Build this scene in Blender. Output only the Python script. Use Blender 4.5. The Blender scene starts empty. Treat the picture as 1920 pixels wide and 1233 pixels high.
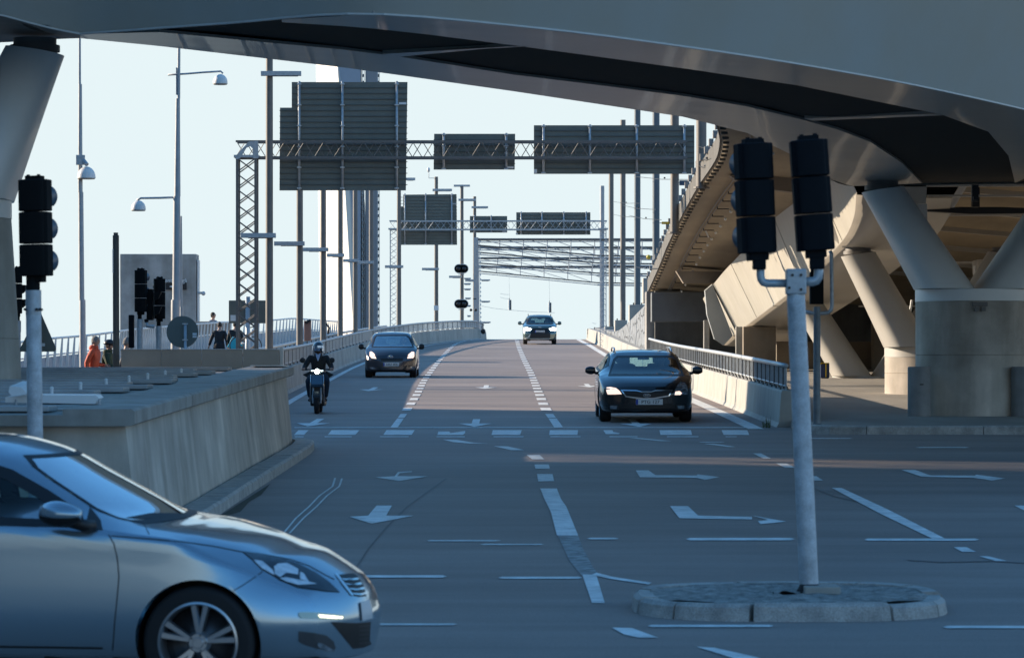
import bpy, bmesh, math, random
import numpy as np
from mathutils import Vector, Matrix
from mathutils.bvhtree import BVHTree
random.seed(7); rng = np.random.RandomState(11)
S = bpy.context.scene; COL = S.collection
# ------------------------------------------------------------------ camera, sky, sun
CAMH = 2.18; F = 6400.0; CX = 960.0; HOR = 702.0; SL = 0.02       # road climbs two in a hundred
cam_d = bpy.data.cameras.new("camera"); cam = bpy.data.objects.new("camera", cam_d); COL.objects.link(cam)
cam.location = (0, 0, CAMH); cam.rotation_euler = (math.radians(90), 0, 0)
cam_d.sensor_width = 36; cam_d.lens = 120; cam_d.shift_y = (HOR - 616.5) / 1920
cam_d.clip_start = 0.5; cam_d.clip_end = 9000
cam_d.dof.use_dof = True; cam_d.dof.focus_distance = 88; cam_d.dof.aperture_fstop = 7.0
S.camera = cam
SUN_EL = math.radians(18); SUN_AZ = math.radians(24)               # sun to the left, slightly beyond
sdir = Vector((-math.cos(SUN_AZ) * math.cos(SUN_EL), math.sin(SUN_AZ) * math.cos(SUN_EL), math.sin(SUN_EL)))
sun_d = bpy.data.lights.new("sun", 'SUN'); sun = bpy.data.objects.new("sun", sun_d); COL.objects.link(sun)
sun_d.energy = 5.0; sun_d.angle = math.radians(0.6); sun_d.color = (1.0, 0.83, 0.64)
sun.rotation_euler = sdir.to_track_quat('Z', 'Y').to_euler()
W = bpy.data.worlds.new("World"); S.world = W; W.use_nodes = True
nt = W.node_tree; nt.nodes.clear()
sky = nt.nodes.new('ShaderNodeTexSky'); sky.sky_type = 'NISHITA'; sky.sun_disc = False
sky.sun_elevation = SUN_EL; sky.sun_rotation = math.atan2(sdir.x, sdir.y)
sky.air_density = 1.0; sky.dust_density = 0.4; sky.ozone_density = 2.2
bgn = nt.nodes.new('ShaderNodeBackground'); bgn.inputs['Strength'].default_value = 0.143
won = nt.nodes.new('ShaderNodeOutputWorld')
wtc = nt.nodes.new('ShaderNodeTexCoord'); wsp = nt.nodes.new('ShaderNodeSeparateXYZ'); nt.links.new(wtc.outputs['Generated'], wsp.inputs[0])
wmr = nt.nodes.new('ShaderNodeMapRange'); wmr.inputs['From Min'].default_value = .11; wmr.inputs['From Max'].default_value = .27; wmr.inputs['To Min'].default_value = 1.; wmr.inputs['To Max'].default_value = 0.
nt.links.new(wsp.outputs['Z'], wmr.inputs[0]); wmx = nt.nodes.new('ShaderNodeMix'); wmx.data_type = 'RGBA'; nt.links.new(wmr.outputs[0], wmx.inputs['Factor'])
wtn = nt.nodes.new('ShaderNodeMix'); wtn.data_type = 'RGBA'; wtn.blend_type = 'MULTIPLY'; wtn.inputs['Factor'].default_value = 1; wtn.inputs['B'].default_value = (.46, .85, 1.05, 1); nt.links.new(sky.outputs[0], wtn.inputs['A'])
nt.links.new(wtn.outputs['Result'], wmx.inputs['A']); wmx.inputs['B'].default_value = (3.1, 3.55, 3.65, 1)              # pale haze low over the horizon
nt.links.new(wmx.outputs['Result'], bgn.inputs[0]); nt.links.new(bgn.outputs[0], won.inputs[0])
S.view_settings.view_transform = 'Standard'; S.view_settings.look = 'None'
S.view_settings.exposure = 0.85; S.view_settings.gamma = 1.0
S.cycles.max_bounces = 7; S.cycles.diffuse_bounces = 4; S.cycles.glossy_bounces = 4; S.cycles.transparent_max_bounces = 16
S.cycles.sample_clamp_indirect = 6.0; S.cycles.use_denoising = True

# ------------------------------------------------------------------ coordinates
PY = [-60, 75, 110, 140, 160, 178, 192, 205, 220, 240, 270, 310, 360]
PH = [0, 0, -.10, -.02, .10, .21, .235, .19, .02, -.35, -1.3, -3.2, -6.2]
def _pchip(xs, ys):
    xs = np.array(xs, float); ys = np.array(ys, float); h = np.diff(xs); d = np.diff(ys) / h
    m = np.zeros_like(ys); m[0] = d[0]; m[-1] = d[-1]
    for i in range(1, len(xs) - 1):
        if d[i-1] * d[i] > 0:
            w1 = 2*h[i] + h[i-1]; w2 = h[i] + 2*h[i-1]; m[i] = (w1 + w2) / (w1/d[i-1] + w2/d[i])
    def f(x):
        x = np.asarray(x, float); i = np.clip(np.searchsorted(xs, x) - 1, 0, len(h) - 1)
        t = np.clip((x - xs[i]) / h[i], 0, 1); hh = h[i]
        return ((1+2*t)*(1-t)**2)*ys[i] + t*(1-t)**2*hh*m[i] + t*t*(3-2*t)*ys[i+1] + t*t*(t-1)*hh*m[i+1]
    return f
_prof = _pchip(PY, PH)
def prof(Y): return float(_prof(Y))
def gz(Y): return SL * Y + prof(Y)                     # height of the road surface
def pt(x, y, Z): return Vector(((x - CX) * Z / F, Z, CAMH - (y - HOR) * Z / F))
def wl(X, Y, h): return Vector((X, Y, h + SL * Y))     # height h over the plane of the slope
def gpx(x, y, up=0.006):                               # a point of the flat crossing seen at this place
    Z = F * CAMH / (y - 574.0)
    return Vector(((x - CX) * Z / F, Z, SL * Z + up))

# ------------------------------------------------------------------ materials
MATS = {}
def pmat(name, col, rough=.6, metal=0., var=.0, scale=3., bump=0., streak=0., coat=0., fine=0., emis=None, spec=.5, stretch=None, col2=None, alpha=1.):
    if name in MATS: return MATS[name]
    m = bpy.data.materials.new(name); m.use_nodes = True; n = m.node_tree; b = n.nodes['Principled BSDF']
    b.inputs['Base Color'].default_value = (*col, 1); b.inputs['Roughness'].default_value = rough
    b.inputs['Metallic'].default_value = metal; b.inputs['Specular IOR Level'].default_value = spec
    if coat: b.inputs['Coat Weight'].default_value = coat; b.inputs['Coat Roughness'].default_value = .04
    if emis: b.inputs['Emission Color'].default_value = (*emis[0], 1); b.inputs['Emission Strength'].default_value = emis[1]
    tc = n.nodes.new('ShaderNodeTexCoord'); mp = n.nodes.new('ShaderNodeMapping')
    n.links.new(tc.outputs['Object'], mp.inputs[0])
    if stretch: mp.inputs['Scale'].default_value = stretch
    last = None
    if var or col2:
        no = n.nodes.new('ShaderNodeTexNoise'); no.inputs['Scale'].default_value = scale; no.inputs['Detail'].default_value = 9; no.inputs['Roughness'].default_value = .62
        n.links.new(mp.outputs[0], no.inputs['Vector'])
        cr = n.nodes.new('ShaderNodeValToRGB'); cr.color_ramp.elements[0].position = .32; cr.color_ramp.elements[1].position = .68
        c1 = [max(0, c * (1 - var)) for c in col]; c2 = list(col2) if col2 else [min(1, c * (1 + var)) for c in col]
        cr.color_ramp.elements[0].color = (*c1, 1); cr.color_ramp.elements[1].color = (*c2, 1)
        n.links.new(no.outputs['Fac'], cr.inputs[0]); last = cr.outputs[0]
        mr = n.nodes.new('ShaderNodeMapRange'); mr.inputs['To Min'].default_value = max(.03, rough - .1); mr.inputs['To Max'].default_value = min(1, rough + .12)
        n.links.new(no.outputs['Fac'], mr.inputs[0]); n.links.new(mr.outputs[0], b.inputs['Roughness'])
    if streak:
        mp2 = n.nodes.new('ShaderNodeMapping'); mp2.inputs['Scale'].default_value = (1, 1, .13); n.links.new(tc.outputs['Object'], mp2.inputs[0])
        n2 = n.nodes.new('ShaderNodeTexNoise'); n2.inputs['Scale'].default_value = 3.2; n2.inputs['Detail'].default_value = 6; n.links.new(mp2.outputs[0], n2.inputs['Vector'])
        r2 = n.nodes.new('ShaderNodeValToRGB'); r2.color_ramp.elements[0].position = .38; r2.color_ramp.elements[1].position = .62
        v = 1 - streak; r2.color_ramp.elements[0].color = (v, v, v * .97, 1); r2.color_ramp.elements[1].color = (1, 1, 1, 1)
        n.links.new(n2.outputs['Fac'], r2.inputs[0])
        mx = n.nodes.new('ShaderNodeMix'); mx.data_type = 'RGBA'; mx.blend_type = 'MULTIPLY'; mx.inputs['Factor'].default_value = 1
        if last is not None: n.links.new(last, mx.inputs['A'])
        else: mx.inputs['A'].default_value = (*col, 1)
        n.links.new(r2.outputs[0], mx.inputs['B']); last = mx.outputs['Result']
    if fine:
        n3 = n.nodes.new('ShaderNodeTexNoise'); n3.inputs['Scale'].default_value = 90; n3.inputs['Detail'].default_value = 3; n.links.new(tc.outputs['Object'], n3.inputs['Vector'])
        r3 = n.nodes.new('ShaderNodeMapRange'); r3.inputs['From Min'].default_value = .3; r3.inputs['From Max'].default_value = .7
        r3.inputs['To Min'].default_value = 1 - fine; r3.inputs['To Max'].default_value = 1 + fine; n.links.new(n3.outputs['Fac'], r3.inputs[0])
        mx = n.nodes.new('ShaderNodeMix'); mx.data_type = 'RGBA'; mx.blend_type = 'MULTIPLY'; mx.inputs['Factor'].default_value = 1
        if last is not None: n.links.new(last, mx.inputs['A'])
        else: mx.inputs['A'].default_value = (*col, 1)
        n.links.new(r3.outputs[0], mx.inputs['B']); last = mx.outputs['Result']
    if last is not None: n.links.new(last, b.inputs['Base Color'])
    if bump:
        n4 = n.nodes.new('ShaderNodeTexNoise'); n4.inputs['Scale'].default_value = scale * 4; n4.inputs['Detail'].default_value = 8; n.links.new(mp.outputs[0], n4.inputs['Vector'])
        bp = n.nodes.new('ShaderNodeBump'); bp.inputs['Strength'].default_value = bump; bp.inputs['Distance'].default_value = .02
        n.links.new(n4.outputs['Fac'], bp.inputs['Height']); n.links.new(bp.outputs[0], b.inputs['Normal'])
    MATS[name] = m; return m

CONC = pmat('concrete', (.30, .285, .265), .78, var=.22, scale=1.1, bump=.25, streak=.25, fine=.05)
CONCL = pmat('concrete_pale', (.42, .40, .36), .75, var=.14, scale=1.4, bump=.2, streak=.16, fine=.04)
CONCW = pmat('concrete_stained', (.54, .47, .395), .72, var=.28, scale=.9, bump=.25, streak=.22, fine=.05)
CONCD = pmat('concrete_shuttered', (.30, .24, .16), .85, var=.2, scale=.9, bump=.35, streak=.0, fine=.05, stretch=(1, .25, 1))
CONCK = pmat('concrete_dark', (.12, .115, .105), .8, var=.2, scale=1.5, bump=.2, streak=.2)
ASPH = pmat('asphalt', (.25, .20, .172), .70, var=.20, scale=.9, fine=.25, bump=.12, stretch=(.22, 1, 1))
ASPHP = pmat('asphalt_pale', (.22, .20, .18), .8, var=.16, scale=.5, fine=.15)
STONE = pmat('granite_kerb', (.38, .355, .32), .75, var=.3, scale=5, fine=.25, bump=.4)
PAINTW = pmat('road_paint', (.70, .70, .66), .65, var=.25, scale=5, fine=.14, col2=(.90, .90, .86))
STEELP = pmat('painted_steel_grey', (.52, .53, .52), .34, var=.10, scale=.5, coat=.25)
STEELL = pmat('painted_steel_light', (.46, .44, .40), .42, var=.06, scale=.8)
STEELD = pmat('corrugated_dark', (.022, .024, .024), .6, var=.2, scale=2)
GALV = pmat('galvanised_steel', (.42, .45, .47), .45, metal=.35, var=.18, scale=14)
GALVD = pmat('weathered_steel', (.16, .15, .14), .55, metal=.2, var=.15, scale=4)
POLEG = pmat('pole_grey', (.40, .41, .42), .45, metal=.1, var=.1, scale=6)
POLED = pmat('pole_brown_grey', (.17, .155, .14), .55, metal=.1, var=.12, scale=3)
SIGNB = pmat('sign_back', (.15, .16, .14), .6, var=.12, scale=2, metal=.1)
BLACKP = pmat('black_plastic', (.007, .007, .007), .75, spec=.15, var=.1, scale=9)
BLACKB = pmat('blue_black_plastic', (.006, .0075, .010), .72, spec=.15, var=.2, scale=12)
LENSB = pmat('blue_grey_visor', (.06, .10, .14), .35)
WHITEP = pmat('white_plastic', (.72, .72, .70), .4, var=.04, scale=3)
WHITEM = pmat('white_metal', (.70, .70, .68), .4, var=.05, scale=2)
RUBBER = pmat('rubber', (.014, .014, .015), .8, var=.2, scale=20)
DARK = pmat('dark_trim', (.010, .010, .011), .5)
INTER = pmat('dark_interior', (.03, .03, .033), .8)
CHROME = pmat('chrome', (.75, .76, .78), .12, metal=1.)
ALLOY = pmat('alloy', (.46, .48, .50), .28, metal=.9)
SKIN = pmat('skin', (.42, .25, .18), .55, var=.08, scale=20)
PLATE = pmat('plate_white', (.72, .74, .74), .4)
PLBLUE = pmat('plate_blue', (.02, .06, .40), .4)
INK = pmat('ink', (.01, .01, .012), .5)
def broad(m, scale, lo, hi, st=(1, 1, 1)):                  # broad soft wear multiplied into a material's own colour
    n = m.node_tree; b = n.nodes['Principled BSDF']; src = b.inputs['Base Color'].links[0].from_socket
    tc = n.nodes.new('ShaderNodeTexCoord'); mp = n.nodes.new('ShaderNodeMapping'); mp.inputs['Scale'].default_value = st; n.links.new(tc.outputs['Object'], mp.inputs[0])
    no = n.nodes.new('ShaderNodeTexNoise'); no.inputs['Scale'].default_value = scale; no.inputs['Detail'].default_value = 5; n.links.new(mp.outputs[0], no.inputs['Vector'])
    r = n.nodes.new('ShaderNodeMapRange'); r.inputs['From Min'].default_value = .35; r.inputs['From Max'].default_value = .65; r.inputs['To Min'].default_value = lo; r.inputs['To Max'].default_value = hi; n.links.new(no.outputs['Fac'], r.inputs[0])
    mx = n.nodes.new('ShaderNodeMix'); mx.data_type = 'RGBA'; mx.blend_type = 'MULTIPLY'; mx.inputs['Factor'].default_value = 1; n.links.new(src, mx.inputs['A']); n.links.new(r.outputs[0], mx.inputs['B']); n.links.new(mx.outputs['Result'], b.inputs['Base Color'])
broad(ASPH, .16, .84, 1.12); broad(ASPH, 2.4, .93, 1.06, (.05, 1, 1)); broad(CONCW, .55, .78, 1.10); broad(CONCL, .7, .86, 1.07)
WSTEEL = pmat('white_painted_steel', (.80, .80, .77), .42, var=.05, scale=.8, coat=.1)
def glass(name, tint, refl=1.0, tr=.75):
    m = bpy.data.materials.new(name); m.use_nodes = True; n = m.node_tree; n.nodes.clear()
    o = n.nodes.new('ShaderNodeOutputMaterial'); mx = n.nodes.new('ShaderNodeMixShader'); t = n.nodes.new('ShaderNodeBsdfTransparent'); g = n.nodes.new('ShaderNodeBsdfGlossy')
    fr = n.nodes.new('ShaderNodeFresnel'); fr.inputs[0].default_value = 1.5
    ad = n.nodes.new('ShaderNodeMath'); ad.operation = 'MULTIPLY_ADD'; ad.inputs[1].default_value = refl; ad.inputs[2].default_value = .015; ad.use_clamp = True
    no = n.nodes.new('ShaderNodeTexNoise'); no.inputs['Scale'].default_value = 2.0
    rr = n.nodes.new('ShaderNodeMapRange'); rr.inputs['To Min'].default_value = .01; rr.inputs['To Max'].default_value = .05
    n.links.new(no.outputs['Fac'], rr.inputs[0]); n.links.new(rr.outputs[0], g.inputs['Roughness'])
    t.inputs[0].default_value = (*[c * tr for c in tint], 1); g.inputs[0].default_value = (1, 1, 1, 1)
    n.links.new(fr.outputs[0], ad.inputs[0]); n.links.new(ad.outputs[0], mx.inputs[0]); n.links.new(t.outputs[0], mx.inputs[1]); n.links.new(g.outputs[0], mx.inputs[2]); n.links.new(mx.outputs[0], o.inputs[0])
    MATS[name] = m; return m
GLASS = glass('car_glass', (.6, .8, .82), .5, .85)
GLASSH = glass('windscreen_glass', (.5, .7, .75), .16, .8)
CLEARG = glass('clear_glass', (.85, .92, .92), 1.0, .9)
def lit(name, col, s): return pmat(name, col, .4, emis=(col, s))

# ------------------------------------------------------------------ mesh builder
class MB:
    def __init__(self, sm=False): self.v = []; self.f = []; self.sm = sm
    def add(self, vs, fs):
        k = len(self.v); self.v += [tuple(p) for p in vs]; self.f += [tuple(i + k for i in q) for q in fs]; return self
    def box(self, c, s, R=None):
        hx, hy, hz = s[0]/2, s[1]/2, s[2]/2; c = Vector(c)
        vs = [Vector((x, y, z)) for x in (-hx, hx) for y in (-hy, hy) for z in (-hz, hz)]
        if R is not None: vs = [R @ p for p in vs]
        return self.add([c + p for p in vs], [(0,1,3,2),(4,6,7,5),(0,4,5,1),(2,3,7,6),(0,2,6,4),(1,5,7,3)])
    def bbox(self, c, s, b=.01, R=None):                       # box with bevelled edges
        bm = bmesh.new(); bmesh.ops.create_cube(bm, size=1)
        for p in bm.verts: p.co = Vector((p.co.x*s[0], p.co.y*s[1], p.co.z*s[2]))
        bmesh.ops.bevel(bm, geom=bm.edges[:], offset=b, segments=2, affect='EDGES', profile=.6)
        c = Vector(c); bm.verts.index_update()
        vs = [(R @ p.co if R is not None else p.co) + c for p in bm.verts]; fs = [[q.index for q in f.verts] for f in bm.faces]; bm.free()
        return self.add(vs, fs)
    def tube(self, p, q, r0, r1=None, n=12, caps=True):
        r1 = r0 if r1 is None else r1; p = Vector(p); q = Vector(q); d = (q - p)
        if d.length < 1e-6: return self
        d.normalize(); a = d.orthogonal().normalized(); b = d.cross(a)
        vs = []
        for i in range(n):
            t = 2*math.pi*i/n; w = a*math.cos(t) + b*math.sin(t); vs += [p + w*r0, q + w*r1]
        fs = [(2*i, 2*((i+1) % n), 2*((i+1) % n)+1, 2*i+1) for i in range(n)]
        if caps: fs += [tuple(2*i for i in range(n))[::-1], tuple(2*i+1 for i in range(n))]
        return self.add(vs, fs)
    def path(self, pts, r, n=8):                               # bent tube with shared rings
        pts = [Vector(p) for p in pts]; rings = []; a = None
        for i, p in enumerate(pts):
            d = ((pts[min(i+1, len(pts)-1)] - pts[max(i-1, 0)])).normalized()
            a = d.orthogonal().normalized() if a is None else (a - d*a.dot(d)).normalized()
            b = d.cross(a); rr = r[i] if hasattr(r, '__len__') else r
            rings.append([p + (a*math.cos(2*math.pi*k/n) + b*math.sin(2*math.pi*k/n))*rr for k in range(n)])
        return self.loft(rings, closed=True, caps=True)
    def loft(self, rings, closed=True, caps=False):
        n = len(rings[0]); vs = [p for r in rings for p in r]; fs = []
        for i in range(len(rings)-1):
            for k in range(n if closed else n-1):
                k2 = (k+1) % n; fs.append((i*n+k, i*n+k2, (i+1)*n+k2, (i+1)*n+k))
        if caps: fs += [tuple(range(n))[::-1], tuple((len(rings)-1)*n + k for k in range(n))]
        return self.add(vs, fs)
    def prism(self, poly, vec):
        n = len(poly); poly = [Vector(p) for p in poly]; v = Vector(vec)
        return self.add(poly + [p + v for p in poly], [tuple(range(n))[::-1], tuple(range(n, 2*n))] + [(i, (i+1) % n, (i+1) % n + n, i+n) for i in range(n)])
    def sphere(self, c, r, n=12, m=8, sx=1, sy=1, sz=1, a0=0., a1=math.pi):
        rings = [[Vector(c) + Vector((r*sx*math.sin(a)*math.cos(t), r*sy*math.sin(a)*math.sin(t), r*sz*math.cos(a))) for t in np.linspace(0, 2*math.pi, n, endpoint=False)] for a in np.linspace(a0 + 1e-3, a1 - 1e-3, m)]
        return self.loft(rings, caps=True)
    def build(self, name, mat, parent=None, world=True, sm=None, mats=None):
        me = bpy.data.meshes.new(name); vs = self.v
        if parent is not None and world: o0 = parent.location if parent.parent is None else Vector(parent['_o']); vs = [(p[0]-o0[0], p[1]-o0[1], p[2]-o0[2]) for p in vs]
        me.from_pydata(vs, [], self.f); me.validate(); me.update()
        bm = bmesh.new(); bm.from_mesh(me); bmesh.ops.recalc_face_normals(bm, faces=bm.faces[:]); bm.to_mesh(me); bm.free()
        return link(name, me, mat, parent, self.sm if sm is None else sm)
def link(name, me, mat, parent=None, sm=False):
    o = bpy.data.objects.new(name, me); COL.objects.link(o)
    if mat: me.materials.append(mat)
    if sm:
        me.polygons.foreach_set('use_smooth', [True]*len(me.polygons))
        if sm == 2:
            try: me.set_sharp_from_angle(angle=math.radians(38))
            except Exception: pass
    if parent is not None:
        o.parent = parent
    return o
def tag(o, label=None, cat=None, group=None, kind=None):
    if label: o['label'] = label
    if cat: o['category'] = cat
    if group: o['group'] = group
    if kind: o['kind'] = kind
    return o
def thing(name, label, cat, loc=(0,0,0), group=None, rot=None):
    o = bpy.data.objects.new(name, None); COL.objects.link(o); o.location = loc; o.empty_display_size = .2
    if rot: o.rotation_euler = rot
    return tag(o, label, cat, group)
def part(mb, name, mat, root, sm=None): return mb.build(name, mat, root, True, sm)     # world-space parts of an unrotated thing
def sub(mb, name, mat, prt, sm=None):                                                 # sub-part: part sits at the thing's origin
    r = prt.parent; o = mb.build(name, mat, None, True, sm); me = o.data
    me.transform(Matrix.Translation(-Vector(r.location))); o.parent = prt; return o
def lpart(mb, name, mat, root, sm=None): return mb.build(name, mat, root, False, sm)   # local-space parts
def struct(name, mb, mat, sm=None): return tag(mb.build(name, mat, None, True, sm), kind='structure')
def copy_tree(o, parent=None):
    c = o.copy(); COL.objects.link(c)
    if parent is not None: c.parent = parent
    for ch in list(o.children): copy_tree(ch, c)
    return c
def text_mesh(txt, size, depth=.002):
    cu = bpy.data.curves.new('t', 'FONT'); cu.body = txt; cu.size = size; cu.extrude = depth; cu.align_x = 'CENTER'; cu.align_y = 'CENTER'
    o = bpy.data.objects.new('t', cu); COL.objects.link(o); dg = bpy.context.evaluated_depsgraph_get()
    me = bpy.data.meshes.new_from_object(o.evaluated_get(dg)); bpy.data.objects.remove(o); bpy.data.curves.remove(cu); return me
def text(name, txt, size, loc, rotz, mat, parent, rx=math.pi/2):
    me = text_mesh(txt, size); me.transform(Matrix.Translation(Vector(loc)) @ Matrix.Rotation(rotz, 4, 'Z') @ Matrix.Rotation(rx, 4, 'X'))
    me.materials.clear(); return link(name, me, mat, parent)
def interp_path(P, n):
    P = np.array(P, float); d = np.r_[0, np.cumsum(np.linalg.norm(np.diff(P, axis=0), axis=1))]
    fs = [_pchip(d, P[:, k]) for k in range(P.shape[1])]; t = np.linspace(0, d[-1], n)
    return np.stack([f(t) for f in fs], 1)
# ================================================================== setting
g = MB()
Z0 = -14.
for (a, b, za, zb) in [(-3000, -60, -1.65, -1.65), (-60, 60, -1.65, .75), (60, 200, .75, 1.6), (200, 420, 1.6, -12), (420, 6000, -12, -12)]:
    g.add([(-5000, a, za), (5000, a, za), (5000, b, zb), (-5000, b, zb)], [(0, 1, 2, 3)])
struct('ground', g, pmat('ground_grey', (.10, .10, .09), .9, var=.3, scale=.05))
# asphalt: crossing plane and the carriageway over the crest
EDGE = [(58, -5.1), (70, -5.3), (85, -5.6), (105, -6.0), (125, -6.2), (142, -6.1), (158, -5.6), (175, -4.55), (187, -3.5), (200, -2.4), (212, -1.95), (222, -1.75), (235, -1.7), (262, -1.6)]
ex = _pchip([a for a, b in EDGE], [b for a, b in EDGE])
RE = [(58, 4.78), (64, 4.75), (86, 4.6), (110, 4.72), (140, 4.6), (170, 4.4), (190, 4.3), (215, 4.6), (262, 6.5)]
rx = _pchip([a for a, b in RE], [b for a, b in RE])
m = MB(); ys = list(np.arange(-20, 58.1, 6.5)); 
for i in range(len(ys)-1):
    xs = np.linspace(-45, 45, 13)
    for j in range(12):
        m.add([(xs[j], ys[i], gz(ys[i])), (xs[j+1], ys[i], gz(ys[i])), (xs[j+1], ys[i+1], gz(ys[i+1])), (xs[j], ys[i+1], gz(ys[i+1]))], [(0,1,2,3)])
struct('crossing_road', m, ASPH)
m = MB(True); rows = []
for Y in np.r_[np.arange(58, 262, 3.0), 262]:
    a, b = float(ex(Y)) - .3, float(rx(Y)) + .3
    rows.append([(a + (b-a)*k/8, Y, gz(Y)) for k in range(9)])
m.loft(rows, closed=False); struct('road', m, ASPH)
m = MB(True); m.loft([[(-14, Y, gz(Y) - .35), (float(ex(Y)) - .32, Y, gz(Y) - .3), (float(ex(Y)) - .34, Y, gz(Y) - 3)] for Y in np.arange(50, 240, 6)], closed=False)
struct('walkway', m, ASPHP)

# ---- painted markings (quads laid on the road, 6 mm up)
def mark(polys, name, up=.006):
    b = MB()
    for P in polys: b.add([gpx(x, y, up) for x, y in P], [tuple(range(len(P)))])
    return struct(name, b, PAINTW)
zeb = []
for x0, x1 in [(553, 572), (616, 668), (720, 773), (922, 976), (1030, 1083), (1238, 1297), (1356, 1404)]:
    sk = (1100 - x0) * .012
    zeb.append([(x0 + sk, 806.5), (x1 + sk, 806.5), (x1 - sk*.3, 815.5), (x0 - sk*.3, 815.5)])
zeb += [[(822, 809), (842, 809), (845, 812), (872, 808), (872, 812), (868, 815.5), (820, 815.5)], [(1131, 806.5), (1148, 806.5), (1150, 810), (1162, 812), (1160, 814), (1136, 814)]]
for x0, x1 in [(552, 570), (608, 660), (712, 767), (818, 872), (925, 982), (1031, 1089), (1142, 1196), (1250, 1310), (1360, 1382)]:
    zeb.append([(x0, 818), (x1, 818), (x1 - 1, 819.6), (x0 + 1, 819.6)])
mark(zeb, 'crosswalk_marking')
mark([[(552, 801), (1400, 801), (1400, 802.3), (552, 802.3)]], 'stop_line_marking')
def line_seg(X0, X1, Y0, Y1, w):
    d = (X1 - X0) / max(.01, Y1 - Y0)
    return [(X0 - w/2, Y0), (X0 + w/2, Y0), (X1 + w/2, Y1), (X1 - w/2, Y1)]
def carr(polys, name, up=.008):
    b = MB()
    for P in polys:
        b.add([(x, y, gz(y) + up) for x, y in P], [tuple(range(len(P)))])
    return struct(name, b, PAINTW)
lx = _pchip([62, 80, 110, 140, 160, 175, 187, 200, 215, 260], [-2.12, -2.3, -2.75, -2.95, -3.0, -2.95, -2.75, -2.2, -1.3, 1.5])
mx_ = _pchip([62, 75, 110, 140, 180, 200, 260], [.84, .70, .66, .50, .30, .28, 2.2])
L = []
for f_, w in ((lx, .13), (mx_, .16)):
    L.append(line_seg(float(f_(61.2)), float(f_(66.2)), 61.2, 66.2, w)); L.append(line_seg(float(f_(66.6)), float(f_(69.0)), 66.6, 69.0, w))
    Y = 71.2
    while Y < 215:
        L.append(line_seg(float(f_(Y)), float(f_(Y+2)), Y, Y+2, w + .06)); Y += 4.05
carr(L, 'lane_line_marking')
L = []
for k in range(34):
    a = 60.5 + k*4.6
    L.append([(float(rx(a)) - .58, a), (float(rx(a)) - .30, a), (float(rx(a+4.6)) - .30, a+4.6), (float(rx(a+4.6)) - .58, a+4.6)])
    L.append([(float(ex(a)) + .30, a), (float(ex(a)) + .48, a), (float(ex(a+4.6)) + .48, a+4.6), (float(ex(a+4.6)) + .30, a+4.6)])
carr(L, 'edge_line_marking')
def arrow(xc, Y, ln=5., w=.62, tail=.14):
    # head towards the viewer
    return [[(xc, Y), (xc + w/2, Y + ln*.42), (xc + tail/2, Y + ln*.42), (xc + tail/2, Y + ln), (xc - tail/2, Y + ln), (xc - tail/2, Y + ln*.42), (xc - w/2, Y + ln*.42)]]
A = []
A += arrow(-3.7, 60.8 + 1, 4.2, .62); A += arrow(-.68, 61.6, 4.2, .62); A += arrow(-.72, 92, 5); A += arrow(-3.75, 89, 5); A += arrow(2.15, 94, 5, .62); A += arrow(2.3, 61.6, 4, .6)
carr(A, 'arrow_marking')
mk = []
mk += [[(655, 969), (690, 967), (706, 948), (735, 948), (724, 967), (776, 967), (697, 982)]]
mk += [[(704, 895), (740, 893), (746, 885), (772, 883.5), (773, 885), (750, 887), (745, 893), (803, 893), (748, 902)]]
mk += [[(1192, 882), (1216, 882), (1229, 891), (1306, 891.5), (1308, 889.5), (1349, 894.5), (1322, 900), (1306, 896), (1200, 895)]]
mk += [[(1690, 881), (1716, 881), (1744, 891.5), (1828, 892), (1830, 890), (1884, 897), (1860, 901), (1826, 896), (1728, 894)]]
mk += [[(1256, 949), (1290, 949), (1309, 967), (1410, 969), (1410, 974), (1274, 972)], [(1408, 966), (1440, 972), (1474, 978), (1426, 983), (1421, 977), (1440, 975)]]
mk += [[(1007, 853), (1019, 853), (1021, 861), (989, 853)][0:0] or [(987, 853), (1012, 853), (1021, 861.5), (998, 861.5)]]
mk += [[(1002, 871), (1029, 871), (1031, 879), (1004, 879)], [(1007, 889), (1036, 889), (1039, 902.5), (1009, 902.5)]]
mk += [[(1013, 916), (1044, 916), (1052, 936), (1062, 950), (1084, 1004), (1044, 1004), (1033, 960), (1021, 936)]]
mk += [[(1092, 1078), (1118, 1078), (1134, 1131), (1110, 1131)]]
mk += [[(830, 824), (858, 825), (888, 830), (915, 831.5), (880, 831.5), (850, 829)], [(926, 836.5), (952, 837), (983, 844), (958, 844)]]
mk += [[(1178, 821), (1195, 821), (1260, 827), (1238, 827)], [(1320, 832), (1340, 832), (1380, 838), (1366, 838)], [(1412, 850), (1427, 850), (1446, 860), (1431, 860)], [(1455, 869), (1475, 869), (1492, 877), (1472, 877)], [(1524, 893), (1531, 893), (1543, 901), (1526, 901)]]
mk += [[(1560, 915), (1578, 915), (1664, 955), (1774, 1011), (1750, 1011), (1650, 963)]]
mk += [[(1788, 1026), (1812, 1026), (1830, 1035), (1804, 1035)], [(1836, 1043), (1852, 1043), (1888, 1052), (1866, 1052)], [(1902, 948), (1922, 948), (1960, 962), (1922, 958)]]
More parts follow.
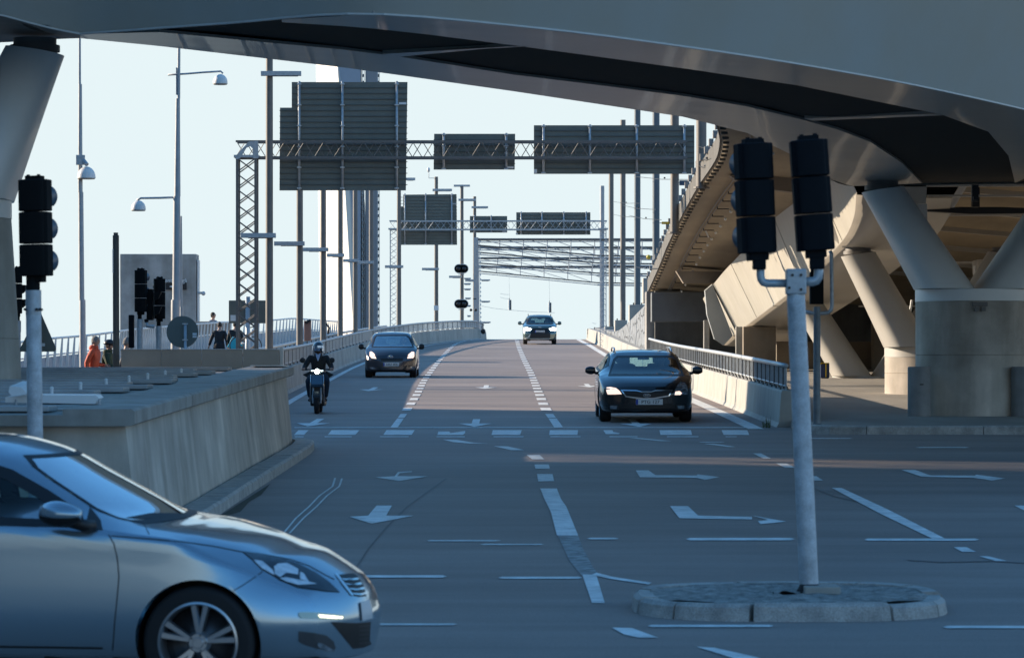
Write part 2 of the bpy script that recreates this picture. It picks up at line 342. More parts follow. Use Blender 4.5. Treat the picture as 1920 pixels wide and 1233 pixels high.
for x0, x1, y, w in [(1100, 1160, 1010, 3), (1286, 1490, 1011, 4.5), (1620, 1836, 1012, 4), (676, 838, 1081, 4.5), (934, 1092, 1083.5, 4), (698, 858, 1171, 3), (1214, 1450, 1174, 4), (1768, 1990, 1176, 4.5),
                  (800, 940, 1014, 2), (900, 1020, 1021, 2), (1310, 1360, 829, 1.2), (1500, 1600, 822, 1.2), (1716, 1818, 839, 1.5)]:
    mk.append([(x0, y), (x0 + 8, y - w/2), (x1 - 8, y - w/2), (x1, y), (x1 - 8, y + w/2), (x0 + 8, y + w/2)])
mk += [[(1118, 1074), (1150, 1082), (1222, 1093), (1216, 1096), (1146, 1086), (1110, 1078)], [(1147, 1177), (1185, 1178), (1234, 1196), (1198, 1196), (1170, 1190)], [(1306, 1213), (1340, 1215), (1420, 1233), (1480, 1260), (1440, 1262), (1370, 1233)]]
for dx in (0, 14):
    P = [(630 + dx*.9, 896 + dx*.1), (622 + dx*.9, 912), (600 + dx, 930), (578 + dx, 950), (556 + dx, 972), (530 + dx*.8, 1000)]
    P = [(x + (1.5 if i % 2 else -1.5), y) for i, (x, y) in enumerate(P)]
    mk.append([(x - 1.8, y) for x, y in P] + [(x + 1.8, y) for x, y in P[::-1]])
mark(mk, 'turn_lane_marking')
crk = MB()
for P in ([(836, 897), (800, 922), (762, 950), (722, 990), (690, 1028), (668, 1062)], [(1500, 905), (1560, 930), (1640, 948)], [(1700, 1050), (1760, 1054), (1860, 1052), (1990, 1060)]):
    crk.add([gpx(x, y - .8, .004) for x, y in P] + [gpx(x + 2.2, y + .8, .004) for x, y in P[::-1]], [(i, i+1, 2*len(P)-2-i, 2*len(P)-1-i) for i in range(len(P)-1)])
struct('crack_seal', crk, pmat('bitumen', (.10, .09, .085), .6, var=.3, scale=3))
worn = MB(); worn.add([gpx(x, y, .0045) for x, y in [(1046, 1004), (1084, 1004), (1094, 1030), (1110, 1060), (1122, 1078), (1090, 1078), (1068, 1052)]], [tuple(range(7))])
struct('worn_line_marking', worn, pmat('worn_paint', (.20, .20, .195), .7, var=.55, scale=9, col2=(.42, .43, .41)))

# ---- right pavement with kerb
m = MB(); KY = [(58.0 + 1.6, 5.05), (59.0, 5.5), (58.65, 6.3), (58.6, 8), (58.6, 45)]
pav = [wl(x, y, .12) for y, x in KY] + [wl(45, 200, .12), wl(5.3, 200, .3), wl(5.1, 120, .12), wl(5.05, 70, .12)]
m.add(pav, [tuple(range(len(pav)))]); struct('pavement', m, pmat('plaza_paving', (.27, .245, .21), .8, var=.2, scale=.7, fine=.1, stretch=(1, .3, 1)))
def kerb_run(P, w, h, name, side=1, gap=.012, L=1.0, hb=0.):
    P = interp_path(P, 200); d = np.r_[0, np.cumsum(np.linalg.norm(np.diff(P, axis=0), axis=1))]; b = MB(); s = 0.
    while s < d[-1] - .05:
        e = min(s + L, d[-1]); ss = np.linspace(s + gap/2, e - gap/2, 4); rr = []; jz = rng.uniform(-.004, .004)
        for q in ss:
            x, y = np.interp(q, d, P[:, 0]), np.interp(q, d, P[:, 1]); q2 = min(q + .05, d[-1]); q1 = q2 - .1
            tx, ty = np.interp(q2, d, P[:, 0]) - np.interp(q1, d, P[:, 0]), np.interp(q2, d, P[:, 1]) - np.interp(q1, d, P[:, 1]); l = math.hypot(tx, ty) or 1
            nx, ny = -ty/l*side, tx/l*side; z = SL*y
            rr.append([Vector((x, y, z - .05)), Vector((x + nx*.01, y + ny*.01, z + h*.8 + jz)), Vector((x + nx*.04, y + ny*.04, z + h + jz)), Vector((x + nx*w, y + ny*w, z + h + jz)), Vector((x + nx*w, y + ny*w, z - .05))])
        b.loft(rr, closed=True, caps=True); s = e
    return struct(name, b, STONE)
kerb_run([(5.02, 62), (5.02, 59.8), (5.4, 58.85), (6.3, 58.5), (8, 58.45), (45, 58.45)], .3, .135, 'kerb', side=1, L=2.0)
kerb_run([(-3.08, 30), (-3.04, 40), (-2.98, 50.4), (-3.04, 52.6), (-3.3, 53.3), (-3.8, 53.4)], .3, .13, 'kerb', side=1, L=1.0)
m = MB(); m.add([wl(-3.04, 35, .004), wl(-2.88, 36.2, .004), wl(-2.93, 38, .004), wl(-2.90, 39.5, .004), wl(-2.97, 42, .004)], [(0, 1, 2, 3, 4)])
tag(m.build('dark_kerb_strip', pmat('dark_kerb_strip', (.08, .085, .05), .95, var=.6, scale=9, col2=(.09, .085, .06)), None), kind='stuff')  # dark greenish strip along the left kerb

# ================================================================== traffic island
isl = thing('traffic_island', 'long rounded traffic island of worn granite kerbs under the double signal post', 'traffic island', (2.02, 24.6, SL*24.6))
def isl_pt(t, k=1., h=0.):
    c, s = math.cos(t), math.sin(t); x = 1.99 + 1.13*k*math.copysign(abs(c)**.62, c); y = 24.6 + 1.0*(k if k > .99 else k*.98)*math.copysign(abs(s)**.8, s)
    return Vector((x, y, SL*y + h))
b = MB(); NS = 11
for i in range(NS):
    ts = np.linspace(2*math.pi*i/NS + .012, 2*math.pi*(i+1)/NS - .012, 7); j = rng.uniform(-.018, .006)
    b.loft([[isl_pt(t, 1, -.02), isl_pt(t, .985, .10 + j), isl_pt(t, .955, .125 + j), isl_pt(t, .86, .12 + j), isl_pt(t, .86, -.02)] for t in ts], closed=True, caps=True)
part(b, 'kerb_stone', STONE, isl, 0)
b = MB(); nr = 9; rows = []
for k in range(nr):
    kk = .88*(1 - k/nr)
    rows.append([isl_pt(t, max(kk, .001), .108 + .012*math.sin(3.1*k + 5*t) + .006*rng.rand()) for t in np.linspace(0, 2*math.pi, 40, endpoint=False)])
b.loft(rows, closed=True); part(b, 'paving', pmat('cobble_mortar', (.25, .235, .21), .9, var=.55, scale=9, fine=.3, bump=.8), isl, 1)
b = MB(); b.bbox((2.24, 24.75, SL*24.75 + .13), (.26, .3, .06), .012); part(b, 'footing', CONCL, isl)

# ================================================================== left box, panel wall
bx = thing('concrete_enclosure', 'low stained concrete enclosure with capped rim beside the silver car', 'concrete structure', (-7, 40, .6))
b = MB()
rows = []
for Y, xb, xt in [(30.9, -3.38, -3.50), (36, -3.37, -3.50), (42, -3.34, -3.48), (50.0, -3.31, -3.47), (52.6, -3.37, -3.48), (53.1, -3.55, -3.6)]:
    rows.append([wl(-16, Y, -.1), wl(xb, Y, -.1), wl(xb - .01, Y, .05), wl(xt, Y, 1.10), wl(-16, Y, 1.10)])
b.loft(rows, closed=True, caps=True); part(b, 'wall', CONCW, bx)
b = MB()
for Y0, Y1 in [(30.75, 36.3), (36.33, 41.4), (41.43, 46.4), (46.43, 53.2)]:
    b.loft([[wl(-16, Y, 1.102), wl(-3.43, Y, 1.102), wl(-3.40, Y, 1.12), wl(-3.40, Y, 1.235), wl(-3.43, Y, 1.255), wl(-4.05, Y, 1.255), wl(-4.05, Y, 1.20), wl(-16, Y, 1.20)] for Y in (Y0, Y1)], closed=True, caps=True)
part(b, 'cap', pmat('cap_concrete', (.36, .33, .29), .75, var=.25, scale=2, streak=.2, bump=.2), bx)
b = MB()
for k in range(15):
    Y = 31.6 + k*1.42
    b.bbox(wl(-9.95 - (k % 2)*.12, Y, 1.235), (11.4 - .55*(k % 3 == 1), .62, .055), .012)
part(b, 'cover_plate', pmat('cover_plate', (.33, .335, .33), .5, metal=.1, var=.2, scale=2), bx)
for k in range(7):
    b = MB(); p = pt([97, 151, 199, 242, 277, 310, 340][k], [733, 724, 717, 711, 706, 701, 697][k], 36 + k*2.0); b.tube(p - Vector((0, 0, .035)), p + Vector((0, 0, .03)), .018, n=8); b.sphere(p + Vector((0, 0, .03)), .022, 8, 5)
    part(b, 'stud', WHITEP, bx)
b = MB(); b.bbox(wl(-3.70, 52.2, 1.27), (.5, 1.4, .015), .004); part(b, 'rim_flashing', WHITEM, bx)
fl = thing('metal_tray', 'long white folded metal tray lying on the enclosure roof', 'metal tray', wl(-4.2, 32, 1.25))
b = MB(); b.prism([pt(10, 754, 32), pt(178, 757, 32), pt(186, 747, 32), pt(180, 741, 32), pt(60, 740, 32), pt(10, 744, 32)], (0, .35, .01)); part(b, 'tray', WHITEM, fl)
b = MB(); b.prism([pt(16, 735, 31.8), pt(22, 742, 31.8), pt(52, 738, 31.8), pt(38, 725, 31.8), pt(18, 724, 31.8)], (.05, .5, .05)); part(b, 'end_flap', WHITEM, fl)
for x in (30, 186):
    b = MB(); b.tube(pt(x, 748, 32), pt(x, 761, 32), .012, n=6); part(b, 'foot', GALV, fl)

pw = thing('parapet_wall', 'low beige panelled parapet wall at the far end of the concrete enclosure', 'wall', wl(-4.6, 50.4, 1.2))
X0, X1 = (227-960)*53.4/F, (524-960)*53.4/F
for k in range(4):
    a = X0 + (X1-X0)*[0, .255, .51, .77][k]; c = X0 + (X1-X0)*[.253, .508, .768, 1][k]
    b = MB(); b.bbox(((a+c)/2, 53.4, SL*53.4 + 1.31), (c-a-.004, .07, .38), .006); part(b, 'panel', pmat('beige_panel', (.37, .33, .28), .55, var=.12, scale=1.5), pw)
b = MB(); b.bbox(((X0+X1)/2, 53.4, SL*53.4 + 1.508), (X1-X0+.02, .10, .012), .003); part(b, 'coping', STEELP, pw)
b = MB(); b.bbox((X1 + .03, 53.45, SL*53.4 + 1.23), (.055, .10, .62), .008); part(b, 'end_post', STEELP, pw)

# ================================================================== barriers
def sweep(mb, path, prof_, z=gz):
    rings = []
    P = np.array(path)
    for i, (x, y) in enumerate(P):
        t = P[min(i+1, len(P)-1)] - P[max(i-1, 0)]; t = t/np.linalg.norm(t); n = np.array([t[1], -t[0]])
        rings.append([Vector((x + n[0]*o, y + n[1]*o, z(y) + h)) for o, h in prof_])
    return mb.loft(rings, closed=True, caps=True)
def barrier(name, label, f, y0, y1, out, rail=(0, 0), mat=CONCL, conc_h=.66, post=1.6, infill=None):
    o = thing(name, label, 'barrier', (float(f(y0)), y0, gz(y0)))
    Y = y0
    while Y < y1 - 1:
        e = min(Y + 6, y1); ys = np.linspace(Y + .012, e - .012, 5); b = MB()
        sweep(b, [(float(f(q)), q) for q in ys], [(0, -.06), (-out*.0 + 0, 0), (out*.05, .08), (out*.09, conc_h - .03), (out*.11, conc_h), (out*.36, conc_h), (out*.36, -.06)])
        part(b, 'concrete_block', mat, o); Y = e
    if rail[1] > rail[0]:
        ys = np.linspace(rail[0], rail[1], 40); b = MB(True)
        c = .22*out
        def P(q, h): 
            t = (float(f(q+.5)) - float(f(q-.5))); return Vector((float(f(q)) + c, q, gz(q) + h))
        b.path([P(q, 1.10) for q in ys], .045, 10); part(b, 'top_rail', GALV, o, 1)
        b = MB(True); b.path([P(q, conc_h + .07) for q in ys], .018, 6); part(b, 'bottom_rail', GALV, o, 1)
        n = int((rail[1]-rail[0])/post); 
        for k in range(min(n, 100)):
            q = rail[0] + (k+.5)*post; b = MB(); b.box(P(q, (conc_h + 1.09)/2), (.05, .012, 1.07-conc_h)); b.tube(P(q, conc_h) + Vector((-.06, 0, 0)), P(q, conc_h+.05) + Vector((-.06, 0, 0)), .02, n=6); b.tube(P(q, conc_h) + Vector((.06, 0, 0)), P(q, conc_h+.05) + Vector((.06, 0, 0)), .02, n=6)
            part(b, 'post', GALVD, o)
        b = MB(); q = rail[0]
        while q < rail[1]:
            b.box(P(q, (conc_h + 1.12)/2), (.012, .018, 1.0-conc_h)); q += .14
        part(b, 'bars', GALV, o)
        if infill:
            b = MB(); ys = np.linspace(infill[0], infill[1], 14)
            b.loft([[P(q, conc_h-.02) + Vector((.012, 0, 0)), P(q, 1.10) + Vector((.012, 0, 0))] for q in ys], closed=False); part(b, 'mesh_panel', pmat('perforated_sheet', (.27, .285, .29), .55, metal=.3, var=.2, scale=3), o)
    return o
barrier('bridge_barrier', 'long curving concrete barrier with tubular handrail along the left lane', ex, 58, 236, -1, (58, 232), post=2.4, infill=(58, 150))
barrier('bridge_barrier', 'sunlit white concrete barrier with sloping handrail along the right lane', rx, 61.5, 205, 1, (62, 124), post=1.0, infill=(62, 78), mat=pmat('barrier_white', (.37, .355, .32), .7, var=.12, scale=1.5, streak=.12))
o = thing('guard_rail', 'lower grey guard rail behind the left barrier', 'guard rail', (-7.4, 80, gz(80)))
b = MB(True); b.path([(float(ex(q)) - 1.35, q, gz(q) + 1.02) for q in np.linspace(60, 170, 40)], .05, 8); part(b, 'rail', GALV, o, 1)
b = MB(); sweep(b, [(float(ex(q)) - 1.25, q) for q in np.linspace(60, 170, 40)], [(0, -.3), (0, .7), (-.3, .7), (-.3, -.3)]); part(b, 'kerb_wall', CONC, o)
for k in range(40):
    q = 61 + k*2.7; b = MB(); b.box((float(ex(q)) - 1.35, q, gz(q) + .86), (.04, .04, .32)); part(b, 'post', GALVD, o)

# ---- footbridge railing on the left (leaning fins, two rails, mesh)
TOP = [(-20, 652, 80), (41, 641, 84), (100, 634, 87), (150, 630, 90), (225, 621, 95), (327, 611, 112), (422, 604, 124), (518, 599.5, 132), (552, 597, 136), (596, 600, 142), (640, 603, 150)]
FX = interp_path([tuple(pt(*p)) for p in TOP], 101)
rl = thing('footbridge_railing', 'white sunlit footbridge railing with leaning fins on the left', 'railing', tuple(FX[0]))
def fr(i, d): return Vector(FX[i]) + Vector((.0, 0, -d))
b = MB(True); b.path([fr(i, 0) for i in range(101)], .03, 8); part(b, 'top_rail', WHITEM, rl, 1)
b = MB(True); b.path([fr(i, .42) + Vector((-.03, -.05, 0)) for i in range(101)], .022, 6); part(b, 'mid_rail', WHITEM, rl, 1)
for i in range(0, 100, 1):
    b = MB(); p = fr(i, .0); q = fr(i, 1.12) + Vector((-.05, 0, 0)); b.prism([p + Vector((-.015 + .06, 0, 0)), p + Vector((.02 + .06, 0, 0)), q + Vector((.09, 0, 0)), q + Vector((-.02, 0, 0))], (0, .05, 0)); part(b, 'fin', WHITEM, rl)
b = MB(); b.loft([[fr(i, .46) + Vector((0, .12, 0)), fr(i, 1.12) + Vector((0, .12, 0))] for i in range(101)], closed=False); part(b, 'lower_panel', pmat('white_mesh', (.42, .44, .47), .6, var=.1, scale=8), rl)
b = MB(); b.loft([[fr(i, 1.10) + Vector((.5, -2.2, 0)), fr(i, 1.10) + Vector((0, .3, 0)), fr(i, 1.7) + Vector((0, .3, 0)), fr(i, 1.7) + Vector((.5, -2.2, 0))] for i in range(101)], closed=True, caps=True)
tag(b.build('footbridge_deck', pmat('deck_pale', (.48, .44, .38), .7, var=.15, scale=2), None), kind='structure')

# ================================================================== buildings left
p = pt(225, 655, 140); q = pt(368, 476, 140)
cb = thing('concrete_building', 'square windowless concrete building with a dark entrance sign, behind the railing', 'building', ((p.x+q.x)/2, 142, p.z - 1.5))
b = MB(); b.bbox(((p.x+q.x)/2, 140.6, (q.z + p.z - 3)/2), (q.x-p.x, 1.2, q.z - p.z + 3), .03); part(b, 'wall', pmat('building_concrete', (.36, .345, .33), .8, var=.3, scale=.9, streak=.15, bump=.2), cb)
b = MB(); b.bbox((q.x + .07, 140.3, (q.z + p.z - 3)/2 - .1), (.07, .5, q.z-p.z+2.7), .01); part(b, 'corner_strip', WHITEM, cb)
b = MB(); b.tube((q.x + .1, 140, q.z - 1.6), (q.x + .35, 139.9, q.z - 1.6), .05); b.sphere((q.x + .3, 139.9, q.z - 1.62), .09, 10, 6); part(b, 'wall_lamp', GALV, cb)
b = MB(); a0 = pt(311, 528, 139.96); a1 = pt(350, 543, 139.96); b.bbox(((a0.x+a1.x)/2, 139.95, (a0.z+a1.z)/2), (a1.x-a0.x, .05, a0.z-a1.z), .006); sg = part(b, 'sign_panel', INK, cb)
c0 = Vector(cb.location)
for s_, x in (('entr', 318), ('gå', 346)):
    w_ = pt(x, 526, 139.9); t_ = text('lettering', s_, .24, w_ - c0, 0, PLATE, sg)
b = MB(); c = pt(325, 537, 139.9); b.prism([c + Vector((-.17, 0, 0)), c + Vector((.1, 0, .1)), c + Vector((.03, 0, 0)), c + Vector((.1, 0, -.1))], (0, -.01, 0)); sub(b, 'arrow_mark', PLATE, sg)

# lifting-bridge tower far behind (pale slab, tapering blade, two ladder strips)
tw = thing('bridge_tower', 'tall pale bridge tower with a tapering sunlit blade, far behind the sign gantry', 'tower', pt(650, 640, 300))
def slab(pix, Z, d): b = MB(); b.prism([pt(x, y, Z) for x, y in pix], (0, d, 0)); return b
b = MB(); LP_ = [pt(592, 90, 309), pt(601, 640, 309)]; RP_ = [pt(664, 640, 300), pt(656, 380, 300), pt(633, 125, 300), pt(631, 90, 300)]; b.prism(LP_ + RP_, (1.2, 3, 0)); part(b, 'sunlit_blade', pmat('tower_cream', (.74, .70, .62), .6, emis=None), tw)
part(slab([(631.5, 90), (676, 90), (676, 640), (665, 640), (656.5, 380), (633.5, 125)], 300.3, 2.4), 'shaded_face', pmat('tower_shaded_blue', (.30, .35, .42), .5, var=.06, scale=.3), tw)  # blue shade of the pale tower put into this face's colour
part(slab([(685, 90), (708, 90), (708, 640), (685, 640)], 301, 2), 'column', pmat('tower_grey', (.30, .32, .35), .5), tw)
for x in (681, 709.5):
    b = MB(); y = 80
    part(slab([(x-2.2, 90), (x-1.2, 90), (x-1.2, 640), (x-2.2, 640)], 300.5, .2), 'ladder_rail', WHITEM, tw)
    part(slab([(x+1.2, 90), (x+2.2, 90), (x+2.2, 640), (x+1.2, 640)], 300.5, .2), 'ladder_rail', GALV, tw)
    b = MB()
    for k in range(44): c = pt(x, 92 + k*12.5, 300.4); b.box(c, (.12, .1, .26))
    part(b, 'rungs', GALVD, tw)

# blocks added out of frame on the left to keep low sun off the crossing
bd = tag(MB().add(*(lambda v: (v, [(0,1,2,3),(4,7,6,5),(0,4,5,1),(1,5,6,2),(2,6,7,3),(3,7,4,0)]))([(-43, -60, -2), (-40, -60, -2), (-40, 66.0, -2), (-43, 66.0, -2), (-43, -60, 30), (-40, -60, 30), (-40, 66.0, 30), (-43, 66.0, 30)])).build('shade_block', CONC), 'long tall concrete shade block added outside the frame on the left', 'building')
bd = tag(MB().add(*(lambda v: (v, [(0,1,2,3),(4,7,6,5),(0,4,5,1),(1,5,6,2),(2,6,7,3),(3,7,4,0)]))([(-43, 69.9, -2), (-40, 69.9, -2), (-40, 89.5, -2), (-43, 89.5, -2), (-43, 69.9, 30), (-40, 69.9, 30), (-40, 89.5, 30), (-43, 89.5, 30)])).build('shade_block', CONC), 'short tall concrete shade block added outside the frame, beyond the long one', 'building')

tr = thing('leaf_screen', 'leafy screen added outside the frame, in the gap between the two shade blocks', 'leaf_screen', (-41.5, 67.95, 0))  # added unseen leaf screen, thins the sunlight coming through the gap
b = MB(True); b.path([(-41.5, 67.95, -1), (-41.45, 68.0, 4), (-41.6, 67.9, 9), (-41.5, 68.0, 15)], [.28, .22, .17, .07], 10); part(b, 'trunk', pmat('bark', (.08, .06, .045), .9, var=.3, scale=6), tr, 1)
b = MB()
for k in range(4200):
    c = Vector((-41.5 + rng.uniform(-1.5, 1.5), 67.95 + rng.uniform(-1.9, 1.9), rng.uniform(7, 22))); n_ = Vector(rng.normal(size=3)).normalized(); a_ = n_.orthogonal().normalized()*.16; e_ = n_.cross(a_).normalized()*.10
    b.add([c - a_, c + e_, c + a_, c - e_], [(0, 1, 2, 3)])
part(b, 'crown', pmat('leaf_green', (.06, .10, .03), .7, var=.3, scale=2), tr)
# ================================================================== V-shaped piers
def pier(name, label, cx, Y, ringh, toph, R=1.09, off=1.72, rt=.40, ground=0., sides=(-1, 1), flare=1.0):
    o = thing(name, label, 'bridge pier', wl(cx, Y, ground)); b = MB(True)
    prof_ = [(R*flare, ground - .3), (R*flare, ground + .01), (R*(1+(flare-1)*.5), (ringh+ground)/2 - .006), (R*(1+(flare-1)*.5) - .012, (ringh+ground)/2), (R*(1+(flare-1)*.5), (ringh+ground)/2 + .006), (R, ringh - .24)]
    b.loft([[wl(cx, Y, h) + Vector((r*math.cos(t), r*math.sin(t), 0)) for t in np.linspace(0, 2*math.pi, 56, endpoint=False)] for r, h in prof_], caps=True)
    base = part(b, 'base', CONCL if cx < 0 else CONCW, o, 2)
    b = MB(True); b.loft([[wl(cx, Y, h) + Vector((r*math.cos(t), r*math.sin(t), 0)) for t in np.linspace(0, 2*math.pi, 56, endpoint=False)] for r, h in [(R-.05, ringh-.24), (R+.006, ringh-.235), (R+.006, ringh-.012), (R-.02, ringh)]], caps=True)
    part(b, 'steel_ring', WSTEEL if ringh > 2.3 else STEELL, o, 2)
    for s in sides:
        b = MB(True); rings = []
        for k in range(13):
            t = k/12; c = cx + s*((R*.5 + .005)*(1-t) + off*t); rxx = (R*.5 - .01)*(1-t) + rt*t; ryy = R*.92*(1-t)**1.0 + rt*1.1*t; h = ringh + (toph-ringh)*t
            e = .62*(1-t) + .9*t
            rings.append([wl(c, Y, h) + Vector((rxx*math.copysign(abs(math.cos(a))**e, math.cos(a)), ryy*math.copysign(abs(math.sin(a))**e, math.sin(a)), (.06*math.cos(a)*s*-1)*t)) for a in np.linspace(0, 2*math.pi, 40, endpoint=False)])
        b.loft(rings, caps=True); lg = part(b, 'leg', WSTEEL if ringh > 2.3 else STEELL, o, 2)
        b = MB(True); c = cx + s*off; b.tube(wl(c, Y, toph - .01), wl(c, Y, toph + .07), rt*.86, n=28); b.tube(wl(c, Y, toph + .075), wl(c, Y, toph + .16), rt*.74, n=28); part(b, 'bearing', GALVD, o, 2)
    return o
p1 = pier('bridge_pier', 'thick blue-grey V-shaped pier with a bollard at its foot, nearest on the right', 8.78, 65, 2.50, 4.40)
p2 = pier('bridge_pier', 'sunlit cream V-shaped pier, second behind the bollard', 9.83, 80, 1.22, 3.40)
p3 = pier('bridge_pier', 'far cream V-shaped pier on a flat round base beside the litter bin', 10.2, 97, .20, 2.65, off=2.05)
p4 = pier('bridge_pier', 'tall grey V-shaped pier at the left edge behind the concrete enclosure', -7.50 + .02, 43.5, 3.53, 5.43, off=1.40, rt=.37, flare=1.18, sides=(1,))
b = MB(); b.box(wl(8.76, 63.9, 2.22), (.28, .06, .08)); b.box(wl(8.70, 63.86, 2.13), (.08, .05, .08)); b.box(wl(8.82, 63.86, 2.13), (.08, .05, .08)); part(b, 'bracket', GALVD, p1)

# ================================================================== front overpass: curved box girder over the crossing
ov = thing('overpass', 'curved grey steel overpass spanning the whole width above the crossing', 'overpass', wl(0, 48, 5.4))
N_ = [(-60, 20, 40.5, 5.75), (0, 28, 40.3, 5.62), (60, 44, 40.4, 5.52), (110, 56, 40.5, 5.45), (150, 63.5, 40.5, 5.40), (420, 44, 38.8, 0), (700, 26.5, 37.2, 0), (1000, 52, 38.2, 0), (1300, 90, 40, 0), (1600, 138, 43, 0), (1920, 205, 47, 0), (2200, 280, 52, 0), (2420, 345, 57, 0)]
Fp = [(-60, 82, 44.6), (0, 80, 44.6), (60, 76, 44.4), (120, 73, 44.2), (152, 72, 44.1), (500, 107, 45.6), (900, 162, 49.2), (1120, 195, 51.2), (1300, 222, 53.2), (1390, 245, 55.6), (1450, 270, 58.4), (1500, 300, 61.5), (1560, 338, 65.2), (1596, 349, 66.3), (1920, 345, 66.6), (2420, 352, 67.5)]
NP = [pt(a, b_, c) for a, b_, c, _ in N_]; FP = [pt(a, b_, c) for a, b_, c in Fp]
NPs = interp_path(NP[4:], 60); 
def lerpN0(x):
    w = min(web, key=lambda p: abs((p.x)*F/p.y + CX - x)); return Vector(w)
# fascia web leaning outwards above the near edge, with a bright bottom flange lip
left_w = interp_path(NP[:5], 12)
web = [Vector(p) for p in left_w] + [Vector(p) for p in NPs[1:]]
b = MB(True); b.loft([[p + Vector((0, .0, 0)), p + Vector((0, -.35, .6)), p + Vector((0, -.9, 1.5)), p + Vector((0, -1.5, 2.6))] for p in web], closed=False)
part(b, 'outer_web', pmat('fascia_steel', (.45, .45, .42), .34, var=.05, scale=.16, coat=.12, col2=(.42, .35, .26)), ov, 1)  # brownish noise puts a warm cloudy reflection into the steel's colour
b = MB(); b.loft([[p + Vector((0, -.03, -.010)), p + Vector((0, -.03, .010)), p + Vector((0, .05, .010)), p + Vector((0, .05, -.010))] for p in web], closed=True, caps=True); part(b, 'flange_lip', pmat('lip_steel', (.50, .49, .46), .35, var=.1, scale=2), ov)
for x in (-40, 1985):
    a = lerpN0(x); b = MB(); o_ = Vector((0, -.004, 0)); q = [a + o_, a + Vector((0, -.354, .6)), a + Vector((0, -.904, 1.5)), a + Vector((0, -1.504, 2.6))]
    b.loft([[v_, v_ + Vector((.014, 0, 0))] for v_ in q], closed=False); part(b, 'weld_seam', pmat('weld_grey', (.16, .165, .16), .5), ov)
b = MB(); b.loft([[p + Vector((0, -1.5, 2.6)), p + Vector((0, -1.7, 2.62)), p + Vector((0, -1.7, 3.5)), p + Vector((0, -1.5, 3.5))] for p in web], closed=True, caps=True); part(b, 'parapet', STEELP, ov)
# soffit = the area between near and far edge, triangulated; recessed dark panels with a steel frame around
def sheet(mb, top, bot, lift=0., thick=0., n=46):
    T = interp_path(top, n); B = interp_path(bot, n)
    rr = []
    for i in range(n):
        a, c = Vector(T[i]), Vector(B[i]); r = [a.lerp(c, k/6) + Vector((0, 0, lift)) for k in range(7)]
        if thick: r += [p + Vector((0, 0, thick)) for p in r[::-1]]
        rr.append(r)
    mb.loft(rr, closed=bool(thick), caps=bool(thick)); return mb
def lerpN(x):                # near/far edge points at picture column x -> used as real 3D control points
    def at(P, Q): 
        xs = [q[0] for q in P]; i = max(0, min(len(xs)-2, int(np.searchsorted(xs, x)-1))); t = (x-xs[i])/(xs[i+1]-xs[i]); return Q[i].lerp(Q[i+1], t)
    return at(N_, NP), at(Fp, FP)
XC = [-60, 0, 60, 110, 150, 300, 420, 560, 700, 850, 1000, 1150, 1300, 1390, 1450, 1500, 1560, 1600, 1700, 1800, 1920, 2150, 2400]
nf = [lerpN(x) for x in XC]
b = MB(True); rr = []
for i, (a, c) in enumerate(nf):
    rr.append([a.lerp(c, k/8) + Vector((0, 0, .045)) for k in range(9)])
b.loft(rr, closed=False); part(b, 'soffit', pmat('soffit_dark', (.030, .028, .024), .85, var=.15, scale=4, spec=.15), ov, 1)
def fracpt(x, y):            # point of the soffit plane seen at pixel column x, height fraction from near edge
    a, c = lerpN(x); ya = CX and (HOR - (a.z - CAMH)*F/a.y); yc = HOR - (c.z - CAMH)*F/c.y
    # solve along the straight line a->c for picture row y
    lo, hi = 0., 1.
    for _ in range(40):
        m_ = (lo+hi)/2; q = a.lerp(c, m_); yy = HOR - (q.z - CAMH)*F/q.y
        if (yy < y): lo = m_
        else: hi = m_
    q = a.lerp(c, (lo+hi)/2); return q
def band(pts_out, pts_in, name, mat):
    n = len(pts_out); b = MB(True)
    rr = []
    for o_, i_ in zip(pts_out, pts_in): rr.append([o_.lerp(i_, k/3) for k in range(4)] + [o_.lerp(i_, k/3) + Vector((0, 0, .035)) for k in (3, 2, 1, 0)])
    b.loft(rr, closed=True, caps=True); return part(b, name, mat, ov, 2)
SOFL = pmat('soffit_frame_steel', (.27, .255, .23), .36, var=.10, scale=.9, coat=.12, stretch=(.5, 1.6, 1))
Ni = [(640, 49), (700, 54), (800, 65), (960, 85), (1130, 108), (1300, 131), (1490, 160), (1640, 190), (1760, 215), (1850, 247), (1890, 292), (1903, 343)]
Xn = [640, 700, 800, 960, 1130, 1300, 1490, 1640, 1760, 1850, 1960, 2100]
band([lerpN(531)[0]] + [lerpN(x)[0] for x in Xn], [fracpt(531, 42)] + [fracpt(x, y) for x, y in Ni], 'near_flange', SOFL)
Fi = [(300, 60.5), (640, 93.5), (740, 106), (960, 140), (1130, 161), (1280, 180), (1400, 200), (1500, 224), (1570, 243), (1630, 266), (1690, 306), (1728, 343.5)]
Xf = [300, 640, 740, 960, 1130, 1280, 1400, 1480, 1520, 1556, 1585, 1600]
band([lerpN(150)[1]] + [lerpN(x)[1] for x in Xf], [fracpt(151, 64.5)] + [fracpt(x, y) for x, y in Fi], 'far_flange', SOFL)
def cross(q, name='cross_strip'): b = MB(); b.prism([fracpt(x, y) - Vector((0, 0, .004)) for x, y in q], (0, 0, .12)); part(b, name, SOFL, ov)
cross([(712, 101), (740, 106.5), (952, 87), (985, 87), (925, 82.5)][:4]); cross([(1506, 222), (1520, 226), (1762, 216), (1748, 213)])
b = MB(); b.prism([FP[0] + Vector((-3, 0, 0)), NP[0] + Vector((-3, 0, 0)), NP[1], NP[2], NP[3], NP[4], FP[4], FP[3], FP[2], FP[1]], (0, 0, .12)); part(b, 'crosshead', pmat('crosshead_dark', (.05, .055, .055), .5, var=.1, scale=2), ov)
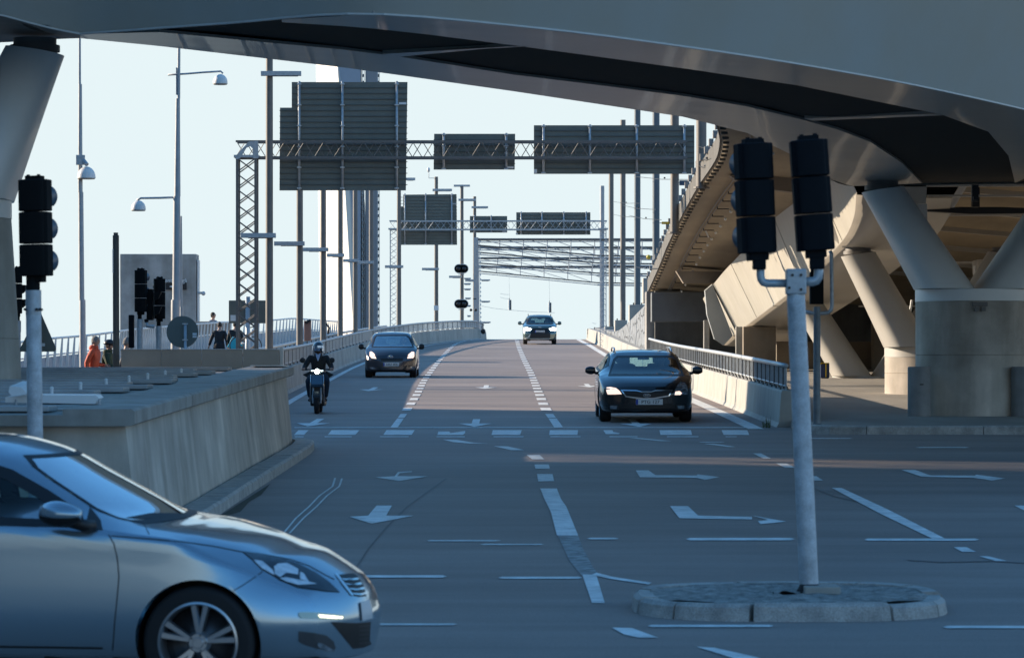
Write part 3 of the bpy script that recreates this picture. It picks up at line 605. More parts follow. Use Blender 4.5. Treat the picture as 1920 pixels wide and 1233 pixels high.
# far web and deck top so that it is a closed girder
fw = interp_path(FP, 70)
b = MB(True); b.loft([[Vector(p), Vector(p) + Vector((0, .5, .5)), Vector(p) + Vector((0, 1.4, 2.6))] for p in fw], closed=False); part(b, 'inner_web', STEELL, ov, 1)
b = MB(); b.loft([[Vector(web[int(i*(len(web)-1)/59)]) + Vector((0, -1.5, 2.6)), Vector(fw[int(i*69/59)]) + Vector((0, 1.4, 2.6))] for i in range(60)], closed=False); part(b, 'deck', ASPH, ov)
b = MB(); b.box(pt(1828, 362, 62), (.12, .12, .3)); b.box(pt(1828, 372, 62), (.09, .3, .06)); part(b, 'drain', DARK, ov)

# ================================================================== viaduct ramp on the right
vd = thing('viaduct', 'concrete ramp viaduct sweeping down on the right with a sunlit steel box girder', 'viaduct', wl(8, 95, 3))
EG = [(1338, 214, 60), (1345, 229, 66), (1352, 262, 70), (1343, 298, 75), (1312, 345, 83), (1276, 410, 95), (1252, 460, 106), (1236, 500, 114), (1215, 547, 124)]
E = interp_path([pt(*p) for p in EG], 60)
def soff(i, X):                                            # soffit height falls away from the road side
    p = Vector(E[i]); d = X - p.x; return Vector((X, p.y, p.z - .085*d - .05))
b = MB(True); rr = []
for i in range(60):
    p = Vector(E[i]); rr.append([p, p + Vector((.02, 0, -.05)), p + Vector((.5, 0, -.10))] + [soff(i, p.x + .55 + k) for k in (0, 1, 2, 3.2)] + [soff(i, X) for X in (9, 11, 14, 18, 24)])
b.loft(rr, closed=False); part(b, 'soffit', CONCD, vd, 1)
b = MB(); b.loft([[Vector(p) + Vector((-.03, 0, -.04)), Vector(p) + Vector((-.03, 0, .42)), Vector(p) + Vector((.2, 0, .42)), Vector(p) + Vector((.2, 0, .0))] for p in E], closed=True, caps=True); part(b, 'edge_beam', CONCK, vd)
b = MB(); b.loft([[Vector(p) + Vector((.2, 0, .35)), Vector(p) + Vector((20, 0, .35))] for p in E], closed=False); part(b, 'deck', ASPH, vd)
for o_ in (.62, .70):
    b = MB(True); b.path([Vector(p) + Vector((o_, 0, -.16)) for p in E], .016, 6); part(b, 'conduit', GALVD, vd)
b = MB()
for i in range(2, 58):
    p = Vector(E[i]); b = MB(); b.box(p + Vector((.10, 0, -.085)), (.13, .06, .05)); part(b, 'edge_bracket', CONCK, vd)
    if i % 2: b = MB(); b.box(p + Vector((-.06, 0, .46)), (.10, .22, .16)); part(b, 'edge_block', CONC, vd)
for k in range(20):
    i = 9 + k*2.45; p = Vector(E[int(i)]).lerp(Vector(E[min(59, int(i)+1)]), i % 1) + Vector((1.05, 0, -.30))
    b = MB(); b.tube(p + Vector((-.35, 0, .07)), p + Vector((-.05, 0, .07)), .014, n=6); b.tube(p + Vector((-.35, 0, .15)), p + Vector((-.35, 0, .06)), .014, n=6); lm = part(b, 'lamp_bracket', DARK, vd)
    b = MB(); b.sphere(p, .042, 8, 6); sub(b, 'lamp_head', WHITEP, lm)
for (x, y, Z) in [(1325, 438, 98), (1298, 520, 116)]:
    b = MB(); b.tube(pt(x-4, y-10, Z), pt(x+4, y+7, Z), .022, n=8); part(b, 'tube_lamp', WHITEP, vd)
# ribs under the slab
for pix, Z in [([(1268, 508), (1354, 509), (1372, 528), (1322, 531), (1282, 531)], 112), ([(1370, 330), (1486, 330), (1500, 362), (1400, 350)], 78)]:
    b = MB(); b.prism([pt(x, y, Z) for x, y in pix], (0, .8, .02)); part(b, 'rib', pmat('rib_concrete', (.24, .20, .16), .85, var=.2, scale=1), vd)
for Y in (70, 76, 82.5, 89, 95.5, 102, 108):
    i = int(np.argmin(abs(E[:, 1] - Y))); a = soff(i, 8.3); c = soff(i, 22)
    b = MB(); b.prism([a + Vector((0, 0, .1)), c + Vector((0, 0, .1)), c + Vector((0, 0, -.12)), a + Vector((0, 0, -.12))], (0, .28, 0)); part(b, 'cross_beam', pmat('beam_steel', (.40, .36, .30), .5, var=.12, scale=1), vd)
b = MB()
for k in range(0): i0 = 12 + k*7; b.prism([soff(i0, 9 + k*.4) + Vector((0, 0, -.02)), soff(min(59, i0+7), 13 + k*.4) + Vector((0, 0, -.02)), soff(min(59, i0+7), 13.12 + k*.4) + Vector((0, 0, -.02)), soff(i0, 9.12 + k*.4) + Vector((0, 0, -.02))], (0, 0, -.03))

# box girder: bottom edge and upper edge of the inclined web seen from the road
GB = [(1356, 645, 117), (1376, 628, 112), (1400, 610, 107), (1440, 580, 100.5), (1480, 549, 94.5), (1520, 512, 88.5), (1555, 478, 83), (1580, 452, 79), (1596, 425, 75.5), (1605, 395, 72.5), (1607, 362, 70.5)]
GT = [(1318, 560, 117), (1332, 540, 112), (1352, 515, 107), (1392, 472, 100.5), (1432, 425, 94.5), (1466, 383, 88.5), (1500, 345, 83), (1524, 325, 79), (1545, 305, 75.5), (1560, 290, 72.5), (1570, 280, 70.5)]
gb = interp_path([pt(*p) for p in GB], 50); gt = interp_path([pt(*p) for p in GT], 50)
b = MB(True); b.loft([[Vector(a).lerp(Vector(c), k/5) for k in range(6)] for a, c in zip(gb, gt)], closed=False); part(b, 'girder_web', pmat('cream_steel', (.48, .455, .40), .5, var=.05, scale=.7, streak=.06), vd, 1)
b = MB(True); b.loft([[Vector(a) + Vector((-.02, 0, .012)), Vector(a) + Vector((-.02, 0, -.03)), Vector(a) + Vector((.7, 0, -.10)), Vector(a) + Vector((2.0, .3, -.08))] for a in gb], closed=False); part(b, 'girder_bottom', pmat('girder_bottom_steel', (.38, .35, .30), .4, var=.1, scale=.6), vd, 1)
b = MB(True); b.loft([[Vector(a) + Vector((2.0, .3, -.08)), Vector(a) + Vector((2.6, .4, .9)), Vector(a) + Vector((2.9, .4, 2.2))] for a in gb], closed=False); part(b, 'girder_far_web', STEELL, vd, 1)
for i in (14, 27, 40):
    b = MB(); a, c = Vector(gb[i]), Vector(gt[i]); o_ = Vector((-.012, -.012, 0)); b.prism([a + o_, c + o_, c + o_ + Vector((0, -.03, 0)), a + o_ + Vector((0, -.03, 0))], (0, 0, .015)); part(b, 'web_seam', DARK, vd)
b = MB(); b.prism([pt(x, y, 110.5) for x, y in [(1322, 545), (1336, 533), (1374, 629), (1357, 647), (1340, 636), (1326, 590)]], (0, .5, .02)); part(b, 'girder_end', pmat('girder_end_shaded', (.34, .36, .36), .5, var=.1, scale=.8), vd)  # girder end turned from the sun, its shade also put into the colour
# rounded capital over the second pier
b = MB(True); rings = []
for k in range(9):
    t = k/8; h = 3.56 + .95*t; r = .40 + .75*math.sin(t*math.pi/2)
    rings.append([wl(8.15 + .12*t, 80.0, h) + Vector((r*math.cos(a), r*1.0*math.sin(a), 0)) for a in np.linspace(0, 2*math.pi, 36, endpoint=False)])
b.loft(rings, caps=True); part(b, 'capital', STEELL, vd, 2)
# diaphragm boxes and beams over the near pier
for pix, Z, d in [([(1690, 350), (1738, 350), (1736, 381), (1728, 382), (1700, 381), (1694, 370)], 69, 1.2), ([(1702, 382), (1738, 382), (1740, 440), (1738, 442)], 69.3, .6)]:
    b = MB(); b.prism([pt(x, y, Z) for x, y in pix], (0, d, 0)); part(b, 'diaphragm', STEELL if Z == 69 else STEELP, vd)
for y, Z, hh, mt in [(347.5, 67.6, 4.5, STEELL), (367, 70, 3.5, STEELL), (403, 75, 4, STEELL), (492, 88, 4, STEELL), (574, 103, 3, STEELL)]:
    b = MB(); a = pt(1738 if y < 420 else 1610, y, Z); c = pt(2150, y, Z); b.box(((a.x+c.x)/2, Z, a.z), (c.x-a.x, .12, hh*Z/F)); part(b, 'flange_edge', mt, vd)
b = MB(); b.prism([pt(1738, 393, 72), pt(1800, 388, 72), pt(1880, 388, 72), pt(2000, 393, 72), pt(2000, 399, 72), pt(1820, 401, 72), pt(1738, 396, 72)], (0, .3, 0)); part(b, 'hanger_beam', DARK, vd)
b = MB(); b.bbox(pt(1829, 370, 71.5), (.16, .2, .42), .02); part(b, 'drain_box', DARK, vd)
b = MB(); b.bbox(pt(1850, 500, 86), (.6, 1, .35), .04); part(b, 'bearing_block', CONCL, vd)
for x0, y0, x1, y1, Z in [(1827, 498, 1827, 532, 84), (1710, 562, 1704, 600, 84)]:
    b = MB(); b.tube(pt(x0, y0, Z), pt(x1, y1, Z), .03, n=8); b.bbox(pt(x1 - 4, y1, Z), (.14, .1, .05), .01); part(b, 'downpipe', WHITEM, vd)

# back abutment, retaining walls, stone wall
ab = thing('abutment', 'beige concrete abutment wall in shadow under the viaduct', 'abutment', wl(9, 108, 0))
def pixbox(x0, y0, x1, y1, Z, d, nm, mat, root, bv=.02):
    a, c = pt(x0, y1, Z), pt(x1, y0, Z); b = MB(); b.bbox(((a.x+c.x)/2, Z + d/2, (a.z+c.z)/2), (c.x-a.x, d, c.z-a.z), bv); return part(b, nm, mat, root)
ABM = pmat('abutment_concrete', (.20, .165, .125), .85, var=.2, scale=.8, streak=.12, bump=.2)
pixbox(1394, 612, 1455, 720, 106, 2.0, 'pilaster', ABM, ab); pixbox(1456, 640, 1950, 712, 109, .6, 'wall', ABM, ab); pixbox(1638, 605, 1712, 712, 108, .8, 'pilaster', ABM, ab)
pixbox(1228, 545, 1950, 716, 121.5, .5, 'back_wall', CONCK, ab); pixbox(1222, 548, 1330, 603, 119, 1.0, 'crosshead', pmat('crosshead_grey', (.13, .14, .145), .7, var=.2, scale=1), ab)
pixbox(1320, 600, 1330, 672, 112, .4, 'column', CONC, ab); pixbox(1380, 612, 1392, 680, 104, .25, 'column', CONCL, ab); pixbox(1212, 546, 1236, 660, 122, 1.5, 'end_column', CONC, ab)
b = MB(); b.tube(pt(1681, 655, 100), pt(1637, 704, 97), .035, n=8); b.tube(pt(1637, 704, 97), pt(1624, 704, 97), .03, n=8)
tag(part(b, 'pipe', STEELL, ab), None)
sw = thing('stone_wall', 'blue-grey rough stone retaining wall behind the right barrier', 'wall', wl(5.1, 130, 0))
rows = []
for Y, h0, h1 in [(203, -.3, .72), (185, -.1, .74), (165, -.1, .82), (158, -.1, .98), (150, -.1, 1.33), (138, -.1, 1.95), (124.5, -.1, 2.60)]:
    x = float(rx(Y)) + .42; rows.append([Vector((x, Y, gz(Y) + h0)), Vector((x + .05, Y, gz(Y) + h1)), Vector((x + 1.4, Y, gz(Y) + h1)), Vector((x + 1.4, Y, gz(Y) + h0))])
b = MB(); b.loft(rows, closed=True, caps=True)
sm_ = pmat('rock_face', (.20, .22, .24), .85, var=.3, scale=1.6, bump=1.0)
n = sm_.node_tree; vo = n.nodes.new('ShaderNodeTexVoronoi'); vo.feature = 'DISTANCE_TO_EDGE'; vo.inputs['Scale'].default_value = 1.3; tc = n.nodes.new('ShaderNodeTexCoord'); mp = n.nodes.new('ShaderNodeMapping'); mp.inputs['Scale'].default_value = (1, .5, 1.3)
n.links.new(tc.outputs['Object'], mp.inputs[0]); n.links.new(mp.outputs[0], vo.inputs['Vector']); rm = n.nodes.new('ShaderNodeMapRange'); rm.inputs['From Max'].default_value = .06; n.links.new(vo.outputs['Distance'], rm.inputs[0])
bp = n.nodes.new('ShaderNodeBump'); bp.inputs['Distance'].default_value = .12; bp.inputs['Strength'].default_value = 1; n.links.new(rm.outputs[0], bp.inputs['Height']); n.links.new(bp.outputs[0], n.nodes['Principled BSDF'].inputs['Normal'])
part(b, 'wall', sm_, sw)

# ================================================================== bridge columns (round poles)
def pole(nm, label, group, x, Z, h0, h1, r0, r1, mat, fixt=(), cap=None):
    X = (x - CX)*Z/F; o = thing(nm, label, 'pole', (X, Z, SL*Z + h0), group); b = MB(True)
    b.tube((X, Z, SL*Z + h0), (X, Z, SL*Z + h1), r0, r1, n=18); part(b, 'shaft', mat, o, 2)
    b = MB(); b.tube((X, Z, SL*Z + h0), (X, Z, SL*Z + h0 + .05), r0*1.6, n=16); part(b, 'base_plate', GALVD, o)
    if cap: b = MB(); b.bbox((X, Z, SL*Z + h1 + .02), cap, .01); part(b, 'top_plate', GALV, o)
    for (a, c, h) in fixt:
        b = MB(); b.bbox((X + (a+c)/2, Z - r0 - .05, SL*Z + h), (c-a, .12, .13), .012); f_ = part(b, 'light_arm', GALV, o)
        b = MB(); b.box((X + (a+c)/2 + .06, Z - r0 - .05, SL*Z + h - .07), (max(.1, abs(c-a)-.3), .07, .02)); sub(b, 'light_strip', DARK, f_)
    return o
GL = 'round grey bridge poles along the left barrier'
rows = [(505, 93, [(-.22, .88, 8.5), (-.77, .19, 4.1)]), (562, 105, [(-.78, .16, 4.1)]), (606, 116, [(-.68, .19, 4.1)]), (638, 129, [(-.5, .16, 4.1)]), (666, 144, [(-.5, .16, 4.1)]), (696, 150, [(-.56, .12, 4.1)]),
        (748, 166, [(-.68, .22, 4.1), (.2, .8, 8.35)]), (818, 186, [(-.2, .86, 8.5), (-.78, .15, 4.2)]), (866, 200, [(-.2, .82, 8.4), (-.75, 0, 3.9)]), (890, 215, [(-.2, .85, 8.4), (-.6, .1, 3.8)])]
LB = ['brown-grey round pole with a broad light arm, just right of the lattice mast', 'round pole behind the barrier, second from the lattice mast', 'round pole third from the lattice mast, standing before the pale tower', 'round pole fourth from the lattice mast, standing before the pale tower', 'round pole between the tower blade and its ladder strips', 'round pole before the grey column of the far tower', 'round pole beside the thin mast of the farther gantry', 'round pole with a small white sign plate, rising behind the farther sign', 'round pole carrying two oval signal boards', 'round pole at the left end of the roof trusses']
for i, (x, Z, fx) in enumerate(rows):
    top = 9.0 if Z > 100 else 9.4
    p = pole('bridge_pole', LB[i], GL, x, Z, -.4 + prof(Z), top + (prof(Z) if Z > 150 else 0), .105 if Z < 160 else .12, .095, POLED, [(a, c, h) for a, c, h in fx], (.95, .1, .12) if x == 866 else None)
    if x == 818:
        b = MB(); c = pt(818, 577, 185.8); b.bbox(c, (.26, .02, .26), .005); part(b, 'sign_plate', PLATE, p)
        b = MB(True); c = pt(818, 334, 186); b.path([c, c + Vector((-.4, 0, 0)), c + Vector((-.42, 0, .5))], .02, 6); b.sphere(c + Vector((-.42, 0, .45)), .14, 10, 6, sx=.6); part(b, 'antenna', WHITEM, p)
GR = 'tall round poles along the right side of the bridge'
for i, (x, Z, hb, ht, r, mt, lb) in enumerate([(1129, 202, .9, 9.3, .13, POLEG, 'farthest round pole on the right, beside the mast of the farther gantry'), (1146, 180.4, .95, 9.3, .13, POLED, 'second farthest round pole on the right'), (1168, 165.4, 1.3, 11.2, .13, POLED, 'brown round pole ending just above the big sign on the right'),
    (1195, 150.4, 2.2, 14, .140, pmat('pole_blue_grey', (.10, .13, .15), .5, var=.1, scale=4), 'dark blue-grey round pole fourth from the far end on the right'), (1230, 129.4, 3.0, 14, .137, MATS['pole_blue_grey'], 'dark round pole scrawled with faint graffiti, beside the viaduct edge'), (1265, 95, 4.2, 14, .12, POLED, 'tan round pole with a blue plate rising above the viaduct edge'), (1315, 82, 5.0, 14, .125, POLED, 'nearest tall round pole on the right, above the bend of the viaduct')]):
    pole('bridge_pole', lb, GR, x, Z, hb, ht, r, r, mt)
for nm, lb, cat, x, y, Z, w, h, mt in [('blue_sign', 'small dark blue plate on the nearest tall round pole', 'sign', 1333, 285, 82.2, .10, .24, pmat('sign_blue', (.01, .04, .28), .4)), ('blue_sign', 'flat blue-grey plate on the tan round pole below the sign', 'sign', 1283, 343, 95.2, .28, .14, pmat('blade_blue', (.04, .10, .19), .4)),
                               ('yellow_sign', 'small yellow plate hanging left of the tan pole', 'sign', 1248, 418, 96, .22, .07, pmat('sign_yellow', (.55, .42, .04), .5))]:
    o = thing(nm, lb, cat, pt(x, y, Z)); b = MB(); b.bbox(pt(x, y, Z), (w, .04, h), .006); part(b, 'plate', mt, o); b = MB(); b.tube(pt(x, y, Z) + Vector((-w/2 - .06, 0, 0)), pt(x, y, Z), .012, n=6); part(b, 'bracket', GALV, o)
o = thing('yellow_marker', 'round yellow marker ball on the lowest truss between two dark poles', 'marker', pt(1216, 482, 130)); b = MB(); b.sphere(pt(1216, 482, 130), .09, 14, 9); part(b, 'ball', MATS['sign_yellow'], o); b = MB(); b.tube(pt(1216, 482, 130), pt(1205, 482, 130), .015, n=6); part(b, 'bracket', GALV, o)
# clamps and wires between the right hand poles
o = thing('contact_wire', 'thin dark wires with insulators strung between the right hand poles', 'cable', pt(1200, 380, 120), None); k = 0
for (x0, y0, Z0, x1, y1, Z1) in [(1150, 378, 178, 1200, 381, 134), (1168, 385, 158, 1230, 393, 114), (1190, 331, 134, 1320, 337, 82), (1150, 402, 178, 1195, 407, 134), (1180, 404, 134, 1240, 412, 114), (1190, 500, 134, 1232, 503, 114), (1310, 275, 82, 1342, 275, 76), (1310, 297, 82, 1338, 296, 76), (1310, 311, 82, 1332, 311, 78)]:
    a, c = pt(x0, y0, Z0), pt(x1, y1, Z1); b = MB(); b.path([a, a.lerp(c, .5) - Vector((0, 0, .05)), c], .010, 5); m_ = a.lerp(c, .55); b.tube(m_, m_ + (c-a).normalized()*.3, .028, n=6); part(b, 'wire', DARK, o)
# pedestals of the right poles
for i, (x0, y0, x1, y1, Z, lb) in enumerate([(1206, 521, 1240, 568, 129, 'grey square pedestal under the graffitied pole'), (1180, 571, 1212, 612, 150, 'grey pedestal under the dark blue-grey pole'), (1153, 600, 1176, 629, 165, 'pale sunlit pedestal under the brown pole'), (1134, 612, 1153, 622, 180, 'low pale pedestal second from the far end'), (1101, 616, 1140, 634, 199, 'long low pale pedestal at the far end of the right barrier')]):
    a, c = pt(x0, y1, Z), pt(x1, y0, Z); o = thing('pole_pedestal', lb, 'pedestal', ((a.x+c.x)/2, Z, a.z)); b = MB(); b.bbox(((a.x+c.x)/2, Z + .6, (a.z+c.z)/2), (c.x-a.x, 1.2, c.z-a.z), .03); part(b, 'block', CONCL, o)
    for s in (-1, 1): b = MB(); b.tube((((a.x+c.x)/2) + s*.18, Z+.3, c.z-.01), (((a.x+c.x)/2) + s*.18, Z+.3, c.z + .09), .03, n=6); part(b, 'anchor_bolt', DARK, o)
# piers of pale concrete steps right of the barrier far
# ================================================================== sign gantries
def lattice_beam(b, x0, x1, Y, z0, z1, dy, step):
    for y in (Y, Y + dy):
        for z in (z0, z1): b.box(((x0+x1)/2, y, z), (x1-x0, .055, .055))
    for y in (Y, Y + dy):
        n = int(round((x1-x0)/step)); st = (x1-x0)/n
        for k in range(n):
            a = x0 + k*st; u, w = (z0, z1) if y == Y else (z1, z0)
            b.tube((a, y, u), (a + st/2, y, w), .012, n=5); b.tube((a + st/2, y, w), (a + st, y, u), .012, n=5)
def gantry(label, Y, xm0, xm1, xend, yt, yb, boards, rightmast=None, zbase=0.):
    k = Y/F; o = thing('sign_gantry', label, 'sign gantry', wl((xm0+xm1)/2*k - CX*k, Y, zbase))
    X = lambda x: (x-CX)*k
    Zz = lambda y: CAMH - (y-HOR)*k
    def mast(x0, x1, nm='mast'):
        b = MB(); w = X(x1)-X(x0); zt = Zz(yb) ; zb = SL*Y - 1.0; th = .044 if Y < 120 else .022
        for x in (X(x0)+.04, X(x1)-.04):
            for y in (Y, Y + w): b.box((x, y, (zt+zb)/2), (th*1.6, th*1.6, zt-zb))
        n = int((zt-zb)/(w*.72)); st = (zt-zb)/n
        for q in range(n):
            z = zt - (q+.5)*st
            for y in (Y, Y + w):
                s1 = 1
                b.tube((X(x0)+.04, y, z + st*.44), (X(x1)-.04, y, z - st*.44), th*.42, n=5); b.tube((X(x1)-.04, y, z + st*.44), (X(x0)+.04, y, z - st*.44), th*.42, n=5)
            for x in (X(x0)+.04, X(x1)-.04):
                b.tube((x, Y, z + st*.42), (x, Y + w, z), th*.4, n=5)
        part(b, nm, GALVD if Y < 120 else GALV, o)
        b = MB(); b.box(((X(x0)+X(x1))/2, Y + w/2, zt + .03), (w + .1, w + .1, .07)); part(b, 'head_plate', GALV, o)
    mast(xm0, xm1)
    if rightmast: mast(*rightmast)
    b = MB(); lattice_beam(b, X(xm0)-.0, X(xend), Y, Zz(yb), Zz(yt), .55, .55 if Y < 120 else .62); part(b, 'truss_beam', GALV if Y > 120 else GALVD, o)
    if Y < 120:
        b = MB(); b.prism([pt(x, y, Y-.06) for x, y in [(442, 292), (466, 266), (484, 264), (484, 297), (474, 297), (474, 279), (469, 274), (462, 277), (450, 297), (442, 299)]], (0, .07, 0)); part(b, 'gusset_plate', GALV, o)
    return o, X, Zz, k
def board(root, pix, Y, posts, label, tagx=None, th=.06):
    Y = Y + .2 + (.75 if Y < 120 else .85)
    o = thing('road_sign', label, 'road sign', pt(pix[0][0], pix[0][1], Y))
    ys_ = sorted(set(p[1] for p in pix)); b = MB(); b.prism([pt(x, y, Y) for x, y in pix], (0, th, 0)); part(b, 'panel', SIGNB, o)
    x0, x1 = min(p[0] for p in pix), max(p[0] for p in pix); y0, y1 = ys_[0], ys_[-1]; n = max(3, int(round((y1-y0)*Y/F/.155)))
    b = MB()
    for k in range(1, n):
        y = y0 + (y1-y0)*k/n; xa = x0
        if len(ys_) > 2 and y < ys_[1]: xa = pix[0][0]
        a, c = pt(xa, y, Y-.012), pt(x1, y, Y-.012); b.box(((a.x+c.x)/2, a.y, a.z), (c.x-a.x, .03, .02))
    part(b, 'stiffener_ribs', pmat('sign_back_ribs', (.085, .095, .088), .6), o)
    for x in posts:
        b = MB(True); b.tube(pt(x, y0-1.5, Y-.09), pt(x, y1-.5, Y-.09), .035, n=8); ps = part(b, 'mounting_post', GALV, o, 1)
        for f in np.linspace(.02, .98, 6 if y1-y0 > 120 else 4): b = MB(); b.box(pt(x, y0 + (y1-y0)*f, Y-.09), (.12, .12, .035)); sub(b, 'clamp', pmat('bright_zinc', (.45, .47, .48), .4, metal=.4), ps)
    if tagx: b = MB(); a = pt(tagx[0], tagx[1], Y-.02); b.box(a, (tagx[2]*Y/F, .012, tagx[3]*Y/F)); part(b, 'sticker', PLATE, o)
    return o
g1, *_ = gantry('nearer galvanised lattice sign gantry reaching over the road from a left mast', 94, 442, 482, 1289, 265, 295, [])
board(g1, [(547, 154), (764, 154), (761, 357), (524, 357), (525, 202), (547, 202)], 93.8, (561, 642, 744), 'largest stepped sign board seen from behind, on the nearer gantry', (755, 194, 14, 4))
board(g1, [(814, 251), (966, 251), (965, 318), (813, 318)], 93.8, (832, 949), 'small middle sign board seen from behind, on the nearer gantry', (956, 314, 14, 4))
board(g1, [(1001, 235), (1302, 235), (1302, 326), (1001, 326)], 93.8, (1019, 1106, 1194, 1283), 'long right sign board seen from behind, on the nearer gantry', (1004, 321, 6, 8))
g2, *_ = gantry('farther thin lattice sign gantry standing near the crest of the road', 168, 730, 746, 1138, 414, 430, [], (1124, 1138))
board(g2, [(756, 365), (856, 364), (857, 459), (747, 459), (744, 387), (756, 387)], 167.8, (759, 798, 847), 'stepped sign board seen from behind, on the farther gantry', (852, 382, 8, 2))
board(g2, [(881, 405), (951, 405), (951, 436), (881, 436)], 167.8, (889, 921), 'smallest sign board seen from behind, on the farther gantry', (946, 434, 8, 2))
board(g2, [(968, 398), (1107, 398), (1107, 440), (968, 440)], 167.8, (977, 1016, 1057, 1099), 'wide right sign board seen from behind, on the farther gantry', (969, 438, 4, 3))

# ================================================================== portal trusses beyond the crest
TR = [(449, 461, 479, 200), (464, 474, 493, 215), (484, 494, 512, 232), (500, 509, 530, 250)]
TL = ['topmost and nearest wedge-shaped roof truss across the road beyond the crest', 'second wedge-shaped roof truss from the top, beyond the crest', 'third wedge-shaped roof truss from the top, beyond the crest', 'lowest and farthest wedge-shaped roof truss, beyond the crest']
for i, (yt, y0, y1, Z) in enumerate(TR):
    o = thing('roof_truss', TL[i], 'truss', pt(900, yt, Z), 'wedge-shaped trusses over the road beyond the crest'); xr = 1245
    b = MB(); b.tube(pt(896, yt, Z), pt(xr, yt, Z), .075, n=8); part(b, 'top_chord', POLED, o)
    for q, zz in ((0, 0), (4, 3.2)):
        b = MB(); b.tube(pt(896, y0 + q - 1, Z+zz), pt(1120, y1 + q, Z + zz), .045 if not q else .03, n=8); b.tube(pt(1120, y1 + q, Z+zz), pt(xr, y1 + q + 2, Z+zz), .05, n=8); part(b, 'bottom_chord', POLEG if q else POLED, o)
    b = MB(); b.tube(pt(896, yt + (5 if i < 3 else 3), Z + 3), pt(xr, yt - 1 + 4, Z + 3), .03, n=8); part(b, 'rear_chord', POLEG, o)
    for k in range(7):
        x = 937 + k*44.5 - i*2; t = (x-896)/224; yb = y0 + (y1-y0)*min(t, 1.03); b = MB(); b.tube(pt(x, yt, Z), pt(x, yb, Z), .028, n=6); part(b, 'vertical', POLEG, o)
        b = MB(); t2 = min(1.05, (x+44-896)/224); b.tube(pt(x - 35, yt, Z), pt(x + 46, y0 + (y1-y0)*t2, Z), .018, n=6); part(b, 'diagonal', POLEG, o)
o = thing('portal_column', 'broad grey column with a ladder carrying the left ends of the roof trusses', 'column', pt(897, 640, 212))
b = MB(); b.prism([pt(888, 445, 212), pt(897, 445, 212), pt(899, 640, 212), pt(888, 640, 212)], (0, 1.2, 0)); part(b, 'shaft', POLEG, o)
b = MB(); 
for k in range(24): b.box(pt(900 + k*.06, 452 + k*7.9, 211.6), (.10, .08, .09))
part(b, 'rungs', WHITEM, o)
b = MB(); b.tube(pt(899, 448, 211.6), pt(900.5, 640, 211.6), .02, n=6); part(b, 'ladder_rail', GALV, o)
b = MB(); b.tube(pt(887, 560, 211), pt(893, 560, 211), .03, n=6); b.sphere(pt(892, 581, 211), .09, 8, 6); b.sphere(pt(883, 581, 211), .09, 8, 6); part(b, 'floodlight', DARK, o)
b = MB(); b.sphere(pt(906, 621, 211), .17, 10, 7, sx=.9); part(b, 'mirror', DARK, o)
k = 0
LA = ['topmost of the stack between the oval signals and the portal column', 'second from the top of the stack left of the portal column', 'third from the top of the stack left of the portal column', 'third from the bottom of the stack left of the portal column', 'second from the bottom of the stack left of the portal column', 'lowest of the stack left of the portal column, above the barrier', 'topmost of the three right of the portal column', 'middle one of the three right of the portal column', 'lowest of the three right of the portal column', 'poking out left of the upper oval signal board']
for (x0, x1, y) in [(870, 883, 522), (870, 883, 532), (870, 883, 542), (872, 883, 559), (876, 883, 573), (876, 883, 592), (901, 919, 525), (901, 919, 565), (902, 920, 604), (853, 862, 508)]:
    a, c = pt(x0, y, 230), pt(x1, y, 230); o = thing('light_arm', 'thin grey light arm ' + LA[k], 'light', a, 'light arms of the farther poles'); k += 1; b = MB(); b.bbox(((a.x+c.x)/2, 230, a.z), (c.x-a.x, .12, .09), .01); part(b, 'arm', GALV, o); b = MB(); b.box(((a.x+c.x)/2, 229.95, a.z - .06), ((c.x-a.x)*.7, .08, .03)); part(b, 'light_strip', DARK, o)
# oval signal boards
for x, y, lb in ((865, 503.5, 'upper black oval signal board with white rim on the round pole'), (865, 569.5, 'lower black oval signal board with white rim on the round pole')):
    o = thing('signal_board', lb, 'signal', pt(x, y, 199)); Y = 199.5
    def oval(w, h, y_, d, nm, mt, root, s=0): 
        b = MB(True); c = pt(x, y, y_); P = []
        for t in np.linspace(0, 2*math.pi, 40, endpoint=False): P.append(c + Vector(((w-h)/2*(1 if math.cos(t) > 0 else -1) + h/2*math.cos(t), 0, h/2*math.sin(t))))
        b.sm = False; b.prism(P, (0, d, 0)); return part(b, nm, mt, root)
    oval(.84, .54, Y, .10, 'rim', WHITEM, o); oval(.78, .47, Y - .03, .06, 'board', BLACKP, o)
    for s in (-1, 1):
        b = MB(True); c = pt(x, y, Y-.06); c.x += s*.17; b.tube(c + Vector((0, -.12, 0)), c, .12, .13, n=16); part(b, 'lamp', pmat('dark_lens', (.02, .02, .022), .2), o)
    b = MB(); b.box(pt(x, y + 10.5, Y), (.35, .06, .04)); part(b, 'bracket', GALV, o)
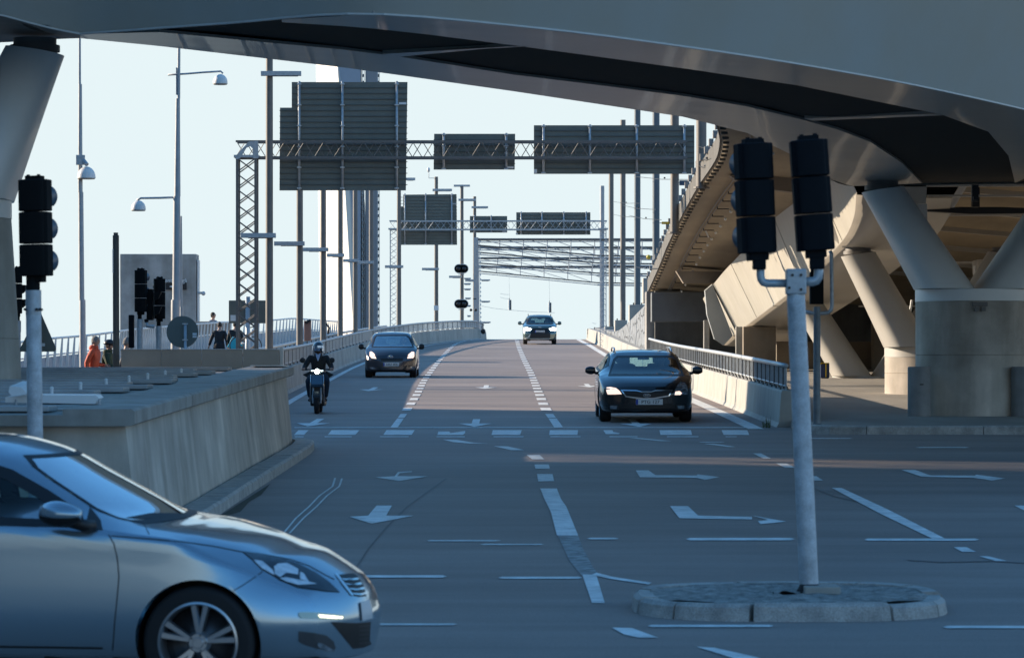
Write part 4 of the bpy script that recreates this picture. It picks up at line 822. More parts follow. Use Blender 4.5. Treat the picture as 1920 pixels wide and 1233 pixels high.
# hanging weights over the road and their wires
for x, y, lb in ((955.5, 571.5, 'left one of the two grey cylinders hanging on wires over the crest'), (1030.5, 576.5, 'right one of the two grey cylinders hanging on wires over the crest')):
    o = thing('hanging_cylinder', lb, 'hanging weight', pt(x, y, 225)); b = MB(True); b.tube(pt(x, y-9.5, 225), pt(x, y+9.5, 225), .10, n=14); part(b, 'cylinder', GALV, o, 2); b = MB(True); b.tube(pt(x+1.9, y-9, 224.95), pt(x+1.9, y+9, 224.95), .05, n=8); part(b, 'back_box', DARK, o); b = MB(); b.tube(pt(x, y-13, 225), pt(x, y-9, 225), .02, n=6); b.tube(pt(x, y-13, 225), pt(x-1, 516, 240), .006, n=4); part(b, 'hook', DARK, o)
o = thing('span_wire', 'thin pale span wires crossing above the crest of the road', 'cable', pt(900, 575, 226))
for x0, y0, x1, y1 in [(900, 573, 955, 581), (955, 581, 1040, 586), (938, 550, 955, 552), (938, 557, 955, 560), (1111, 605, 1118, 606)]: b = MB(); b.path([pt(x0, y0, 226), pt((x0+x1)/2, (y0+y1)/2 + 1, 226), pt(x1, y1, 226)], .009, 5); part(b, 'wire', GALV, o)
# ================================================================== street lamps
def dome(b, c, r): 
    b.sphere(c, r, 20, 8, a0=0, a1=math.pi*.5, sz=1.15); b.tube(Vector(c), Vector(c) - Vector((0, 0, .03)), r, r, n=20)
def lampset(root, c, r, nm='lamp'):
    b = MB(True); dome(b, Vector(c), r); l = part(b, 'lamp_shade', WHITEP, root, 2)
    b = MB(); b.tube(Vector(c) - Vector((0, 0, .034)), Vector(c) - Vector((0, 0, .05)), r*.95, r*.9, n=20); sub(b, 'lens', pmat('lamp_lens', (.35, .33, .28), .3), l)
def tapered(root, x, Z, segs, mat, z0):
    for (ya, yb, w0, w1) in segs:
        b = MB(True); X = (x-CX)*Z/F; b.tube(pt(x, ya, Z), pt(x, yb, Z), w0*Z/F/2, w1*Z/F/2, n=18); part(b, 'pole_section', mat, root, 2)
    b = MB(True); X = (x-CX)*Z/F; b.tube((X, Z, z0), (X, Z, z0+.1), .14, .12, n=14); part(b, 'base', GALVD, root)
Z = 82; o = thing('street_lamp', 'slender grey lamp pole with one dome lamp on a bracket, left of the orange jacket', 'street lamp', (pt(152, 0, Z).x, Z, SL*Z - .3))
tapered(o, 149.5, Z, [(20, 158, 4, 5)], POLEG, SL*Z - .3); tapered(o, 150.5, Z, [(158, 360, 6.5, 9)], POLEG, SL*Z); 
b = MB(True); b.tube(pt(151.5, 360, Z), pt(153, 562, Z), 9.5*Z/F/2, 10.5*Z/F/2, n=18); part(b, 'pole_section', POLEG, o, 2)
b = MB(True); b.tube(pt(154.5, 562, Z), pt(155.5, 790, Z), 11.5*Z/F/2, 12.5*Z/F/2, n=18); part(b, 'pole_section', POLEG, o, 2)
b = MB(); b.bbox(pt(151, 300, Z - .1), (.21, .08, .24), .01); part(b, 'bracket', GALV, o)
b = MB(); b.tube(pt(156, 300, Z-.1), pt(163, 309, Z-.2), .05, n=8); part(b, 'arm', GALV, o); lampset(o, pt(162, 332, Z - .05), .22)
Z = 78; o = thing('street_lamp', 'taller grey lamp pole with two curved arms and two dome lamps, before the concrete building', 'street lamp', (pt(331, 0, Z).x, Z, SL*Z - .3))
for ya, yb, xa, xb, w0, w1 in [(40, 185, 336, 335, 5, 6), (185, 368, 333.5, 332.5, 8, 12), (368, 562, 331.5, 330.5, 13, 15), (562, 800, 329, 328, 16.5, 18)]:
    b = MB(True); b.tube(pt(xa, ya, Z), pt(xb, yb, Z), w0*Z/F/2, w1*Z/F/2, n=20); part(b, 'pole_section', POLEG, o, 2)
b = MB(); b.tube(pt(331, 127, Z), pt(331, 178, Z), .018, n=6); part(b, 'rod', GALV, o)
b = MB(True); b.path([pt(315, 140.5, Z), pt(350, 138.5, Z), pt(380, 136, Z), pt(414, 134, Z), pt(418, 138, Z)], .022, 8); part(b, 'arm', GALV, o, 1); lampset(o, pt(413, 155, Z), .168)
b = MB(True); b.path([pt(330, 370, Z), pt(300, 371, Z), pt(264, 371.5, Z), pt(256, 376, Z)], .025, 8); part(b, 'arm', GALV, o, 1); lampset(o, pt(259.5, 391.5, Z), .168)
Z = 96; o = thing('flag_pole', 'thin pale pole standing close behind the two-lamp pole', 'pole', (pt(339, 0, Z).x, Z, SL*Z - .3)); b = MB(True); b.tube(pt(339.5, 405, Z), pt(339.5, 575, Z), 3.5*Z/F/2, 6*Z/F/2, n=12); part(b, 'shaft', POLEG, o, 2); b = MB(True); b.tube(pt(340.5, 575, Z), pt(341, 760, Z), 7*Z/F/2, n=12); part(b, 'sleeve', POLEG, o, 2)
Z = 54; X = (217.5-CX)*Z/F
o = thing('light_column', 'dark grey light column with a lit slot near its top, beside the cyclist in green', 'light column', wl(X, Z, 0)); b = MB(True)
b.tube(pt(218.5, 860, Z), pt(217.2, 441, Z), .053, .050, n=22); b.tube(pt(217.2, 441, Z), pt(217.2, 436, Z), .036, n=18); part(b, 'shaft', pmat('column_dark', (.085, .09, .085), .5, var=.1, scale=4), o, 2)
for k in range(9): b = MB(); b.box(pt(212.2, 469 + k*5, Z-.02), (.02, .05, .032)); part(b, 'light_slot', WHITEM, o)

# ================================================================== traffic signals
def head(root, top, sec_h, w, d, rot, tilt=0., vis=True, lens_side=-1, mat=BLACKB):
    """three stacked chambers seen from behind; top = world position of the centre top; visors point away"""
    R = Matrix.Rotation(tilt, 3, 'Y') @ Matrix.Rotation(rot, 3, 'Z')
    hs = []
    for k in range(3):
        b = MB(); c = Vector(top) + R @ Vector((0, 0, -sec_h*(k+.5)))
        n = 14; P = []
        for i in range(n+1):
            t = math.pi*i/n; P.append(Vector((-math.cos(t)*w*.46*1.0, -d*.30 - d*.22*math.sin(t), 0)))
        P = [Vector((-w/2, d*.3, 0)), Vector((-w/2, -d*.26, 0)), Vector((-w*.47, -d*.30, 0))] + [Vector((-w*.40*math.cos(math.pi*i/n), -d*.34 - d*.16*math.sin(math.pi*i/n)**.6 if 0 < i < n else -d*.34, 0)) for i in range(n+1)] + [Vector((w*.47, -d*.30, 0)), Vector((w/2, -d*.26, 0)), Vector((w/2, d*.3, 0))]
        ring = lambda z, s: [c + R @ (Vector((p.x*s, p.y*s, z))) for p in P]
        b.loft([ring(-sec_h*.485, .93), ring(-sec_h*.465, 1), ring(sec_h*.465, 1), ring(sec_h*.485, .93)], caps=True)
        h = part(b, 'lamp_housing', mat, root, 2); hs.append(h)
        if vis:
            b = MB(True); c2 = c + R @ Vector((0, d*.3, 0)); r = w*.40
            rr = []
            for y_, k2 in ((0, .98), (.09, .99), (.22, 1.0)):
                a1 = math.pi*(1.35 - .3*(y_ > .2))
                rr.append([c2 + R @ Vector((r*k2*math.sin(t), y_*w/.28, r*k2*math.cos(t))) for t in np.linspace(-a1/1.35, a1/1.35, 20)])
            b.loft(rr, closed=False); sub(b, 'visor', LENSB, h)
            b = MB(True); b.tube(c2, c2 + R @ Vector((0, .012, 0)), r*.93, n=18); sub(b, 'lens', pmat('signal_lens', (.10, .12, .08), .15), h)
    for c, hh in ((Vector(top) + R @ Vector((0, 0, -sec_h*3 - .02)), .06), (Vector(top) + R @ Vector((0, 0, .01)), .04)):
        b = MB(); b.bbox(c, (w*.55, d*.5, hh), .008, R)
        for k in (-1, 1): b.tube(c + R @ Vector((k*w*.18, -.03, -.03)), c + R @ Vector((k*w*.18, -.03, .03)), .016, n=6)
        part(b, 'end_cap', mat, root)
    return R
# double signal on the island
Zs = 24.8
ds = thing('traffic_signal', 'galvanised post on the island carrying two black signal heads seen from behind', 'traffic signal', wl(2.16, Zs, .12))
pb = pt(1517, 1099, Zs); ptop = pt(1492, 548, Zs)
b = MB(True); b.tube(pb, ptop, .0695, .066, n=28); part(b, 'post', pmat('galvanised_spangled', (.46, .49, .51), .5, metal=.2, var=.28, scale=7, fine=.12, bump=.1), ds, 2)
b = MB(); b.bbox(pt(1492, 528, Zs), (.145, .15, .185), .012); hd = part(b, 'post_head', GALV, ds)
for x, y in [(1484, 516), (1500, 516), (1500, 543), (1478, 540)]: b = MB(); b.tube(pt(x, y, Zs) + Vector((0, -.10, 0)), pt(x, y, Zs), .010, n=8); sub(b, 'bolt', DARK, hd)
b = MB(True); b.tube(pt(1517.5, 1107, Zs - .02), pt(1517.3, 1094, Zs-.02), .093, .066, n=28); part(b, 'rubber_collar', RUBBER, ds, 2)
b = MB(True); b.path([pt(1478, 531, Zs), pt(1439, 531, Zs), pt(1431, 529, Zs), pt(1427, 523, Zs), pt(1426, 515, Zs), pt(1426, 495, Zs)], .030, 14); part(b, 'bracket_arm', GALV, ds, 1)
b = MB(True); b.path([pt(1506, 528, Zs), pt(1523, 528, Zs), pt(1530, 526, Zs), pt(1534, 520, Zs), pt(1535, 512, Zs), pt(1535, 492, Zs)], .034, 14); part(b, 'bracket_arm', GALV, ds, 1)
b = MB(); b.bbox(pt(1423.5, 490, Zs), (.095, .1, .12), .01); part(b, 'head_mount', BLACKB, ds); b = MB(); b.bbox(pt(1532, 485, Zs), (.105, .1, .15), .01); part(b, 'head_mount', BLACKB, ds)
head(ds, pt(1411.5, 268, Zs), .268, .262, .22, math.radians(13), math.radians(-2.4)); head(ds, pt(1515, 262, Zs), .270, .270, .22, math.radians(1), math.radians(-4.0))
# single signal on the left
Zs = 31.2; o = thing('traffic_signal', 'galvanised post with one black signal head seen from behind, rising beside the silver car', 'traffic signal', wl((66-CX)*Zs/F, Zs - 1.5, 0)); Zs = 29.8
b = MB(True); b.tube(pt(69, 1030, Zs), pt(63, 588, Zs), .069, .067, n=26); part(b, 'post', MATS['galvanised_spangled'], o, 2)
b = MB(True); b.tube(pt(63, 590, Zs), pt(62.5, 544, Zs), .069, .069, n=26); hd = part(b, 'post_sleeve', GALV, o, 2)
for x in (49, 71, 77): b = MB(); b.tube(pt(x, 580, Zs) + Vector((0, -.09, 0)), pt(x, 580, Zs) + Vector((0, .05, 0)), .012, n=8); sub(b, 'bolt', DARK, hd)
b = MB(True); b.tube(pt(62, 545, Zs), pt(62, 518, Zs), .060, n=18); part(b, 'head_mount', BLACKP, o, 2)
head(o, pt(65, 336, Zs), .283, .265, .22, math.radians(-13), math.radians(-1), mat=BLACKP)
# farther signals
def sig_small(label, xp, ytop, yb, xh, wpx, Z, rot, yhb, sidehead=None, loop=None, pbot=None):
    o = thing('traffic_signal', label, 'traffic signal', wl((xp-CX)*Z/F, Z, 0)); s = F/Z
    b = MB(True); b.tube(pt(xp, pbot or yb, Z), pt(xp, yhb + 14, Z), .055, n=18); part(b, 'post', GALV, o, 2)
    b = MB(True); b.tube(pt(xp, yhb + 15, Z), pt(xp, yhb, Z), .04, n=12); part(b, 'head_mount', BLACKP, o)
    b = MB(True); b.tube(pt(xp, yhb + 34, Z), pt(xp, yhb + 13, Z), .061, n=18); part(b, 'post_sleeve', GALV, o, 2)
    head(o, pt(xh, ytop, Z), (yhb - ytop)/s/3, wpx/s, .2, rot, mat=BLACKP)
    return o
sig_small('left one of the pair of far signals before the concrete building', 262, 506, 760, 264, 21, 66, math.radians(-18), 585)
o = sig_small('right one of the pair of far signals, with a sideways second head', 297.5, 522, 760, 299, 20, 66.5, math.radians(20), 598)
b = MB(); 
for y in (553, 581): b.prism([pt(289, y-7, 66), pt(303, y-8, 66), pt(297, y+6, 66), pt(289, y+10, 66)], (0, .2, 0))
part(b, 'visor', BLACKP, o)
b = MB(); b.bbox(pt(281.5, 571, 66.2), (.12, .22, .60), .015); part(b, 'side_head', BLACKP, o)
b = MB(True); b.path([pt(275, 604, 66), pt(276, 611, 66), pt(290, 612, 66)], .035, 8); part(b, 'bracket_arm', GALV, o, 1); b = MB(); b.tube(pt(275, 604, 66), pt(274, 598, 66), .04, n=8); part(b, 'mount', BLACKP, o)
o = thing('push_button_box', 'dark upright crossing control box on a post, left of the pair of far signals', 'control box', wl((246.5-CX)*60/F, 60, 0)); b = MB(); b.bbox(pt(246.5, 621, 60), (.095, .12, .58), .02); part(b, 'box', BLACKB, o); b = MB(); b.tube(pt(247, 650, 60), pt(247, 740, 60), .025, n=8); part(b, 'post', GALV, o)
o = sig_small('half hidden signal head on a dark post, behind the left column', 33, 503, 760, 33, 15, 60, math.radians(24), 588)
b = MB()
for y in (534, 561): b.prism([pt(38, y, 60), pt(47, y, 60), pt(47, y+9, 60), pt(41, y+15, 60), pt(38, y+16, 60)], (0, .22, 0))
part(b, 'visor', BLACKP, o)
o = thing('traffic_signal', 'narrow signal head on a thin weathered post with a tube loop, by the right kerb', 'traffic signal', wl((1532-CX)*59.5/F, 59.5, .12)); Z = 59.5
b = MB(True); b.tube(pt(1531.5, 796, Z), pt(1532, 575, Z), .063, .060, n=20); part(b, 'post', pmat('post_weathered', (.17, .20, .22), .5, metal=.3, var=.25, scale=6), o, 2)
b = MB(True); b.tube(pt(1531.5, 797, Z), pt(1531.5, 794, Z), .085, n=16); part(b, 'base', DARK, o)
b = MB(); b.bbox(pt(1531, 540, Z), (.235, .2, .56), .02); b.bbox(pt(1531, 500, Z), (.2, .18, .22), .02); part(b, 'lamp_housing', BLACKP, o)
b = MB(True); b.path([pt(1502, 583, Z), pt(1530, 588, Z), pt(1552, 586, Z), pt(1558, 582, Z), pt(1560, 574, Z), pt(1559, 476, Z), pt(1556, 470, Z)], .034, 10); part(b, 'tube_loop', GALV, o, 1)

# ================================================================== signs seen from behind
def postfor(o, x, y0, y1, Z, r=.03): b = MB(True); b.tube(pt(x, y0, Z), pt(x, y1, Z), r, n=12); return part(b, 'post', GALV, o, 1)
Z = 50; o = thing('triangle_sign', 'back of a triangular road sign beside the left signal post', 'road sign', wl((74-CX)*Z/F, Z, 0)); b = MB()
P = [(38, 659), (36, 654), (40, 648), (69, 590), (73, 584), (78, 590), (104, 650), (105, 655), (102, 659)]; b.prism([pt(x, y, Z) for x, y in P], (0, .025, 0)); part(b, 'plate', SIGNB, o); postfor(o, 74, 588, 860, Z-.05)
b = MB(); b.box(pt(81, 646, Z-.03), (.05, .01, .045)); part(b, 'sticker', PLATE, o)
Z = 74; o = thing('round_sign', 'back of a round road sign with two small stickers', 'road sign', wl((349-CX)*Z/F, Z, 0)); b = MB(True); b.tube(pt(342, 622, Z), pt(342, 622, Z) + Vector((0, .03, 0)), .345, n=44); part(b, 'plate', SIGNB, o, 2); postfor(o, 347.5, 607, 800, Z-.06, .035)
b = MB(); b.box(pt(365, 626, Z-.02), (.09, .01, .05)); b.box(pt(365, 631, Z-.02), (.09, .01, .04)); part(b, 'sticker', PLATE, o)
b = MB(); b.box(pt(347, 607, Z-.07), (.12, .05, .03)); b.box(pt(347, 637, Z-.07), (.12, .05, .03)); part(b, 'clamp', MATS['bright_zinc'], o)
Z = 97; o = thing('rectangular_sign', 'back of a dark rectangular sign behind the lattice mast', 'road sign', wl((466-CX)*Z/F, Z, -.3)); b = MB(); a, c = pt(429, 606, Z), pt(500, 563, Z); b.bbox(((a.x+c.x)/2, Z, (a.z+c.z)/2), (c.x-a.x, .05, c.z-a.z), .01); part(b, 'plate', SIGNB, o); postfor(o, 464.5, 556, 760, Z-.08, .07)
b = MB(); b.box(pt(437, 596, Z-.04), (.15, .01, .17)); part(b, 'sticker', PLATE, o)

# ================================================================== bollards, bin, box, drain
for i, (x0, x1, yt, lb) in enumerate([(1702, 1745, 690, 'round concrete bollard left of the thick pier'), (1896, 1942, 688, 'round concrete bollard cut by the right edge of the picture')]):
    Z = 64.0; o = thing('bollard', lb, 'bollard', wl(((x0+x1)/2-CX)*Z/F, Z, .12), 'concrete bollards by the thick pier'); b = MB(True); r = (x1-x0)*Z/F/2; X = ((x0+x1)/2-CX)*Z/F
    b.loft([[wl(X, Z, h) + Vector((q*math.cos(t), q*math.sin(t), 0)) for t in np.linspace(0, 2*math.pi, 32, endpoint=False)] for q, h in [(r, .08), (r, 1.03), (r-.015, 1.05), (.01, 1.05)]], caps=True); part(b, 'body', pmat('bollard_concrete', (.27, .265, .255), .8, var=.15, scale=3, streak=.2, fine=.08), o, 2)
    b = MB(); b.box(wl(X + .02, Z - r - .005, .72), (.07, .02, .02)); part(b, 'slot', DARK, o)
Z = 96; o = thing('litter_bin', 'blue litter bin with a yellow lid band beside the far pier', 'litter bin', wl((1546-CX)*Z/F, Z, 0)); b = MB(); b.bbox(pt(1546, 694, Z), (.25, .3, .42), .02); part(b, 'body', pmat('bin_blue', (.02, .04, .13), .5), o); b = MB(); b.bbox(pt(1545, 681.5, Z), (.25, .3, .05), .01); b.box(pt(1548.5, 694, Z-.16), (.03, .02, .38)); part(b, 'yellow_band', pmat('bin_yellow', (.75, .52, .03), .5), o); b = MB(); b.box(pt(1546, 708, Z), (.2, .25, .06)); part(b, 'foot', DARK, o)
Z = 112; o = thing('litter_bin', 'reddish-brown litter bin with a black sloping lid on the footbridge', 'litter bin', pt(578, 637, Z)); b = MB(); b.bbox(pt(577, 620, Z), (.22, .3, .66), .02); part(b, 'body', pmat('bin_red', (.32, .16, .12), .6), o); b = MB(); b.prism([pt(569, 604, Z-.2), pt(581, 598, Z-.2), pt(583, 602, Z-.2), pt(575, 607, Z-.2)], (0, .4, 0)); part(b, 'lid', DARK, o)
b = MB()
for k in range(26):
    x = 1436 + rng.uniform(-6, 8); p = pt(x, 802, 61.6 - rng.rand()*.4); h = rng.uniform(.08, .24); d = Vector((rng.uniform(-.06, .06), rng.uniform(-.04, .04), h)); w = .006
    b.add([p - Vector((w, 0, 0)), p + Vector((w, 0, 0)), p + d*.6 + Vector((w*.7, 0, 0)), p + d], [(0, 1, 2, 3)])
tag(b.build('weed_tuft', pmat('weed_green', (.07, .09, .03), .8, var=.4, scale=8), None), 'small tuft of weeds at the foot of the right barrier end', 'plant')

# ================================================================== people
def skin_mesh(chains, sub_=2):
    """chains: list of (list of (point, radius)); first chain is the trunk; others start at a point of it"""
    vs = []; es = []; rs = []; idx = {}
    def key(p): return (round(p[0], 4), round(p[1], 4), round(p[2], 4))
    for ch in chains:
        prev = None
        for p, r in ch:
            k = key(p)
            if k not in idx: idx[k] = len(vs); vs.append(tuple(p)); rs.append(r)
            i = idx[k]
            if prev is not None and prev != i: es.append((prev, i))
            prev = i
    me = bpy.data.meshes.new('sk'); me.from_pydata(vs, es, []); me.update(); o = bpy.data.objects.new('sk', me); COL.objects.link(o)
    mod = o.modifiers.new('s', 'SKIN'); mod.use_smooth_shade = True
    for i, r in enumerate(rs):
        q = r if hasattr(r, '__len__') else (r, r); me.skin_vertices[0].data[i].radius = q; me.skin_vertices[0].data[i].use_root = (i == 0)
    if sub_: s_ = o.modifiers.new('u', 'SUBSURF'); s_.levels = sub_; s_.render_levels = sub_
    dg = bpy.context.evaluated_depsgraph_get(); out = bpy.data.meshes.new_from_object(o.evaluated_get(dg)); bpy.data.objects.remove(o); return out
def join_mb(me, mb):
    bm = bmesh.new(); bm.from_mesh(me); m2 = bpy.data.meshes.new('x'); m2.from_pydata(mb.v, [], mb.f); bm.from_mesh(m2); bmesh.ops.recalc_face_normals(bm, faces=bm.faces[:]); bm.to_mesh(me); bm.free(); return me
V = Vector
def hand_chains(wr, d, palmn, side, curl=.6, s=1.):
    """wr wrist point, d direction of the hand, palmn palm normal (fingers curl towards it)"""
    d = d.normalized(); palmn = (palmn - d*palmn.dot(d)).normalized(); a = d.cross(palmn)*side; out = []
    pc = wr + d*.045*s; out.append([(wr, .027*s), (pc, (.036*s, .018*s)), (wr + d*.085*s, (.038*s, .016*s))])
    for k, (o_, L) in enumerate([(-.030, .068), (-.010, .078), (.011, .073), (.030, .058)]):
        p0 = wr + d*.085*s + a*o_*s; dd = (d*math.cos(curl*.6) + palmn*math.sin(curl*.6)); p1 = p0 + dd*L*.45*s; dd2 = (d*math.cos(curl*1.8) + palmn*math.sin(curl*1.8)); p2 = p1 + dd2*L*.32*s; dd3 = (d*math.cos(curl*2.6) + palmn*math.sin(curl*2.6)); p3 = p2 + dd3*L*.25*s
        out.append([(wr + d*.085*s, (.038*s, .016*s)), (p0, .0095*s), (p1, .009*s), (p2, .0085*s), (p3, .007*s)])
    t0 = wr + d*.03*s - a*.028*s; t1 = t0 + (d*.6 - a*.7 + palmn*.3).normalized()*.035*s; t2 = t1 + (d*.8 + palmn*.5).normalized()*.028*s
    out.append([(pc, (.036*s, .018*s)), (t0, .011*s), (t1, .010*s), (t2, .008*s)])
    return out
def face_head(c, R3, s=1., ears=True):
    """head mesh: face towards -Y of R3"""
    b = MB(True); n, m = 24, 16; rings = []
    for i in range(m):
        a = math.pi*(i+.02)/(m-.96); z = math.cos(a); rr = math.sin(a); ring = []
        for k in range(n):
            t = 2*math.pi*k/n; x = rr*math.sin(t); y = -rr*math.cos(t)
            X = .074*x*(1 - .16*max(0, -z)); Y = .094*y*(1 - .10*max(0, -z)); Zz = .118*z
            if y < -.3: Y += .008*max(0, -z)
            f = max(0, -y)**6*math.exp(-(x/.20)**2)
            Y -= f*.022*math.exp(-((z + .12)/.16)**2)                      # nose
            Y -= f*.008*math.exp(-((z + .52)/.10)**2) + f*.006*math.exp(-((z + .75)/.12)**2)
            Y += .008*math.exp(-((abs(x) - .38)/.14)**2 - ((z - .05)/.12)**2)*(y < 0)
            ring.append(c + R3 @ (V((X, Y, Zz))*s))
        rings.append(ring)
    b.loft(rings, caps=True)
    if ears:
        for q in (-1, 1): b.sphere(c + R3 @ (V((q*.074, .008, -.005))*s), .03*s, 8, 6, sx=.35, sy=.6)
    return b
def person(label, loc, rz, J, cols, hair=None, helmet=None, extras=None, H=1.78, rot=None, parts_=('shirt', 'trousers', 'shoes'), glasses=False, beard=False, hooded=False):
    """J joints in local metres (x right, -y forward, z up)"""
    o = thing('person', label, 'person', loc, None, (0, 0, rz) if rot is None else rot)
    j = {k: V(v) for k, v in J.items() if not k.startswith('_')}
    R3 = Matrix.Rotation(J.get('_hy', 0), 3, 'Z') @ Matrix.Rotation(J.get('_hp', 0), 3, 'X'); jh = V(J['head'])
    tr = [(j['pelvis'], (.15, .11)), (j['pelvis'].lerp(j['chest'], .5), (.135, .10)), (j['chest'], (.155, .11)), (j['neckb'], (.075, .07)), (j['neckb'].lerp(jh, .45), (.052, .055)), (jh + V((0, 0, -.03)), (.055, .06))]
    ch = [tr]
    for s in 'lr':
        q = -1 if s == 'l' else 1
        ch.append([(j['pelvis'], (.15, .11)), (j['hip'+s], .095), (j['hip'+s].lerp(j['knee'+s], .5), .078), (j['knee'+s], .058), (j['knee'+s].lerp(j['ank'+s], .35), .056), (j['ank'+s], .038), (j['toe'+s], (.038, .026))])
        ch.append([(j['chest'], (.155, .11)), (j['sh'+s], .062), (j['sh'+s].lerp(j['el'+s], .5), .050), (j['el'+s], .042), (j['el'+s].lerp(j['wr'+s], .4), .040), (j['wr'+s], .027)])
        d = (j['wr'+s] - j['el'+s]); pn = V(J.get('palm'+s, (-.2*q, -.2, -1)) if '_ride' in J else J.get('palm'+s, (-q, 0, 0)))
        hd = V(J['hd'+s]) if 'hd'+s in J else d
        ch += hand_chains(j['wr'+s], hd, pn, q, J.get('_curl', .45))
    me = skin_mesh(ch, 1); me = join_mb(me, face_head(jh, R3)); me.name = 'body'; link('body', me, SKIN, o, True)
    # clothes
    k = 1.0
    top = [[(j['pelvis'] + V((0, 0, .02)), (.172, .135)), (j['pelvis'].lerp(j['chest'], .5), (.165, .135)), (j['chest'], (.185, .14)), (j['neckb'] + V((0, 0, -.045)), (.11, .095))]]
    for s in 'lr':
        top.append([(j['chest'], (.185, .14)), (j['sh'+s] + V((0, 0, -.012)), .082), (j['sh'+s].lerp(j['el'+s], .5), .070), (j['el'+s], .060), (j['el'+s].lerp(j['wr'+s], .5), .054), (j['el'+s].lerp(j['wr'+s], .93), .044)])
    me = skin_mesh(top, 2); link(parts_[0], me, cols[0], o, True)
    tro = [[(j['pelvis'] + V((0, 0, .06)), (.155, .12)), (j['pelvis'], (.165, .13))]]
    for s in 'lr': tro.append([(j['pelvis'], (.165, .13)), (j['hip'+s], .112), (j['hip'+s].lerp(j['knee'+s], .5), .094), (j['knee'+s], .074), (j['knee'+s].lerp(j['ank'+s], .5), .066), (j['knee'+s].lerp(j['ank'+s], .95), .058)])
    link(parts_[1], skin_mesh(tro, 2), cols[1], o, True)
    for s in 'lr':
        d = (j['toe'+s] - j['ank'+s]); link('shoe', skin_mesh([[(j['ank'+s] + V((0, 0, .02)), .050), (j['ank'+s] + V((0, 0, -.03)), .052), (j['ank'+s].lerp(j['toe'+s], .6) , (.052, .036)), (j['toe'+s], (.046, .030))]], 2), cols[2], o, True)
    if hair:
        b = MB(True); rings = []
        for i in range(10):
            a = math.pi*.62*(i+.05)/9; ring = []
            for kk in range(22):
                t = 2*math.pi*kk/22; fr_ = max(0, -math.cos(t)*-1)  # front when cos(t)>0 -> -y
                aa = a*(1 - .48*max(0, math.cos(t))**1.5); ring.append(jh + R3 @ V(((.082 + .003*math.sin(9*t))*math.sin(aa)*math.sin(t), -.102*math.sin(aa)*math.cos(t) + .004, .127*math.cos(aa) + .004)))
            rings.append(ring)
        b.loft(rings, caps=True); me = b.build('hair', hair, None, True, True); me.parent = o
    if glasses:
        b = MB(True); 
        for q in (-1, 1): b.sphere(jh + R3 @ V((q*.030, -.096, .012)), .026, 12, 6, sy=.35, sz=.8)
        b.tube(jh + R3 @ V((-.075, -.04, .015)), jh + R3 @ V((-.055, -.09, .015)), .004, n=6); b.tube(jh + R3 @ V((.075, -.04, .015)), jh + R3 @ V((.055, -.09, .015)), .004, n=6)
        me = b.build('sunglasses', INK, None, True, True); me.parent = o
    b = MB(True)
    for q in (-1, 1): b.sphere(jh + R3 @ V((q*.030, -.083, .012)), .0105, 8, 6)
    me = b.build('eyes', pmat('eye_dark', (.05, .04, .035), .3), None, True, True); me.parent = o
    if extras: extras(o, j, jh, R3)
    return o
def local(mb, nm, mt, o, sm=None): me = mb.build(nm, mt, None, True, sm); me.parent = o; return me
def walk(bend=0., ph=.25, lean=.04, armsw=.18):
    return dict(pelvis=(0, 0, .95), chest=(0, -lean, 1.32), neckb=(0, -lean*1.3, 1.50), head=(0, -lean*1.3 - .02, 1.655), hipl=(-.10, 0, .90), kneel=(-.10, -ph*.6 - .03, .50), ankl=(-.10, -ph*.55, .08), toel=(-.11, -ph*.55 - .15, .035),
        hipr=(.10, 0, .90), kneer=(.10, ph*.15, .49), ankr=(.10, ph*1.0, .12), toer=(.11, ph*1.0 - .13, .04), shl=(-.185, -lean, 1.43), ell=(-.235, armsw*.4, 1.14), wrl=(-.235, -.02 + armsw*.3, .90), shr=(.185, -lean, 1.43), elr=(.235, -armsw*.3, 1.14), wrr=(.235, -armsw - .06, .91))
ORANGE = pmat('jacket_orange', (.62, .085, .03), .7, var=.2, scale=6, bump=.5); GREEN = pmat('jacket_green', (.022, .045, .018), .75, var=.3, scale=6, bump=.6); NAVY = pmat('suit_dark', (.010, .011, .014), .75, var=.2, scale=6, bump=.4)
JEANS = pmat('trousers_dark', (.02, .026, .04), .8, var=.2, scale=8, bump=.3); GREYH = pmat('hair_grey', (.22, .21, .20), .8, var=.3, scale=40, bump=.8); BROWNH = pmat('hair_dark', (.02, .014, .010), .7, var=.3, scale=40, bump=.6); SHOE = pmat('shoe_black', (.012, .012, .012), .5)
RZ = math.radians(90 - 12)   # walking to the right: local -y -> +x
def hood(col, nm='hood'):
    def f(o, j, jh, R3):
        b = MB(True); c = j['neckb'] + V((0, .05, .0)); b.sphere(c, .12, 14, 8, sx=1.05, sy=.8, sz=.62); local(b, nm, col, o, True)
        b = MB(True); b.tube(j['neckb'] + V((0, .0, -.03)), j['neckb'] + V((0, -.012, .06)), .085, .072, n=16); local(b, 'collar', col, o, True)
    return f
fx = lambda x, Z, dz: (((x-CX)*Z/F), Z, CAMH - (dz-HOR)*Z/F)
Jo = walk(); Jo['wrr'] = (.15, -.28, 1.08); Jo['elr'] = (.24, -.02, 1.12); Jo['_hy'] = 0.; Jo['_hp'] = -.12
def place(x, ytop, Z, H=1.775): p = pt(x, ytop, Z); return (p.x, p.y, p.z - H)
person('grey-haired man in an orange hooded jacket, seen from the side behind the enclosure', place(174, 630, 80), RZ, Jo, (ORANGE, JEANS, SHOE), hair=GREYH, extras=hood(ORANGE), parts_=('jacket', 'trousers', 'shoes'))
